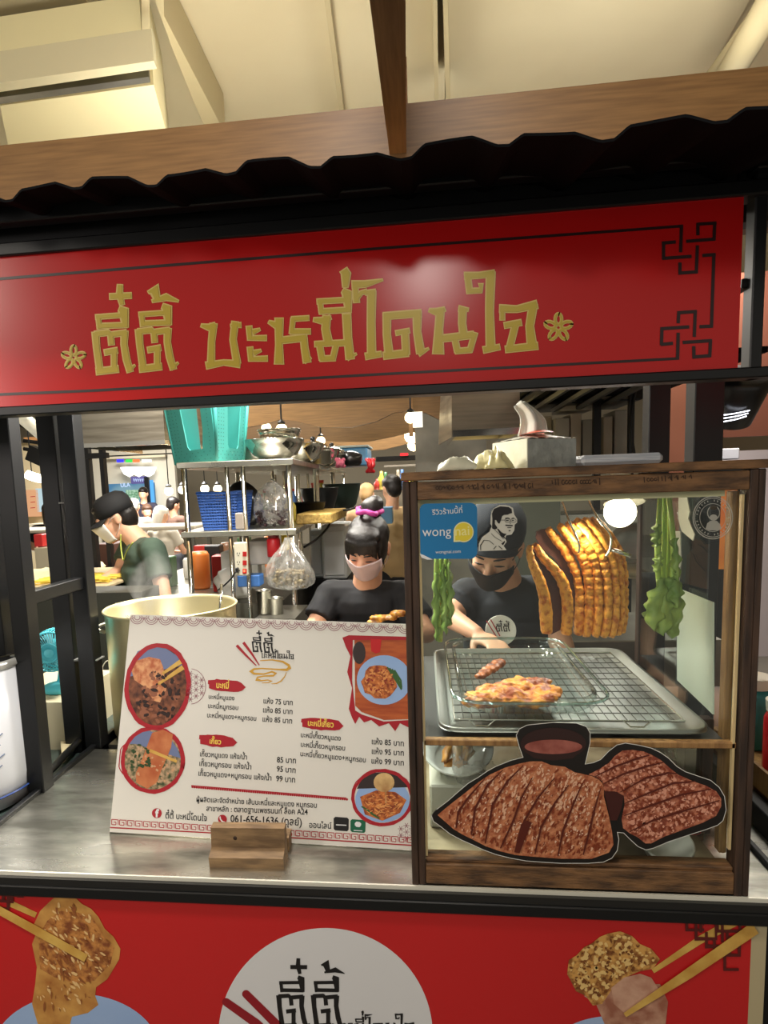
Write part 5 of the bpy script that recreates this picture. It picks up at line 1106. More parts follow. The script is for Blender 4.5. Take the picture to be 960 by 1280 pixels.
    if mask:
        mb = MB()
        def mk(u_, t_):
            a = (u_ - .5) * 2 * 1.15; k = 1 - .16 * (2 * t_ - 1) ** 2
            z = (.004 if pitch < 31 else -.008) - .092 * t_ + .012 * math.cos(a) * (1 - t_) - .004
            rx = .070 - .026 * max(0, t_ - .35) / .65; ry = .112 - .024 * t_ + .014 * math.exp(-(a * 2.6) ** 2) * (1.2 - t_)
            if t_ > .9: ry -= .008
            return P(rx * math.sin(a) * 1.06, -ry * max(0, math.cos(a)) ** .75 + .004, z)
        mb.grid(mk, 16, 10); m2 = mb.build('face_mask', mask, root, True); m2.modifiers.new('s', 'SOLIDIFY').thickness = .0015
        for q in (-1, 1):
            MB().tube([P(q * .060, -.034, -.006), P(q * .074, -.01, .010), P(q * .083, .016, .012), P(q * .082, .03, -.01), P(q * .072, .0, -.05), P(q * .056, -.03, -.07)], .0014, 5).build('mask_loop', mask, root, True)
    if eyes:
        for q in (-1, 1):
            mb = MB(); mb.tube([P(q * .016, -.084, .004), P(q * .024, -.0865, .0065), P(q * .034, -.0845, .0068), P(q * .044, -.077, .003)], [.0012, .0026, .0026, .0012], 6); mb.build('eye', mat('lash brown', (36, 24, 20), .5), root, True)
            mb = MB(); mb.tube([P(q * .014, -.091, .030), P(q * .028, -.092, .036), P(q * .046, -.080, .033)], [.002, .0032, .0014], 6); mb.build('eyebrow', hm, root, True)
    return root, T, st
BLKT = mat('black t shirt', (22, 23, 26), .85, rgb2=(30, 31, 35), nscale=14)
PINKM = mat('pale pink mask', (226, 204, 206), .8)
w_, T, st = person('woman in pale mask and black T-shirt with her bun in a pink scrunchie', aty(459, 686, 1.18), -10, 30, [aty(414, 744, 1.28), aty(504, 744, 1.28)], [aty(390, 790, 1.18), aty(534, 792, 1.18)], [aty(430, 800, 1.02), aty(500, 796, 1.02)], aty(462, 930, 1.42), BLKT, hair='fringe', mask=PINKM, vox=.007, sleeve=.66, roll=6, s=.95, byaw=0)
GRNT = mat('dark green t shirt', (62, 78, 66), .85, rgb2=(74, 92, 78), nscale=10)
yw = 1.85
mn, T, st = person('man in black cap, white mask and green T-shirt bending over the noodle board', aty(144, 650, yw), -68, 26, [aty(192, 688, 1.74), aty(163, 684, 2.02)], [aty(206, 748, 1.66), aty(150, 714, 1.95)], [aty(186, 788, 1.6), aty(130, 724, 1.80)], aty(184, 820, 1.92), GRNT, mask=mat('white mask', (232, 230, 222), .8), cap_m=mat('black cap cloth', (20, 20, 22), .8), byaw=-62, s=.95, vox=.008, sleeve=.6, roll=-4)
o = MB(); o.tube(catm([aty(151, 668, 1.72), aty(151, 682, 1.72), aty(154, 700, 1.70), aty(158, 690, 1.68), aty(166, 678, 1.66)], 6), .003, 6); lan = o.build('lanyard', mat('lime lanyard', (190, 200, 90), .6), mn, True)
JKT = mat('dark jacket', (34, 38, 46), .8, rgb2=(24, 27, 33), nscale=8)
cm, T, st = person('person in dark cap, black mask and dark jacket bending close behind the glass case', aty(618, 686, .86), -14, 33, [aty(585, 745, .98), aty(680, 742, .98)], [aty(560, 770, .90), aty(705, 815, .90)], [aty(596, 792, .78), aty(700, 830, .86)], aty(650, 900, 1.1), JKT, mask=mat('black mask', (20, 20, 22), .75), cap_m=mat('navy cap cloth', (38, 42, 52), .85), vox=.007, s=.98, sleeve=.5, roll=8)
lg = MB(); lc = aty(626, 788, .80); Tl = Matrix.Translation(lc) @ Matrix.Rotation(math.radians(75), 4, 'X')
lg.lathe([(.0, .002), (.044, .002), (.045, .0), (.044, -.002), (0, -.002)], (0, 0, 0), 28, Tl); lo = lg.build('chest_badge', WHITEP, cm); L(lo, 'round white badge with the stall logo')
lP = Plane(Tl @ Vector((0, 0, .0025)), (Tl.to_3x3() @ Vector((0, 0, 1)))); mb = MB()
word(mb, lP, WORD1, lambda x, y: (620 + (x - 117) * .17, 775 + (y + .055 * (x - 117) - 357) * .13), .17, .0004); mb.build('badge_print', PBLK, cm, recalc=False)
mb = MB(); mb.stroke(lP, [(608, 776), (620, 795)], 1.3, .0004); mb.stroke(lP, [(613, 774), (625, 795)], 1.3, .0004); mb.build('badge_chopsticks', PRED, cm, recalc=False)
TAN = mat('tan shirt', (196, 166, 120), .85)
def bgp(label, u, v, Y, yaw, shirt, hairm=None, hair='short', seated=True, s=1.0, group=None):
    H = aty(u, v, Y); f = Matrix.Rotation(math.radians(yaw), 4, 'Z'); x = f @ Vector((1, 0, 0)); fw = f @ Vector((0, -1, 0)); n = H - Vector((0, 0, .20 * s))
    person(label, H, yaw, 15, [n - x * .17 * s, n + x * .17 * s], [n - x * .24 * s - Vector((0, 0, .24)) + fw * .08, n + x * .24 * s - Vector((0, 0, .24)) + fw * .08], [n - x * .12 * s - Vector((0, 0, .26)) + fw * .32, n + x * .12 * s - Vector((0, 0, .26)) + fw * .32], n - Vector((0, 0, .50 * s)) - fw * .04, shirt, vox=.018, hair=hair, hairm=hairm, group=group, eyes=False, s=s)
bgp('person in tan shirt seen from behind in the back kitchen, beside the blue bin', 489, 612, 4.3, -150, TAN, seated=False)
bgp('person with fair hair and peach top far back beside the steel rack', 459, 619, 5.6, 170, mat('peach shirt', (214, 172, 130), .85), mat('light hair', (196, 160, 110), .6), seated=False)
bgp('diner with dark hair and black top sitting far left between the black posts', 61, 641, 6.6, 200, mat('black top', (24, 22, 28), .85), hair='long')
bgp('diner in a white headscarf sitting at a far table right of the capped man', 202, 645, 6.4, 160, mat('cream top', (214, 206, 190), .85), mat('white scarf', (222, 216, 204), .8), hair='long')
bgp('diner with brown top sitting at the far table nearest the rack post', 217, 632, 7.7, 150, mat('brown top', (96, 70, 58), .85))
bgp('diner with grey hair at the far table just behind the capped man', 168, 634, 7.6, 190, mat('grey top', (150, 140, 128), .85), mat('grey hair', (150, 146, 138), .7))
bgp('far diner in dusky pink top sitting between two others', 184, 640, 8.4, 30, mat('dusky top', (150, 110, 96), .85), mat('brown hair', (84, 60, 46), .6))
bgp('standing person in dark clothes in front of the far blue shop', 179, 618, 9.4, 10, mat('dark clothes', (40, 38, 56), .85), seated=False)

# ================================================================== POT, LADLE, STEAM
pc = Vector(((aty(137, 765, .62).x + aty(293, 750, .62).x) / 2, .62 + .16, 0)); pr_ = (aty(293, 757, pc.y).x - aty(137, 757, pc.y).x) / 2; pc.x = (aty(137, 757, pc.y).x + aty(293, 757, pc.y).x) / 2; zr_ = aty(215, 757, pc.y).z
st_ = thing('stove_table', 'dark steel stove table behind the serving counter under the stock pot', 'table', (pc.x, pc.y, 0))
MB().box((-.93, .62, .78), (-.42, 1.05, .818)).build('table_top', STEEL_D, st_); MB().box((-.93, .63, .1), (-.42, 1.04, .78)).build('body', mat('dark stove', (48, 48, 48), .5, .6), st_)
pot = thing('stock_pot', 'large cream coloured aluminium stock pot steaming behind the menu card', 'pot', (pc.x, pc.y, .82))
R_ = pr_
MB().lathe([(R_ * .93, .82), (R_ * .965, .83), (R_ * .975, zr_ - .01), (R_, zr_ - .004), (R_ * 1.012, zr_), (R_ * .995, zr_ + .003), (R_ * .955, zr_ - .008), (R_ * .945, .86), (0, .86)], (pc.x, pc.y, 0), 64).build('pot_wall', mat('cream aluminium', (214, 202, 158), .35, .75, rv=.06), pot, True)
MB().lathe([(0, zr_ - .10), (R_ * .94, zr_ - .10)], (pc.x, pc.y, 0), 32).build('broth', mat('pale broth', (206, 190, 140), .15), pot)
for q in (-1, 1):
    x = pc.x + q * R_; MB().tube([(x - q * .004, pc.y - .05, zr_ - .07), (x + q * .035, pc.y - .045, zr_ - .06), (x + q * .035, pc.y + .045, zr_ - .06), (x - q * .004, pc.y + .05, zr_ - .07)], .006, 8).build('handle', ALU, pot, True)
ladle = thing('ladle', 'steel ladle handle leaning in the right side of the stock pot', 'ladle', tuple(aty(274, 760, pc.y)))
a = aty(277, 730, pc.y + .09); b_ = aty(271, 766, pc.y + .05); b_.z = zr_ - .12
MB().tube([a, b_], .005, 8).build('handle', CHROME, ladle, True); MB().ell(b_, (.035, .035, .02), n=14).build('ladle_bowl', CHROME, ladle, True)
sm = bpy.data.materials.new('steam'); sm.use_nodes = True; N = sm.node_tree.nodes; N.remove(N['Principled BSDF']); LK = sm.node_tree.links
pv = N.new('ShaderNodeVolumePrincipled'); pv.inputs['Color'].default_value = (.95, .93, .86, 1); pv.inputs['Anisotropy'].default_value = .3
tcn = N.new('ShaderNodeTexCoord'); nz = N.new('ShaderNodeTexNoise'); nz.inputs['Scale'].default_value = 7; nz.inputs['Detail'].default_value = 3; nz.inputs['Distortion'].default_value = 1.2
mpn = N.new('ShaderNodeMapping'); mpn.inputs['Scale'].default_value = (1, 1, .6); LK.new(tcn.outputs['Object'], mpn.inputs[0]); LK.new(mpn.outputs[0], nz.inputs['Vector'])
mr = N.new('ShaderNodeMapRange'); mr.inputs[1].default_value = .44; mr.inputs[2].default_value = .75; mr.inputs[3].default_value = 0; mr.inputs[4].default_value = 7; LK.new(nz.outputs[0], mr.inputs[0]); LK.new(mr.outputs[0], pv.inputs['Density']); LK.new(pv.outputs[0], N['Material Output'].inputs['Volume'])
mb = MB()
for (u, v, y_, r) in ((205, 742, .85, .09), (190, 728, .9, .08), (222, 722, .9, .075), (205, 700, .95, .06)): mb.ell(aty(u, v, y_), (r * 1.2, r * .8, r), n=14)
o = remesh(mb, 'steam', sm, None, .03, 3); tag(o, 'thin white steam rising from the stock pot', 'steam', None, 'stuff')

# ================================================================== STEEL RACK AND WHAT IS ON IT
zT, zM = 1.664, 1.366; rk = math.radians(3.0)
xl, xr_ = aty(220, 580, 1.6).x, aty(365, 573, 1.6).x; Wd = xr_ - xl
def rack(label, y0, ln):
    T = Matrix.Translation((xl, 1.6, 0)) @ Matrix.Rotation(rk, 4, 'Z') @ Matrix.Translation((0, y0, 0))
    t = thing('steel_rack', label, 'rack', tuple(T.translation), 'steel shelf racks in a row'); 
    for z in (zT, zM, .78):
        mb = MB(); mb.box((0, 0, z - .026), (Wd, ln, z), T, .003); mb.build('shelf', STEEL, t)
    for x in (.025, Wd - .025):
        for y in (.025, ln - .025): MB().tube([T @ Vector((x, y, 0)), T @ Vector((x, y, zT - .026))], .012, 10).build('post', CHROME, t, True)
    for x in (Wd * .42, Wd * .56): MB().tube([T @ Vector((x, .02, .05)), T @ Vector((x, .02, zT - .026))], .010, 8).build('upright', CHROME, t, True)
    return T
T0 = rack('nearest steel rack with teal crate and blue basket', 0, 1.05); rack('middle steel rack of the row, behind the one with the teal crate', 1.1, 1.1); rack('farthest steel rack of the row', 2.25, 1.2)
cr = thing('plastic_crate', 'teal perforated plastic crate with tall openings on top of the nearest steel rack', 'crate', tuple(T0 @ Vector((.15, .12, zT))))
TEAL = mat('teal plastic', (62, 152, 146), .45); 
def on_r(u, Y, z): p = aty(u, 570, Y); return Vector((p.x, Y, z))
cA, cB, cC = on_r(219, 1.90, zT + .001), on_r(271, 1.64, zT + .001), on_r(304, 1.88, zT + .001); cD = cA + cC - cB
def crate_face(p, q, nm):
    d = (q - p); n = Vector((d.y, -d.x, 0)).normalized(); U = Vector((0, 0, 1)); H_ = .34; out = n * .035
    def pt(s, h): return p + d * s + U * h + (out * (h / H_)) + d.normalized() * ((s - .5) * .04 * h / H_)
    outer = [(0, 0), (1, 0), (1, H_), (0, H_)]; 
    hs = []
    quads = [[(0, 0), (1, 0), (1, .06), (.72, .06), (.42, .06), (0, .06)], [(0, .06), (.42, .06), (.37, .075), (.33, .26), (.0, .26)], [(.72, .06), (1, .06), (1, .26), (.78, .26), (.765, .075)], [(0, .26), (.33, .26), (.36, .28), (.74, .28), (.78, .26), (1, .26), (1, H_), (0, H_)]]
    mb = MB()
    for g_ in quads: mb.solid([pt(*a) for a in g_], -n * .004)
    mb.build(nm, TEAL, cr)
    # perforations as small flat dots, the shade of the holes painted in darker teal
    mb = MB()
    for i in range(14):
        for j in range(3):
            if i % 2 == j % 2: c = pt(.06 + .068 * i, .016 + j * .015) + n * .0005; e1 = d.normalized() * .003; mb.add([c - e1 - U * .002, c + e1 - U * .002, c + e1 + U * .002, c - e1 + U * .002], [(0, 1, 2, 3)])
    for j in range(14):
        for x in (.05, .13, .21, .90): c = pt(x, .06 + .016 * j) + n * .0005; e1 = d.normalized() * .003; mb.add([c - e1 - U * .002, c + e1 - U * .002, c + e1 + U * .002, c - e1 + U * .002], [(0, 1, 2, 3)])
    mb.build('perforation', mat('crate hole shade', (38, 96, 92), .7), cr, recalc=False)
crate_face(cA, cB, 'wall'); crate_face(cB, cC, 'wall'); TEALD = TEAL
for p_, q_ in ((cC, cD), (cD, cA)): o_ = (p_ + q_ - cA - cC).normalized() * .035; MB().solid([p_, q_, q_ + o_ + Vector((0, 0, .34)), p_ + o_ + Vector((0, 0, .34))], (q_ - p_).cross(Vector((0, 0, 1))).normalized() * .004).build('wall', TEAL, cr)
MB().solid([cA, cB, cC, cD], (0, 0, .004)).build('base', TEAL, cr)
for q in (cA, cB, cC): MB().tube([q + Vector((0, 0, .002)), q + (q - (cA + cC) / 2).normalized() * .045 + Vector((0, 0, .34))], .007, 10).build('corner', TEAL, cr, True)
def bowl(label, u, v, Y, r, h, m=CHROME, name='steel_bowl', T=None, z=None, group=None):
    p = aty(u, v, Y); z = p.z if z is None else z
    t = thing(name, label, 'bowl', (p.x, Y, z), group)
    c = Vector((p.x, Y, z)); MB().lathe([(r * .45, 0), (r * .75, h * .25), (r * .95, h * .75), (r, h), (r * 1.03, h * 1.01), (r * 1.0, h * 1.03), (r * .93, h * .75), (r * .72, h * .28), (r * .42, h * .05), (0, h * .05)], c, 40, T).build('shell', m, t, True); return c
bowl('large polished steel mixing bowl on the rack right beside the teal crate', 344, 572, 1.86, .135, .095, z=zT)
bowl('smaller steel bowl tilted inside the large mixing bowl', 350, 560, 1.86, .10, .07, z=zT + .07)
bowl('wide shallow steel bowl behind the large mixing bowl', 318, 572, 2.2, .12, .10, z=zT)
bowl('steel bowl behind and right of the large mixing bowl on the rack top', 378, 575, 2.35, .12, .10, z=zT)
bowl('steel bowl farther back on the middle rack, left of the blue tub', 400, 578, 2.95, .13, .10, z=zT)
bowl('stack bowl of steel farther back on the middle rack behind the others', 412, 578, 3.5, .14, .14, z=zT)
def lidpot(label, u, Y, r, h, z, hz=.06):
    p = aty(u, 575, Y); t = thing('steel_pot', label, 'pot', (p.x, Y, z)); c = Vector((p.x, Y, z))
    MB().lathe([(r, 0), (r, h), (r * 1.04, h), (r * 1.04, h + .006), (0, h + .006)], c, 32).build('pot_wall', STEEL, t, True)
    MB().lathe([(r * 1.02, h + .006), (r * .8, h + hz * .6), (r * .3, h + hz), (0, h + hz)], c, 32).build('lid', CHROME, t, True); MB().ell(c + Vector((0, 0, h + hz + .012)), (.015, .015, .014), n=10).build('knob', BLACK, t, True)
lidpot('steel pot with a domed lid on the rack top beside the bowls', 392, 2.55, .10, .07, zT); lidpot('low lidded steel pot far along the rack top left of the blue tub', 415, 3.15, .10, .07, zT)
a = aty(421, 588, 3.3); b_ = aty(460, 588, 3.3)
bt = thing('plastic_tub', 'blue rectangular plastic tub with pale lid on the rack top', 'tub', ((a.x + b_.x) / 2, 3.45, zT))
MB().box((a.x, 3.3, zT), (b_.x, 3.65, zT + .125), bev=.01).build('tub', mat('mid blue plastic', (84, 142, 186), .4), bt); MB().box((a.x - .01, 3.29, zT + .126), (b_.x + .01, 3.66, zT + .14), bev=.004).build('lid', mat('pale blue grey lid', (176, 190, 190), .4), bt)
o = bag('black_bag', 'crumpled black bag in front of the blue tub on the rack top', (aty(438, 585, 3.15).x, 3.15, zT + .04), (.08, .05, .05), 5, mat('black film', (20, 20, 22), .3), knot=False)
def ribbon(label, u0, u1, v0, v1, Y, m):
    mb = MB(); rnd = random.Random(u0)
    for k in range(6): mb.tube(catm([aty(u0 + (u1 - u0) * rnd.random(), v0, Y), aty(u0 + (u1 - u0) * rnd.random(), (v0 + v1) / 2, Y - .03), aty(u0 + (u1 - u0) * rnd.random(), v1, Y)], 4), .012, 6)
    o = mb.build('plastic_ribbon', m, None, True); tag(o, label, 'ribbon')
ribbon('bright red plastic strips hanging off the rack right of the blue tub', 458, 468, 574, 590, 3.2, mat('red plastic', (206, 32, 44), .35)); ribbon('pink plastic strips hanging off the rack left of the blue tub', 420, 431, 574, 583, 2.9, mat('pink plastic', (222, 110, 140), .35))
# middle shelf
bk = thing('plastic_basket', 'blue woven plastic basket on the middle shelf of the nearest rack', 'basket', (0, 0, 0)); BLUB = mat('blue plastic', (52, 96, 178), .4)
a = aty(256, 658, 1.72); b_ = aty(297, 658, 1.72); bw_ = b_.x - a.x; bk.location = ((a.x + b_.x) / 2, 1.8, zM)
bx, by = (a.x + b_.x) / 2 + .004, 1.80; hB = .165
def bpt(s, z, side): # s -1..1 along a side, slightly flaring
    f = 1 + .22 * z / hB; h = bw_ / 2 * f; d_ = .10 * f
    return {0: Vector((bx + s * h, by - d_, zM + z)), 1: Vector((bx + h, by + s * d_, zM + z)), 2: Vector((bx - s * h, by + d_, zM + z)), 3: Vector((bx - h, by - s * d_, zM + z))}[side]
for side in range(4):
    mb = MB()
    for i in range(13): z = .004 + (hB - .01) * i / 12; mb.tube([bpt(-1, z, side), bpt(1, z, side)], .0036, 5)
    for i in range(15): s_ = -1 + 2 * i / 14; mb.tube([bpt(s_, 0, side), bpt(s_, hB, side)], .0028, 5)
    o = mb.build('lattice_wall', BLUB, bk); o['kind'] = 'stuff'
MB().solid([bpt(-1, .006, 0), bpt(1, .006, 0), bpt(-1, .006, 2), bpt(1, .006, 2)], (0, 0, .003)).build('base', BLUB, bk)
MB().tube([bpt(-1, hB, 0), bpt(1, hB, 0), bpt(-1, hB, 2), bpt(1, hB, 2)], .006, 8, closed=True).build('rim', BLUB, bk, True)
MB().box((bx - bw_ / 2 + .01, by - .09, zM + .01), (bx + bw_ / 2 - .01, by + .09, zM + .12)).build('contents', mat('blue net contents', (70, 100, 150), .8, rgb2=(40, 60, 110), nscale=30), bk)
def xy(u, Y): return aty(u, 640, Y).x
bag('black_bag', 'black bag slumped behind the blue basket on the middle shelf', (xy(303, 2.0), 2.0, zM + .09), (.09, .07, .11), 7, mat('black film', (20, 20, 22), .3), knot=False)
bag('plastic_bag', 'clear crumpled bag of dark dried food on the middle shelf of the nearest rack', (xy(341, 1.82), 1.82, zM + .085), (.085, .08, .115), 11)
mb = MB(); rnd = random.Random(5)
for k in range(260): mb.ell((xy(341, 1.82) + rnd.uniform(-.06, .065), 1.80 + rnd.uniform(-.05, .05), zM + rnd.uniform(.01, .075)), rnd.uniform(.005, .01), n=6)
o = mb.build('dried_food', mat('dark dried food', (64, 34, 38), .6, rgb2=(30, 20, 24), nscale=40), None); tag(o, 'dark dried food heaped inside the clear bag on the middle shelf', 'food', None, 'stuff')
o = MB().box((xy(294, 1.64), 1.63, zM + .004), (xy(305, 1.64), 1.66, zM + .075), bev=.004).build('thermometer', mat('grey device', (150, 140, 130), .5)); tag(o, 'small grey handheld device leaning on the rack upright', 'device')
for k, (u, Y, r, h, mt_, lb) in enumerate(((384, 2.35, .10, .09, BLACK, 'black bowl on the middle shelf of the nearest rack toward the back'), (400, 2.9, .12, .16, BLACK, 'tall black basin on the middle rack shelf'), (428, 3.3, .13, .18, mat('dark green plastic', (32, 46, 40), .4), 'dark green basin standing on the middle rack shelf'))):
    bowl(lb, u, 640, Y, r, h, mt_, 'plastic_basin', z=zM)
o = MB().box((xy(372, 1.95), 1.9, zM + .001), (xy(372, 1.95) + .17, 2.5, zM + .05), T=None, bev=.006).build('food_tray', mat('straw yellow mesh', (206, 174, 96), .6, rgb2=(150, 120, 60), nscale=60)); tag(o, 'straw yellow mesh tray on the middle shelf of the rack', 'tray')
rnd = random.Random(11); cols = [(190, 60, 50), (220, 200, 90), (70, 120, 80), (222, 220, 210), (60, 60, 64), (160, 150, 130), (80, 120, 180)]
for k in range(16):
    Y = 1.95 + .2 * k; u0 = 0; x = xl + Wd * rnd.uniform(.1, .85) - math.sin(rk) * (Y - 1.6); h = rnd.uniform(.08, .2); c = cols[k % 7]; z = zM if k % 3 else zT
    if z == zT and Y < 2.7 or abs(x - xy(341, 1.82)) < .1 and Y < 2: continue
    t = thing('bottle', ['red', 'yellow', 'green', 'white', 'black', 'beige', 'blue'][k % 7] + ' condiment bottle on the ' + ('middle' if z == zM else 'top') + ' shelf, about ' + ['one', 'two', 'three', 'four', 'five', 'six', 'seven', 'eight', 'nine', 'ten', 'eleven', 'twelve', 'thirteen', 'fourteen', 'fifteen', 'sixteen'][k] + ' hands back along the racks', 'bottle', (x, Y, z), 'bottles on the rack shelves')
    m_ = mat('bottle colour %d' % (k % 7), c, .3); MB().lathe([(.03, 0), (.032, .01), (.032, h * .6), (.014, h * .8), (.014, h)], (x, Y, z), 14).build('body', m_, t, True); MB().lathe([(.017, h), (.017, h + .02), (0, h + .02)], (x, Y, z), 12).build('cap', mat('bottle cap', (200, 60, 40) if k % 2 else (230, 230, 225), .4), t)
# under the middle shelf: power strip, jar, bags
ps = thing('power_strip', 'white power strip with three lit red switches tied upright to the rack', 'power strip', tuple(aty(302, 700, 1.57)))
a = aty(293, 678, 1.57); b_ = aty(310, 719, 1.57); MB().box((a.x, 1.555, b_.z), (b_.x, 1.585, a.z), bev=.003).build('case', mat('ivory plastic', (216, 212, 192), .4), ps)
pP = Plane((0, 1.5545, 0), (0, -1, 0))
for k, v in enumerate((692.5, 703.5, 714)):
    o = MB().solid([pP.hit(303.5, v - 3), pP.hit(308.5, v - 3), pP.hit(308.5, v + 3), pP.hit(303.5, v + 3)], (0, -.003, 0)).build('switch', mat('red rocker', (176, 26, 26), .3), ps)
    mb = MB(); mb.stroke(pP, [(296.5, v - 1.8), (296.5, v + .2)], .8, .0004); mb.stroke(pP, [(299.5, v - 1.8), (299.5, v + .2)], .8, .0004); mb.pp(pP, ell2(298, v + 2, .7, .7, 8), .0004); mb.build('socket_holes', PBLK, ps, recalc=False)
o = MB().solid([pP.hit(304.6, 712), pP.hit(307, 712), pP.hit(307, 715), pP.hit(304.6, 715)], (0, -.004, 0)).build('lit_lamp', emis('neon red', (255, 90, 60), 4), ps)
plug = thing('plug_and_cord', 'black plug and cord running down from the power strip', 'cord', tuple(aty(296, 713, 1.55))); MB().box(tuple(aty(294, 716, 1.53)), tuple(aty(299, 709, 1.555)), bev=.003).build('plug', BLACK, plug)
MB().tube(catm([aty(295, 714, 1.53), aty(290, 722, 1.52), aty(280, 732, 1.52), aty(272, 738, 1.6)], 5), .0035, 6).build('cord', BLACK, plug, True)
def frect(name, label, cat, u0, u1, v0, v1, Y, dep, m, bev=.004, z0=None):
    a = aty(u0, v1, Y); b_ = aty(u1, v0, Y); a.z = a.z if z0 is None else z0; o = MB().box((a.x, Y, a.z), (b_.x, Y + dep, b_.z), bev=bev).build(name, m); tag(o, label, cat); return o
o = MB().box((xl + .06, 1.68, .781), (xr_ - .10, 2.5, 1.035)).build('steel_cabinet', STEEL_D); tag(o, 'low steel cabinet standing on the bottom shelf of the nearest rack', 'cabinet')
bag('white_bag', 'slumped white plastic bag on the low steel cabinet between the rack uprights', (xy(284, 1.78), 1.80, 1.10), (.085, .07, .075), 13, mat('white film', (222, 220, 212), .4), knot=False, amp=.6)
frect('foam_box', 'white foam box behind the power strip', 'box', 276, 300, 690, 704, 1.9, .2, mat('white foam', (228, 226, 218), .6), z0=1.036)
frect('storage_box', 'translucent white storage box behind the power strip', 'box', 309, 336, 676, 706, 1.75, .2, mat('milky plastic', (214, 208, 200), .35))
jr = thing('jar', 'red plastic jar with cap hanging behind the bag of mushrooms', 'jar', (xy(340, 1.68), 1.68, 1.17)); zj = aty(340, 696, 1.68).z
MB().lathe([(.026, 0), (.03, .005), (.03, .075), (.022, .085)], (xy(340, 1.68), 1.68, zj), 18).build('body', mat('red plastic', (206, 32, 44), .35), jr, True); MB().lathe([(.024, .085), (.024, .1), (0, .1)], (xy(340, 1.68), 1.68, zj), 14).build('cap', mat('dark red cap', (120, 20, 30), .35), jr)
frect('yellow_carton', 'small yellow carton right of the red jar', 'box', 352, 359, 668, 688, 1.72, .05, mat('yellow carton', (222, 196, 40), .5))
frect('blue_pack', 'blue pack standing behind the power strip cord', 'pack', 297, 324, 719, 734, 1.66, .08, mat('blue pack', (70, 120, 190), .4))
for k, (u, v, h) in enumerate(((331, 766, 30), (345, 768, 22))):
    p = aty(u, v, 1.40); hh = h * 2.5 / 809; o = MB().lathe([(.028, 0), (.03, hh), (.032, hh), (.028, hh - .004), (.026, .004), (0, .004)], p, 20).build('steel_canister', STEEL, None, True); tag(o, ('taller' if k == 0 else 'shorter') + ' small steel canister below the hanging bag of mushrooms', 'canister')
o = MB().box((-.66, 1.3, .0), (-.50, 1.58, aty(331, 767, 1.40).z - .001)).build('prep_table', STEEL_D); tag(o, 'small steel prep table below the hanging mushroom bag', 'table')
# hanging bag of mushrooms
hb = thing('mushroom_bag', 'clear plastic bag of pale mushrooms hanging from the rack corner', 'bag', tuple(aty(362, 705, 1.5)))
def hbf(s, t_):
    a_ = 2 * PI * s; wv = (4 + 26 * math.sin(PI / 2 * min(1, t_ * 1.35)) ** 1.3) * (1 if t_ < .8 else math.sqrt(max(0, 1 - ((t_ - .8) / .2) ** 2)))
    u = 360 + 3 * t_ + math.cos(a_) * wv * (1 + .06 * math.sin(5 * a_ + 9 * t_)); v = 672 + 66 * t_; p = aty(u, v, 1.5); p.y += math.sin(a_) * wv / 480 * .9 + .006 * math.sin(9 * a_); return p
mb = MB(); mb.grid(hbf, 40, 20); o = mb.build('film', PLAS, hb, True)
mb = MB(); rnd = random.Random(2)
for k in range(90):
    f = rnd.uniform(.62, .93); u = 362 + rnd.uniform(-20, 22) * math.sqrt(max(0, 1 - ((f - .78) / .24) ** 2)); v = 672 + 66 * f; p = aty(u, v, 1.5 + rnd.uniform(-.03, .03)); mb.ell(p, (rnd.uniform(.008, .013), .01, rnd.uniform(.006, .010)), n=8)
o = mb.build('mushrooms', mat('pale mushroom', (176, 162, 128), .6, rgb2=(120, 104, 76), nscale=50), hb, True); o['kind'] = 'stuff'
MB().tube([aty(360, 672, 1.5), aty(359, 664, 1.56)], .003, 6).build('tie', CHROME, hb)
# white freezers behind the woman
for k, (u0, u1, v0, v1, Y, lb) in enumerate(((404, 432, 656, 724, 2.35, 'white upright box fridge just left of the woman with the bun'), (389, 403, 662, 722, 2.5, 'second white box fridge behind the rack, left of its twin'))):
    t = thing('box_fridge', lb, 'fridge', tuple(aty((u0 + u1) / 2, v1, Y))); a = aty(u0, v1, Y); b_ = aty(u1, v0, Y)
    MB().box((a.x, Y, a.z), (b_.x, Y + .35, b_.z), bev=.008).build('body', mat('cool white panel', (196, 200, 200), .45), t); MB().box((a.x + .01, Y - .012, a.z + .02), (b_.x - .01, Y - .001, b_.z - .03), bev=.005).build('door', mat('cool white door', (206, 210, 212), .4), t)
    MB().box((a.x - .0, Y - .0, .3), (b_.x, Y + .35, a.z - .002)).build('base', BLACK, t)
# black cable along the rack
o = MB().tube(catm([aty(380, 684, 2.1), aty(398, 672, 2.2), aty(412, 655, 2.3), aty(412, 640, 2.3), aty(440, 636, 2.4), aty(470, 622, 2.6)], 6), .006, 6).build('power_cable', BLACK, None, True); tag(o, 'black cable drooping along the side of the rack row', 'cable')
# food held in front of the woman
o = lump('fried_wrap', [(aty(480, 772, 1.0), (.05, .02, .010)), (aty(498, 767, 1.0), (.03, .02, .012)), (aty(468, 777, 1.0), (.03, .015, .006))], 'yellow brown fried food in wrapping in front of the woman with the bun', 8, .003, .004, mat('fried yellow', (214, 158, 58), .4, rgb2=(120, 70, 24), nscale=50)); o['category'] = 'food'
o = MB().box((-.40, .72, .3), (-.06, .90, .90)).build('work_shelf', STEEL_D); tag(o, 'steel work shelf in front of the woman with the bun', 'shelf')

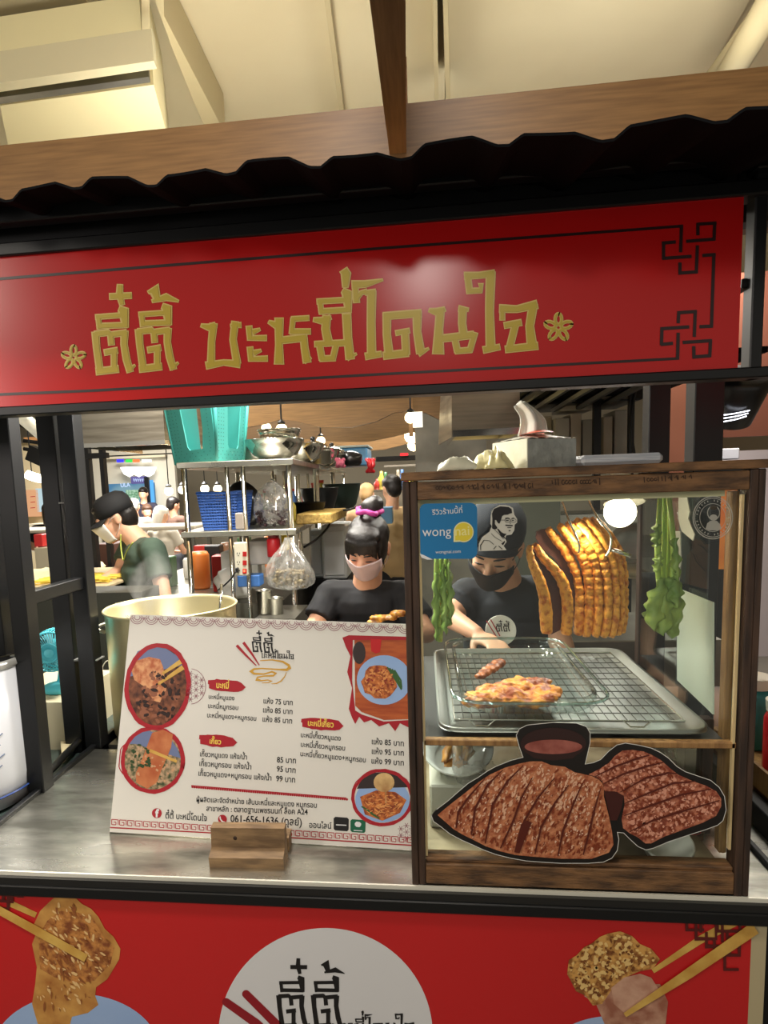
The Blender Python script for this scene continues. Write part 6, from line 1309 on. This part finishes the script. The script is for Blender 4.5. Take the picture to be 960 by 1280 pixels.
# ================================================================== HOODS
def hood(label, u0, u1, v1, Y, dep, zt_, lip=.03, m=STEEL):
    a = aty(u0, v1, Y); b_ = aty(u1, v1, Y); t = thing('extractor_hood', label, 'hood', ((a.x + b_.x) / 2, Y, a.z)); z = a.z
    MB().box((a.x, Y, z + lip), (b_.x, Y + .006, zt_)).build('front_panel', m, t); MB().box((a.x, Y + dep, z + lip), (b_.x, Y + dep + .006, zt_)).build('rear_panel', m, t)
    MB().box((a.x, Y + .006, z + lip), (a.x + .006, Y + dep, zt_)).build('side_panel', m, t); MB().box((b_.x - .006, Y + .006, z + lip), (b_.x, Y + dep, zt_)).build('side_panel', m, t)
    for q in ((a.x, Y - .004, z), (b_.x, Y + .012, z + lip)),: MB().box(*q).build('lip', CHROME, t)
    MB().box((a.x + .01, Y + .01, z + .07), (b_.x - .01, Y + dep - .01, z + .074)).build('filter', m, t)
    MB().box((a.x, Y + .012, z), (a.x + .01, Y + dep, z + lip)).build('lip', CHROME, t); MB().box((b_.x - .01, Y + .012, z), (b_.x, Y + dep, z + lip)).build('lip', CHROME, t)
    return t
HM = mat('hood steel', (150, 144, 130), .34, 1.0, rgb2=(120, 114, 102), nscale=3, stretch=(1, 1, 14), rv=.1)
hood('large stainless extractor hood above the man in the black cap', 100, 207, 560, 1.95, .7, 2.3, .02, HM)
hood('stainless extractor hood hanging above the tissue pack, right of the concrete column', 566, 650, 546, 2.0, .8, 2.4, .03, HM)
o = MB().solid([aty(549, 556, 2.35), aty(566, 546, 2.0), aty(566, 470, 2.0), aty(553, 470, 2.35)], (-.005, 0, 0)).build('hood_side_plate', HM); tag(o, 'slanted steel end plate at the left of the right hand hood', 'plate')
p = aty(595, 545, 2.6); o = MB().box((p.x - .15, 2.3, p.z + .02), (p.x + .25, 2.7, p.z + .03)).build('hood_lamp', emis('hood lamp', (255, 226, 150), 2.2)); tag(o, 'yellowish lamp panel lit under the right hand hood', 'lamp')

# ================================================================== LEFT NEIGHBOUR
ng = thing('neighbour_counter', 'dark neighbouring counter left of the black posts', 'counter', (-1.5, .5, 0))
MB().box((-2.2, -.1, .77), (-1.0, 1.3, .80)).build('worktop', mat('dark glass worktop', (70, 84, 80), .12), ng); MB().box((-2.2, -.08, .05), (-1.0, 1.28, .77)).build('body', BLACK, ng)
rc = thing('rice_cooker', 'white rounded rice cooker with a blue plant print at the left frame edge', 'rice cooker', (0, 0, 0)); x_ = aty(29, 900, .32).x; rr_ = .17; ccx = x_ - rr_; rc.location = (ccx, .32, .80)
zc0 = .80; zc1 = aty(15, 850, .2).z; zc2 = aty(15, 826, .3).z
print('cooker', ccx, zc1, zc2)
MB().lathe([(rr_ * .8, zc0), (rr_ * .93, zc0 + .01), (rr_, zc0 + .08), (rr_ * .985, zc1)], (ccx, .32, 0), 48).build('body', mat('cooker white', (206, 208, 214), .3), rc, True)
MB().lathe([(rr_ * .99, zc1), (rr_ * 1.02, zc1 + .006), (rr_ * 1.0, zc1 + .02)], (ccx, .32, 0), 48).build('band', mat('cooker silver', (200, 200, 196), .3, .6), rc, True)
MB().lathe([(rr_ * .98, zc1 + .021), (rr_ * .9, zc2 - .005), (0, zc2 + .01)], (ccx, .32, 0), 48).build('lid', mat('speckled black lid', (30, 30, 30), .2, rgb2=(226, 226, 222), nscale=26, sharp=(.62, .66)), rc, True)
def rs_(a_, z): return Vector((ccx + rr_ * 1.006 * math.cos(a_), .32 + rr_ * 1.006 * math.sin(a_), z))
mb = MB()
for k in range(5):
    a0 = -.62 + .05 * (k % 2); z0 = zc0 + .10 + .025 * k; mb.tube([rs_(a0, z0), rs_(a0 + .10, z0 + .016), rs_(a0 + .19, z0 + .022)], .0016, 4); mb.tube([rs_(a0, z0), rs_(a0 - .10, z0 + .016), rs_(a0 - .17, z0 + .024)], .0016, 4)
mb.tube([rs_(-.62, zc0 + .08), rs_(-.6, zc0 + .24)], .002, 4); mb.build('plant_print', mat('slate blue print', (74, 90, 120), .4), rc); MB().tube([rs_(2 * PI * i / 40, zc0 + .045) for i in range(40)], .0025, 5, closed=True).build('blue_line', mat('navy line', (50, 80, 150), .4), rc)
# fan
fc = aty(67, 812, .72); fb = aty(70, 864, .72)
fan = thing('desk_fan', 'small turquoise desk fan with a round ribbed cage between the black posts', 'fan', (fc.x, .72, fb.z)); TQ = mat('turquoise plastic', (90, 206, 222), .35); rF = .062
Tf = Matrix.Translation(fc) @ Matrix.Rotation(.25, 4, 'Z') @ Matrix.Rotation(PI / 2, 4, 'X')
for rr2, zz_ in ((rF, 0), (rF * .97, .03), (rF * .45, .045), (rF * .97, -.03)): MB().tube([Tf @ Vector((rr2 * math.cos(2 * PI * i / 32), rr2 * math.sin(2 * PI * i / 32), zz_)) for i in range(32)], .0026, 6, closed=True).build('cage_ring', TQ, fan, True)
mb = MB()
for i in range(44):
    a_ = 2 * PI * i / 44; mb.tube([Tf @ Vector((rF * .2 * math.cos(a_), rF * .2 * math.sin(a_), .046)), Tf @ Vector((rF * .7 * math.cos(a_ + .25), rF * .7 * math.sin(a_ + .25), .042)), Tf @ Vector((rF * .97 * math.cos(a_ + .4), rF * .97 * math.sin(a_ + .4), .03)), Tf @ Vector((rF * 1.0 * math.cos(a_ + .4), rF * 1.0 * math.sin(a_ + .4), -.03))], .0016, 4)
mb.build('cage_wires', TQ, fan, True); MB().lathe([(0, .05), (rF * .22, .048), (rF * .22, .04), (0, .04)], (0, 0, 0), 20, Tf).build('badge', TQ, fan)
MB().lathe([(.0, -.05), (.026, -.045), (.03, -.01), (.012, .0)], (0, 0, 0), 20, Tf).build('motor', TQ, fan, True)
for k in range(4):
    a_ = k * PI / 2; mb = MB(); mb.grid(lambda s, t_: Tf @ Vector(((.012 + .04 * t_) * math.cos(a_ + .5 * s), (.012 + .04 * t_) * math.sin(a_ + .5 * s), .012 * (s - .5))), 4, 4); mb.build('blade', mat('pale blade', (176, 222, 226), .3), fan, True)
MB().tube([fc + Vector((0, .03, -.02)), fc + Vector((.004, .035, -.06)), Vector((fc.x + .006, .74, fb.z + .02))], [.010, .012, .016], 12).build('stem', TQ, fan, True)
MB().lathe([(.052, 0), (.055, .006), (.05, .018), (.02, .026), (0, .026)], (fb.x + .01, .735, fb.z), 32).build('base', TQ, fan, True)
o = MB().box((-1.3, .62, .80), (fb.x + .075, .95, fb.z - .001)).build('white_crate', mat('cream crate', (210, 200, 168), .5)); tag(o, 'cream box carrying the turquoise desk fan', 'box')
o = MB().solid([atz(78, 955, .823), atz(103, 925, .823), atz(100, 862, .823), atz(72, 880, .823)], (0, 0, .004)).build('cream_cloth', mat('cream cloth', (214, 200, 160), .9, bump=.3)); tag(o, 'folded cream cloth lying between the black posts', 'cloth')
for k, (pts, lb) in enumerate((([(0, 992), (30, 975), (60, 965), (80, 945), (105, 920)], 'black hose running along the foot of the left partition'), ([(0, 975), (20, 962), (38, 958)], 'second thinner black hose at the far left edge of the frame'))):
    o = MB().tube(catm([atz(u, v, .835) for u, v in pts], 6), .010 - .003 * k, 8).build('black_hose', mat('black rubber', (18, 18, 18), .35), None, True); tag(o, lb, 'hose')
ch = thing('charger', 'white phone charger with a looped cable on the table left of the menu card', 'charger', tuple(atz(140, 872, .83))); p = atz(140, 875, .83)
MB().box((p.x - .03, p.y - .02, .83), (p.x + .035, p.y + .05, .842), bev=.003).build('adapter_plate', WHITEP, ch); MB().box((p.x - .02, p.y, .843), (p.x + .008, p.y + .03, .875), bev=.003).build('adapter', WHITEP, ch)
MB().tube(catm([aty(131, 852, p.y), aty(128, 835, p.y), aty(136, 826, p.y), aty(146, 845, p.y), aty(149, 862, p.y)], 6), .0018, 6).build('cable', WHITEP, ch, True)
o = MB().box((-1.0, .8, .5), (-.86, 1.2, .828)).build('side_table', STEEL_D); tag(o, 'narrow steel side table under the white charger', 'table')
# noodle board of the capped man
pz = aty(135, 732, 1.62).z
nb_ = thing('noodle_board', 'pale wooden board spread with yellow noodles under the hand of the capped man', 'board', (-1.65, 1.85, pz)); MB().box((-2.3, 1.62, pz - .015), (-1.42, 2.3, pz), bev=.003).build('board', mat('pale wood board', (206, 186, 146), .6), nb_)
mb = MB(); rnd = random.Random(4)
for k in range(170):
    x = rnd.uniform(-1.76, -1.50); y = rnd.uniform(1.66, 1.9); a_ = rnd.uniform(-.4, .4); l_ = .07; zq = pz + .004 + rnd.uniform(0, .014); mb.tube([(x - l_, y - a_ * l_, zq), (x, y + rnd.uniform(-.01, .01), zq + .006), (x + l_, y + a_ * l_, zq)], .0022, 4)
o = mb.build('noodles', mat('yellow noodles', (232, 206, 84), .5), nb_); o['kind'] = 'stuff'
MB().box((-2.3, 1.64, .0), (-1.5, 2.28, pz - .016)).build('cabinet', mat('dull cabinet', (96, 88, 76), .6), nb_)

# ================================================================== FAR FOOD COURT
def slab(name, u0, u1, v0, v1, Y, dep, m, parent=None):
    a = aty(u0, v1, Y); b_ = aty(u1, v0, Y); return MB().box((a.x, Y, a.z), (b_.x, Y + dep, b_.z)).build(name, m, parent)
sh1 = thing('shop_booth', 'far bright booth with blue and purple signs behind the man in the cap', 'shop', (-4.2, 10, 0))
slab('wall', 120, 216, 552, 690, 10.6, .1, mat('booth wall', (196, 190, 174), .7), sh1); slab('light_fascia', 132, 206, 566, 574, 10.4, .1, mat('fascia cream', (206, 196, 170), .6), sh1)
LEDS = [((146, 153), (60, 60, 255)), ((157, 164), (60, 200, 80)), ((166, 173), (240, 120, 70)), ((177, 188), (255, 255, 240))]
for (u0, u1), c in LEDS: slab('lit_sign_letter', u0, u1, 574, 578, 10.3, .05, emis('led %d' % c[0] + str(c[1]), c, 1.6), sh1)
for k in range(3): c = aty(161 + 12 * k, 584, 10.3); mb = MB(); mb.lathe([(0, -.18), (.10, -.12), (.15, 0), (0, 0)], c, 20); mb.build('half_globe_lamp', emis('globe lamp', (255, 255, 245), 2.6), sh1, True)
slab('purple_sign', 164, 184, 595, 605, 10.3, .05, mat('purple sign', (74, 70, 126), .5), sh1); fP = Plane((0, 10.29, 0), (0, -1, 0))
mb = MB()
for k in range(6): mb.stroke(fP, [(167 + k * 2.6, 598), (168 + k * 2.6, 602)], .9, .002); mb.stroke(fP, [(166.5 + k * 2.6, 600), (168.6 + k * 2.6, 599.6)], .7, .002)
text(mb, Plane((0, 10.19, 0), (0, -1, 0)), "ULA", (151, 609), (163, 608), .0, bold=.03); mb.build('sign_lettering', emis('sign white', (200, 220, 255), 1.1), sh1, recalc=False)
slab('blue_front', 134, 192, 603, 646, 10.45, .05, emis('blue shop glow', (96, 150, 190), .75, (150, 190, 205), 1.5), sh1); slab('green_menu', 158, 172, 612, 626, 10.25, .05, emis('menu green', (190, 226, 196), .9, (120, 170, 130), 5), sh1); slab('blue_screen', 186, 190, 600, 630, 10.2, .05, emis('blue lit', (100, 180, 255), 1.2), sh1)
slab('dark_post', 183, 185, 596, 640, 10.1, .05, BLACK, sh1); MB().box((-7.4, 10.0, 0), (-4.6, 10.3, .95)).build('plinth', MC['booth wall'], sh1); slab('booth_counter', 130, 212, 640, 690, 9.9, .3, mat('booth counter', (170, 160, 146), .6), sh1)
sh2 = thing('shop_booth', 'far booth with orange and white panels between the black posts at the left', 'shop', (-5.5, 9, 0))
slab('wall', -40, 72, 552, 700, 9.3, .1, mat('booth wall warm', (214, 198, 160), .7), sh2); slab('orange_panel', 34, 47, 612, 646, 9.1, .05, emis('orange lit', (236, 176, 130), .9), sh2); slab('white_screen', 47, 63, 610, 640, 9.1, .05, emis('white lit', (196, 220, 226), .95), sh2); slab('glass_door', 62, 70, 612, 642, 9.05, .05, emis('cool lit', (220, 236, 250), 1.2, (170, 200, 230), 3), sh2)
MB().box((-8, 9.0, 0), (-5.6, 9.3, .9)).build('plinth', MC['booth wall warm'], sh2); slab('wood_header', 30, 66, 545, 553, 9.1, .05, mat('orange wood header', (206, 150, 96), .6), sh2); slab('counter', 36, 72, 654, 690, 7.6, .3, mat('booth counter pale', (206, 196, 172), .6), sh2)
mb = MB(); 
for k in range(3): mb.stroke(Plane((0, 9.04, 0), (0, -1, 0)), [(38, 621 + 7 * k), (44, 620.5 + 7 * k)], .9, .002)
mb.build('red_marks', PRED, sh2, recalc=False)
sl = thing('strip_lamp', 'glaring white strip lamp between the black posts at the left', 'lamp', tuple(aty(50, 596, 3.2))); MB().tube(catm([aty(34, 593, 3.2), aty(45, 597, 3.2), aty(58, 599, 3.2), aty(70, 597, 3.2)], 6), .03, 10).build('tube', emis('strip glow', (255, 246, 215), 14), sl, True)
for u_ in (40, 62): q_ = aty(u_, 596, 3.2); MB().tube([q_, Vector((q_.x, q_.y, 3.43))], .004, 5).build('hanging_rod', BLACK, sl)
fl = thing('ceiling_light_tube', 'milky tube ceiling lamp slanting at the upper left between the posts', 'lamp', tuple(aty(40, 530, 2.6))); MB().tube([aty(12, 505, 2.2), aty(30, 523, 2.5), aty(55, 546, 3.0)], .04, 14).build('tube', mat('milky tube', (226, 224, 206), .3, emit=.35), fl, True); 
for a, b_, lb in (((0, 520), (75, 552), 'highest'), ((30, 551), (72, 556), 'middle'), ((30, 561), (60, 566), 'lowest')):
    o = MB().tube([aty(*a, 3.3), aty(*b_, 3.3)], .015, 6).build('ceiling_track', BLACK, None); tag(o, lb + ' of the three thin black ceiling tracks behind the left posts', 'track', 'thin black ceiling tracks')
spt = thing('spotlight', 'black square spotlight hanging between the left posts', 'spotlight', tuple(aty(50, 568, 3.0))); c = aty(50, 570, 3.0)
MB().box((-.055, -.06, -.05), (.055, .06, .05), Matrix.Translation(c) @ Matrix.Rotation(.45, 4, 'Y')).build('housing', BLACK, spt); MB().box((-.03, -.03, -.05), (.03, .03, .03), Matrix.Translation(aty(59, 582, 3.0))).build('small_housing', BLACK, spt); MB().tube([c, aty(58, 545, 3.0)], .008, 6).build('arm', BLACK, spt)
def pend(label, u, v, Y, r=.05, s_=9): 
    c = aty(u, v, Y); t = thing('pendant_lamp', label, 'lamp', tuple(c)); MB().ell(c, r, n=14).build('globe', emis('pendant glow', (255, 232, 180), s_), t, True); MB().tube([c + Vector((0, 0, r)), Vector((c.x, c.y, 3.415))], .006, 5).build('cord', BLACK, t); MB().lathe([(r * .5, r * .8), (r * .7, r * 1.2), (0, r * 1.8)], c, 12).build('lamp_cap', BLACK, t)
for k, (u, v, Y) in enumerate(((211, 614, 6.0), (228, 612, 6.4), (256, 611, 6.8), (272, 611, 7.2), (352, 537, 2.8), (333, 535, 3.4), (401, 551, 4.0), (513, 522, 3.0), (515, 545, 4.6), (517, 556, 6.0))):
    pend(['warm globe lamp left of the rack post', 'warm globe lamp just right of its neighbour by the rack', 'warm globe lamp seen above the blue basket', 'warm globe lamp right of the one above the basket', 'bright lamp above the large steel bowl', 'lamp left of the one above the steel bowl', 'lamp behind the lidded pots', 'nearest lamp on the wooden hanger', 'second lamp below the one on the hanger', 'smallest lowest lamp by the concrete column'][k], u, v, Y, .05 + .002 * k if Y > 4 else .035)
ls = aty(522, 524, 3.0); o = MB().box((ls.x - .03, 3.0, ls.z - .045), (ls.x + .03, 3.06, ls.z + .045)).build('lamp_box', emis('white box lamp', (255, 250, 230), 2)); tag(o, 'small white box lamp beside the nearest hanger lamp', 'lamp')
# tables in the food court
def ftable(label, u, v, Y, w_=.9):
    p = aty(u, v, Y); t = thing('dining_table', label, 'table', (p.x, Y, 0)); MB().box((p.x - w_ / 2, Y - .3, p.z - .04), (p.x + w_ / 2, Y + .3, p.z), bev=.01).build('table_top', mat('pale table top', (206, 196, 176), .4), t)
    for q in (-1, 1):
        for r_ in (-1, 1): MB().box((p.x + q * (w_ / 2 - .05) - .02, Y + r_ * .25 - .02, 0), (p.x + q * (w_ / 2 - .05) + .02, Y + r_ * .25 + .02, p.z - .041)).build('leg', STEEL_D, t)
ftable('far pale table in front of the diner at the left edge', 55, 660, 6.2); ftable('far pale table in front of the white headscarf diner', 205, 656, 5.5); ftable('far pale table behind the mask of the capped man', 122, 654, 7.6); ftable('farther table under the grey haired diner', 166, 650, 9.2)
frect('red_crate', 'red crate on the pale counter seen between the left posts beside the glass fronted counter', 'crate', 43, 52, 668, 683.6, 4.25, .3, mat('red crate plastic', (206, 48, 48), .4))
frect('glass_counter', 'pale glass fronted counter seen between the left posts', 'counter', 44, 80, 684, 700, 4.2, .4, mat('counter pale', (196, 186, 160), .4), z0=0); frect('brown_cabinet', 'dark brown cabinet behind the capped man', 'cabinet', 118, 142, 680, 712, 3.2, .3, mat('dark red brown', (86, 52, 40), .6), z0=0)
o = crump2 = None
a = aty(60, 710, 2.6); mb = MB(); mb.grid(lambda s, t_: Vector((a.x - .2 + .42 * s, 2.5 + .4 * t_, a.z - .03 + .05 * noise.noise(Vector((s * 5, t_ * 5, 1))))), 16, 12); o = mb.build('noodle_tray', mat('cream dough', (226, 214, 160), .6, bump=.6), None, True); o.modifiers.new('s', 'SOLIDIFY').thickness = .01; tag(o, 'heap of pale dough pieces spread on a board between the left posts', 'dough')
frect('blue_carton', 'bright blue carton lying at the foot of the dough heap', 'box', 71, 81, 716, 724, 2.3, .2, mat('vivid blue', (40, 60, 200), .4)); frect('black_tray', 'black tray holding the blue carton between the posts', 'tray', 50, 82, 722, 729, 2.32, .22, BLACK)
# dark things below the rail at left
o = MB().box((-2.1, 1.32, .0), (-1.12, 1.5, aty(80, 742, 1.32).z)).build('dark_cabinet', mat('dark olive steel', (60, 60, 52), .5, .3)); tag(o, 'dark steel cabinet behind the rear left posts', 'cabinet')
# lattice of dark frames left of the hood
fr_ = thing('steel_partition', 'black steel partition with tall openings at the left behind the stall', 'partition', (-1.6, 2.2, 0))
for u0, u1 in ((108, 113), (126, 131)): a = aty(u0, 600, 2.4); b_ = aty(u1, 600, 2.4); MB().box((a.x, 2.4, .0), (b_.x, 2.44, 2.1)).build('upright', BLACK, fr_)
a = aty(104, 527, 2.4); b_ = aty(150, 527, 2.4)
for v in (527, 570): p = aty(110, v, 2.4); MB().box((a.x, 2.395, p.z - .015), (aty(133, v, 2.4).x, 2.395 + .04, p.z + .015)).build('crossbar', BLACK, fr_)
slab('roof_edge', 128, 214, 566, 571, 3.0, .05, BLACK, fr_)

# ================================================================== BACK KITCHEN MIDDLE AND RIGHT
struct(MB().box((aty(400, 600, 7.5).x, 7.5, 0), (aty(560, 600, 7.5).x, 7.6, aty(480, 604, 7.5).z)), 'wall_kitchen', mat('kitchen pale', (140, 130, 112), .6, rgb2=(84, 78, 68), nscale=3))
bs = thing('black_signboard', 'black hanging signboard with a red patch far back above the two cooks', 'sign', tuple(aty(498, 574, 6))); slab('board', 470, 520, 569, 577, 6, .08, BLACK, bs); slab('red_patch', 500, 510, 566, 570, 5.98, .05, mat('red patch', (206, 40, 50), .4, emit=.5), bs); slab('pale_strip', 480, 520, 580, 584, 6, .05, mat('pale strip', (176, 170, 158), .5), bs)
rnd = random.Random(21)
for k in range(9):
    u = 472 + k * 5.2; Y = 5.2; p = aty(u, 612, Y); h = rnd.uniform(.08, .22); o = MB().lathe([(.035, 0), (.035, h * .6), (.015, h * .8), (.015, h), (0, h)], p, 12).build('bottle', mat('bottle colour %d' % (k % 7), cols[k % 7], .3), None, True); tag(o, ['red', 'yellow', 'green', 'white', 'black', 'beige', 'blue'][k % 7] + ' bottle, ' + ['first', 'second', 'third', 'fourth', 'fifth', 'sixth', 'seventh', 'eighth', 'ninth'][k] + ' from the left on the far kitchen shelf', 'bottle', 'bottles on the far kitchen shelf')
a = aty(468, 613, 5.2); b_ = aty(524, 613, 5.2); o = MB().box((a.x, 5.1, a.z - .02), (b_.x, 5.4, a.z - .001)).build('wall_shelf', STEEL); tag(o, 'steel shelf holding a row of bottles far back in the kitchen', 'shelf')
frect('blue_bin', 'light blue bin beside the tan shirted person far back', 'bin', 476, 490, 634, 655, 3.9, .2, mat('light blue', (110, 160, 200), .4))
# right: black steel shelving with cartons
CART = mat('pale carton', (196, 186, 168), .7, rgb2=(176, 164, 144), nscale=6)
shv = thing('black_shelving', 'black steel shelving with pale cartons behind the tissue pack', 'shelving', tuple(aty(740, 580, 2.6)))
for u0, u1 in ((742, 752), (786, 794)): a = aty(u0, 580, 2.6); b_ = aty(u1, 480, 2.6); MB().box((a.x, 2.6, .3), (b_.x, 2.64, 2.4)).build('upright', BLACK, shv)
for v0, v1 in ((500, 506), (574, 590)): slab('shelf', 640, 800, v0, v1, 2.62, .45, BLACK, shv)
for k in range(5): MB().tube([aty(640 + 26 * k, 512, 2.9), aty(700 + 30 * k, 470, 1.5)], .018, 6).build('roof_bar', BLACK, shv)
MB().solid([aty(630, 512, 3.2), aty(800, 500, 3.2), aty(960, 440, 1.3), aty(690, 455, 1.3)], (0, 0, .02)).build('roof_sheet', BLACK2, shv)
for k, (u0, u1, v0, v1) in enumerate(((694, 712, 522, 572), (713, 727, 516, 572), (728, 742, 524, 572), (754, 766, 520, 574), (768, 784, 512, 574), (752, 790, 482, 500), (700, 742, 500, 514), (655, 690, 520, 574))):
    frect('carton', ['tallest pale carton right of the tissue pack', 'second pale carton from the tissue pack, narrower', 'third pale carton, left of the black upright', 'slim carton right of the black upright', 'wide carton left of the cable', 'flat carton high on the upper shelf', 'flat carton on the upper shelf above the tall ones', 'carton hidden mostly behind the tissue pack'][k], 'box', u0, u1, v0, v1, 2.68 + .01 * k, .25, CART if k % 2 else mat('grey white carton', (176, 170, 158), .7))
o = MB().tube(catm([aty(796, 480, 2.4), aty(790, 510, 2.4), aty(789, 540, 2.4), aty(794, 576, 2.4)], 6), .008, 6).build('hanging_cable', BLACK, None, True); tag(o, 'grey black cable hanging down beside the right shelving', 'cable')
# right posts seen above the case are at stall side; copper panel between them
struct(MB().box((aty(832, 500, 3.4).x, 3.4, 0), (aty(862, 500, 3.4).x + .1, 3.45, 2.6)), 'wall_copper', mat('copper brown panel', (150, 92, 70), .5))
struct(MB().box((aty(880, 500, 3.4).x, 3.5, aty(900, 546, 3.4).z), (2.9, 3.55, 2.8)), 'wall_terracotta', mat('terracotta panel', (140, 84, 66), .6))
pl_ = thing('pendant_lamp', 'big black pendant lamp with three bright slats at the upper right', 'lamp', tuple(aty(905, 515, 1.8))); c = aty(912, 512, 1.6)
MB().lathe([(.10, .14), (.115, .12), (.085, -.045), (.078, -.05), (.07, -.04), (.09, .1)], c, 32, Matrix.Rotation(.5, 4, 'X')).build('shade', mat('black lamp shade', (24, 24, 28), .3), pl_, True)
for k in range(3): u0 = 903 + 2 * k; MB().tube(catm([aty(902, 519 + 4.2 * k, 1.48), aty(918, 518 + 3.8 * k - 1, 1.48), aty(937 - 2 * k, 513 + 3.6 * k, 1.48)], 5), .0022, 6).build('light_slat', emis('slat glow', (240, 244, 255), 5), pl_, True)
frect('steel_shelf_box', 'grey white appliance panel right of the black posts above the case', 'appliance', 902, 925, 560, 574.5, 2.2, .2, mat('appliance grey', (196, 196, 206), .4)); frect('dark_shelf', 'dark shelf under the big pendant lamp', 'shelf', 900, 950, 574, 580, 2.1, .4, BLACK, z0=0)
struct(MB().box((aty(905, 620, 4.5).x, 4.5, 0), (4.5, 4.55, 1.7)), 'wall_pale_right', mat('pale lilac wall', (196, 186, 190), .7))
ps_ = slab('orange_poster', 876, 922, 606, 712, 1.9, .01, mat('orange poster', (236, 150, 66), .5, rgb2=(214, 110, 50), nscale=5)); tag(ps_, 'orange poster seen through the right side of the case', 'poster')
frect('steel_worktop_back', 'steel work surface seen behind the case at the right', 'worktop', 700, 905, 800, 840, 1.25, .5, STEEL_D, z0=0); 
struct(MB().box((.35, 1.95, .1), (.62, 2.0, 1.45)), 'wall_dark_back', mat('dark olive wall', (72, 74, 62), .6)); frect('black_board', 'black panel standing behind the right side of the case', 'panel', 846, 897, 604, 880, 1.0, .02, mat('dark grey panel', (46, 50, 48), .4))
bowl('round steel lid propped behind the crispy pork slab', 790, 690, 1.3, .10, .03, STEEL, T=Matrix.Rotation(1.3, 4, 'X'))
frect('steel_cabinet_high', 'stainless cabinet behind the glass case, right of the bending person', 'cabinet', 690, 800, 640, 700, 2.1, .3, STEEL)
# right neighbour: jars on a wooden tray
rt = thing('condiment_tray', 'wooden tray with jars at the right edge beyond the case', 'tray', tuple(atx(950, 1000, .74))); MB().box((.70, .12, .875), (1.1, .60, .895)).build('base', WOOD_INNER, rt); MB().box((.70, .11, .875), (1.1, .119, .925)).build('side', WOOD_INNER, rt); MB().box((.692, .11, .875), (.699, .60, .925)).build('side', WOOD_INNER, rt)
o = MB().box((.70, .05, .1), (1.3, 1.0, .872)).build('neighbour_cabinet', mat('neighbour cabinet brown', (110, 76, 56), .6)); tag(o, 'brown cabinet of the next stall at the right edge', 'cabinet')
for k, (y, h, m_, lb) in enumerate(((.20, .15, mat('amber sauce', (206, 142, 40), .2), 'amber sauce jar nearest in the tray at the right edge'), (.33, .16, mat('red sauce', (176, 30, 34), .25), 'red sauce jar behind the amber one at the right edge'), (.48, .17, mat('teal lid', (40, 120, 120), .4), 'teal topped jar farthest in the tray at the right edge'))):
    t = thing('sauce_jar', lb, 'jar', (.76, y, .896)); MB().lathe([(.038, 0), (.044, .006), (.044, h * .75), (.036, h * .85)], (.765, y, .896), 24).build('body', m_, t, True); MB().lathe([(.040, h * .85), (.042, h), (0, h)], (.765, y, .896), 24).build('lid', mat('pale lid', (214, 206, 190), .4), t)

# prep tables and clutter seen through the rack
PT = thing('prep_table', 'long steel prep table with dark burners behind the nearest rack', 'table', (-1.5, 3, 0)); MB().box((-2.0, 2.75, .86), (-1.15, 4.6, .90)).build('table_top', STEEL, PT); MB().box((-1.98, 2.77, .0), (-1.17, 4.58, .86)).build('body', mat('dark stove', (48, 48, 48), .5, .6), PT)
rnd = random.Random(33); CL = [('red', (170, 40, 34)), ('white', (214, 210, 200)), ('green', (60, 96, 60)), ('brown', (110, 74, 48)), ('black', (26, 26, 28)), ('orange', (214, 120, 50)), ('grey', (130, 130, 126)), ('cream', (206, 190, 150))]
ORD = ['first', 'second', 'third', 'fourth', 'fifth', 'sixth', 'seventh', 'eighth', 'ninth', 'tenth', 'eleventh', 'twelfth', 'thirteenth', 'fourteenth']
for k in range(14):
    nm, c = CL[(k * 5) % 8]; y = 2.85 + .12 * k; x = -1.22 - .22 * (k % 3) - rnd.uniform(0, .08); w2 = rnd.uniform(.04, .075); h = rnd.uniform(.10, .26)
    if k % 2: o = MB().lathe([(w2 * .9, 0), (w2, h * .1), (w2, h * .9), (w2 * .8, h), (0, h)], (x, y, .901), 18).build('food_tub', mat('tub ' + nm, c, .4), None, True)
    else: o = MB().box((x - w2, y - .05, .901), (x + w2, y + .05, .901 + h), bev=.006).build('food_tub', mat('tub ' + nm, c, .4))
    tag(o, nm + (' round tub, ' if k % 2 else ' box shaped tub, ') + ORD[k] + ' back along the prep table behind the rack', 'tub', 'tubs on the prep table')
bpy.data.scenes.remove(TMP)
for m_ in ('tmpA', 'tmpB'):
    if m_ in bpy.data.materials: bpy.data.materials.remove(bpy.data.materials[m_])
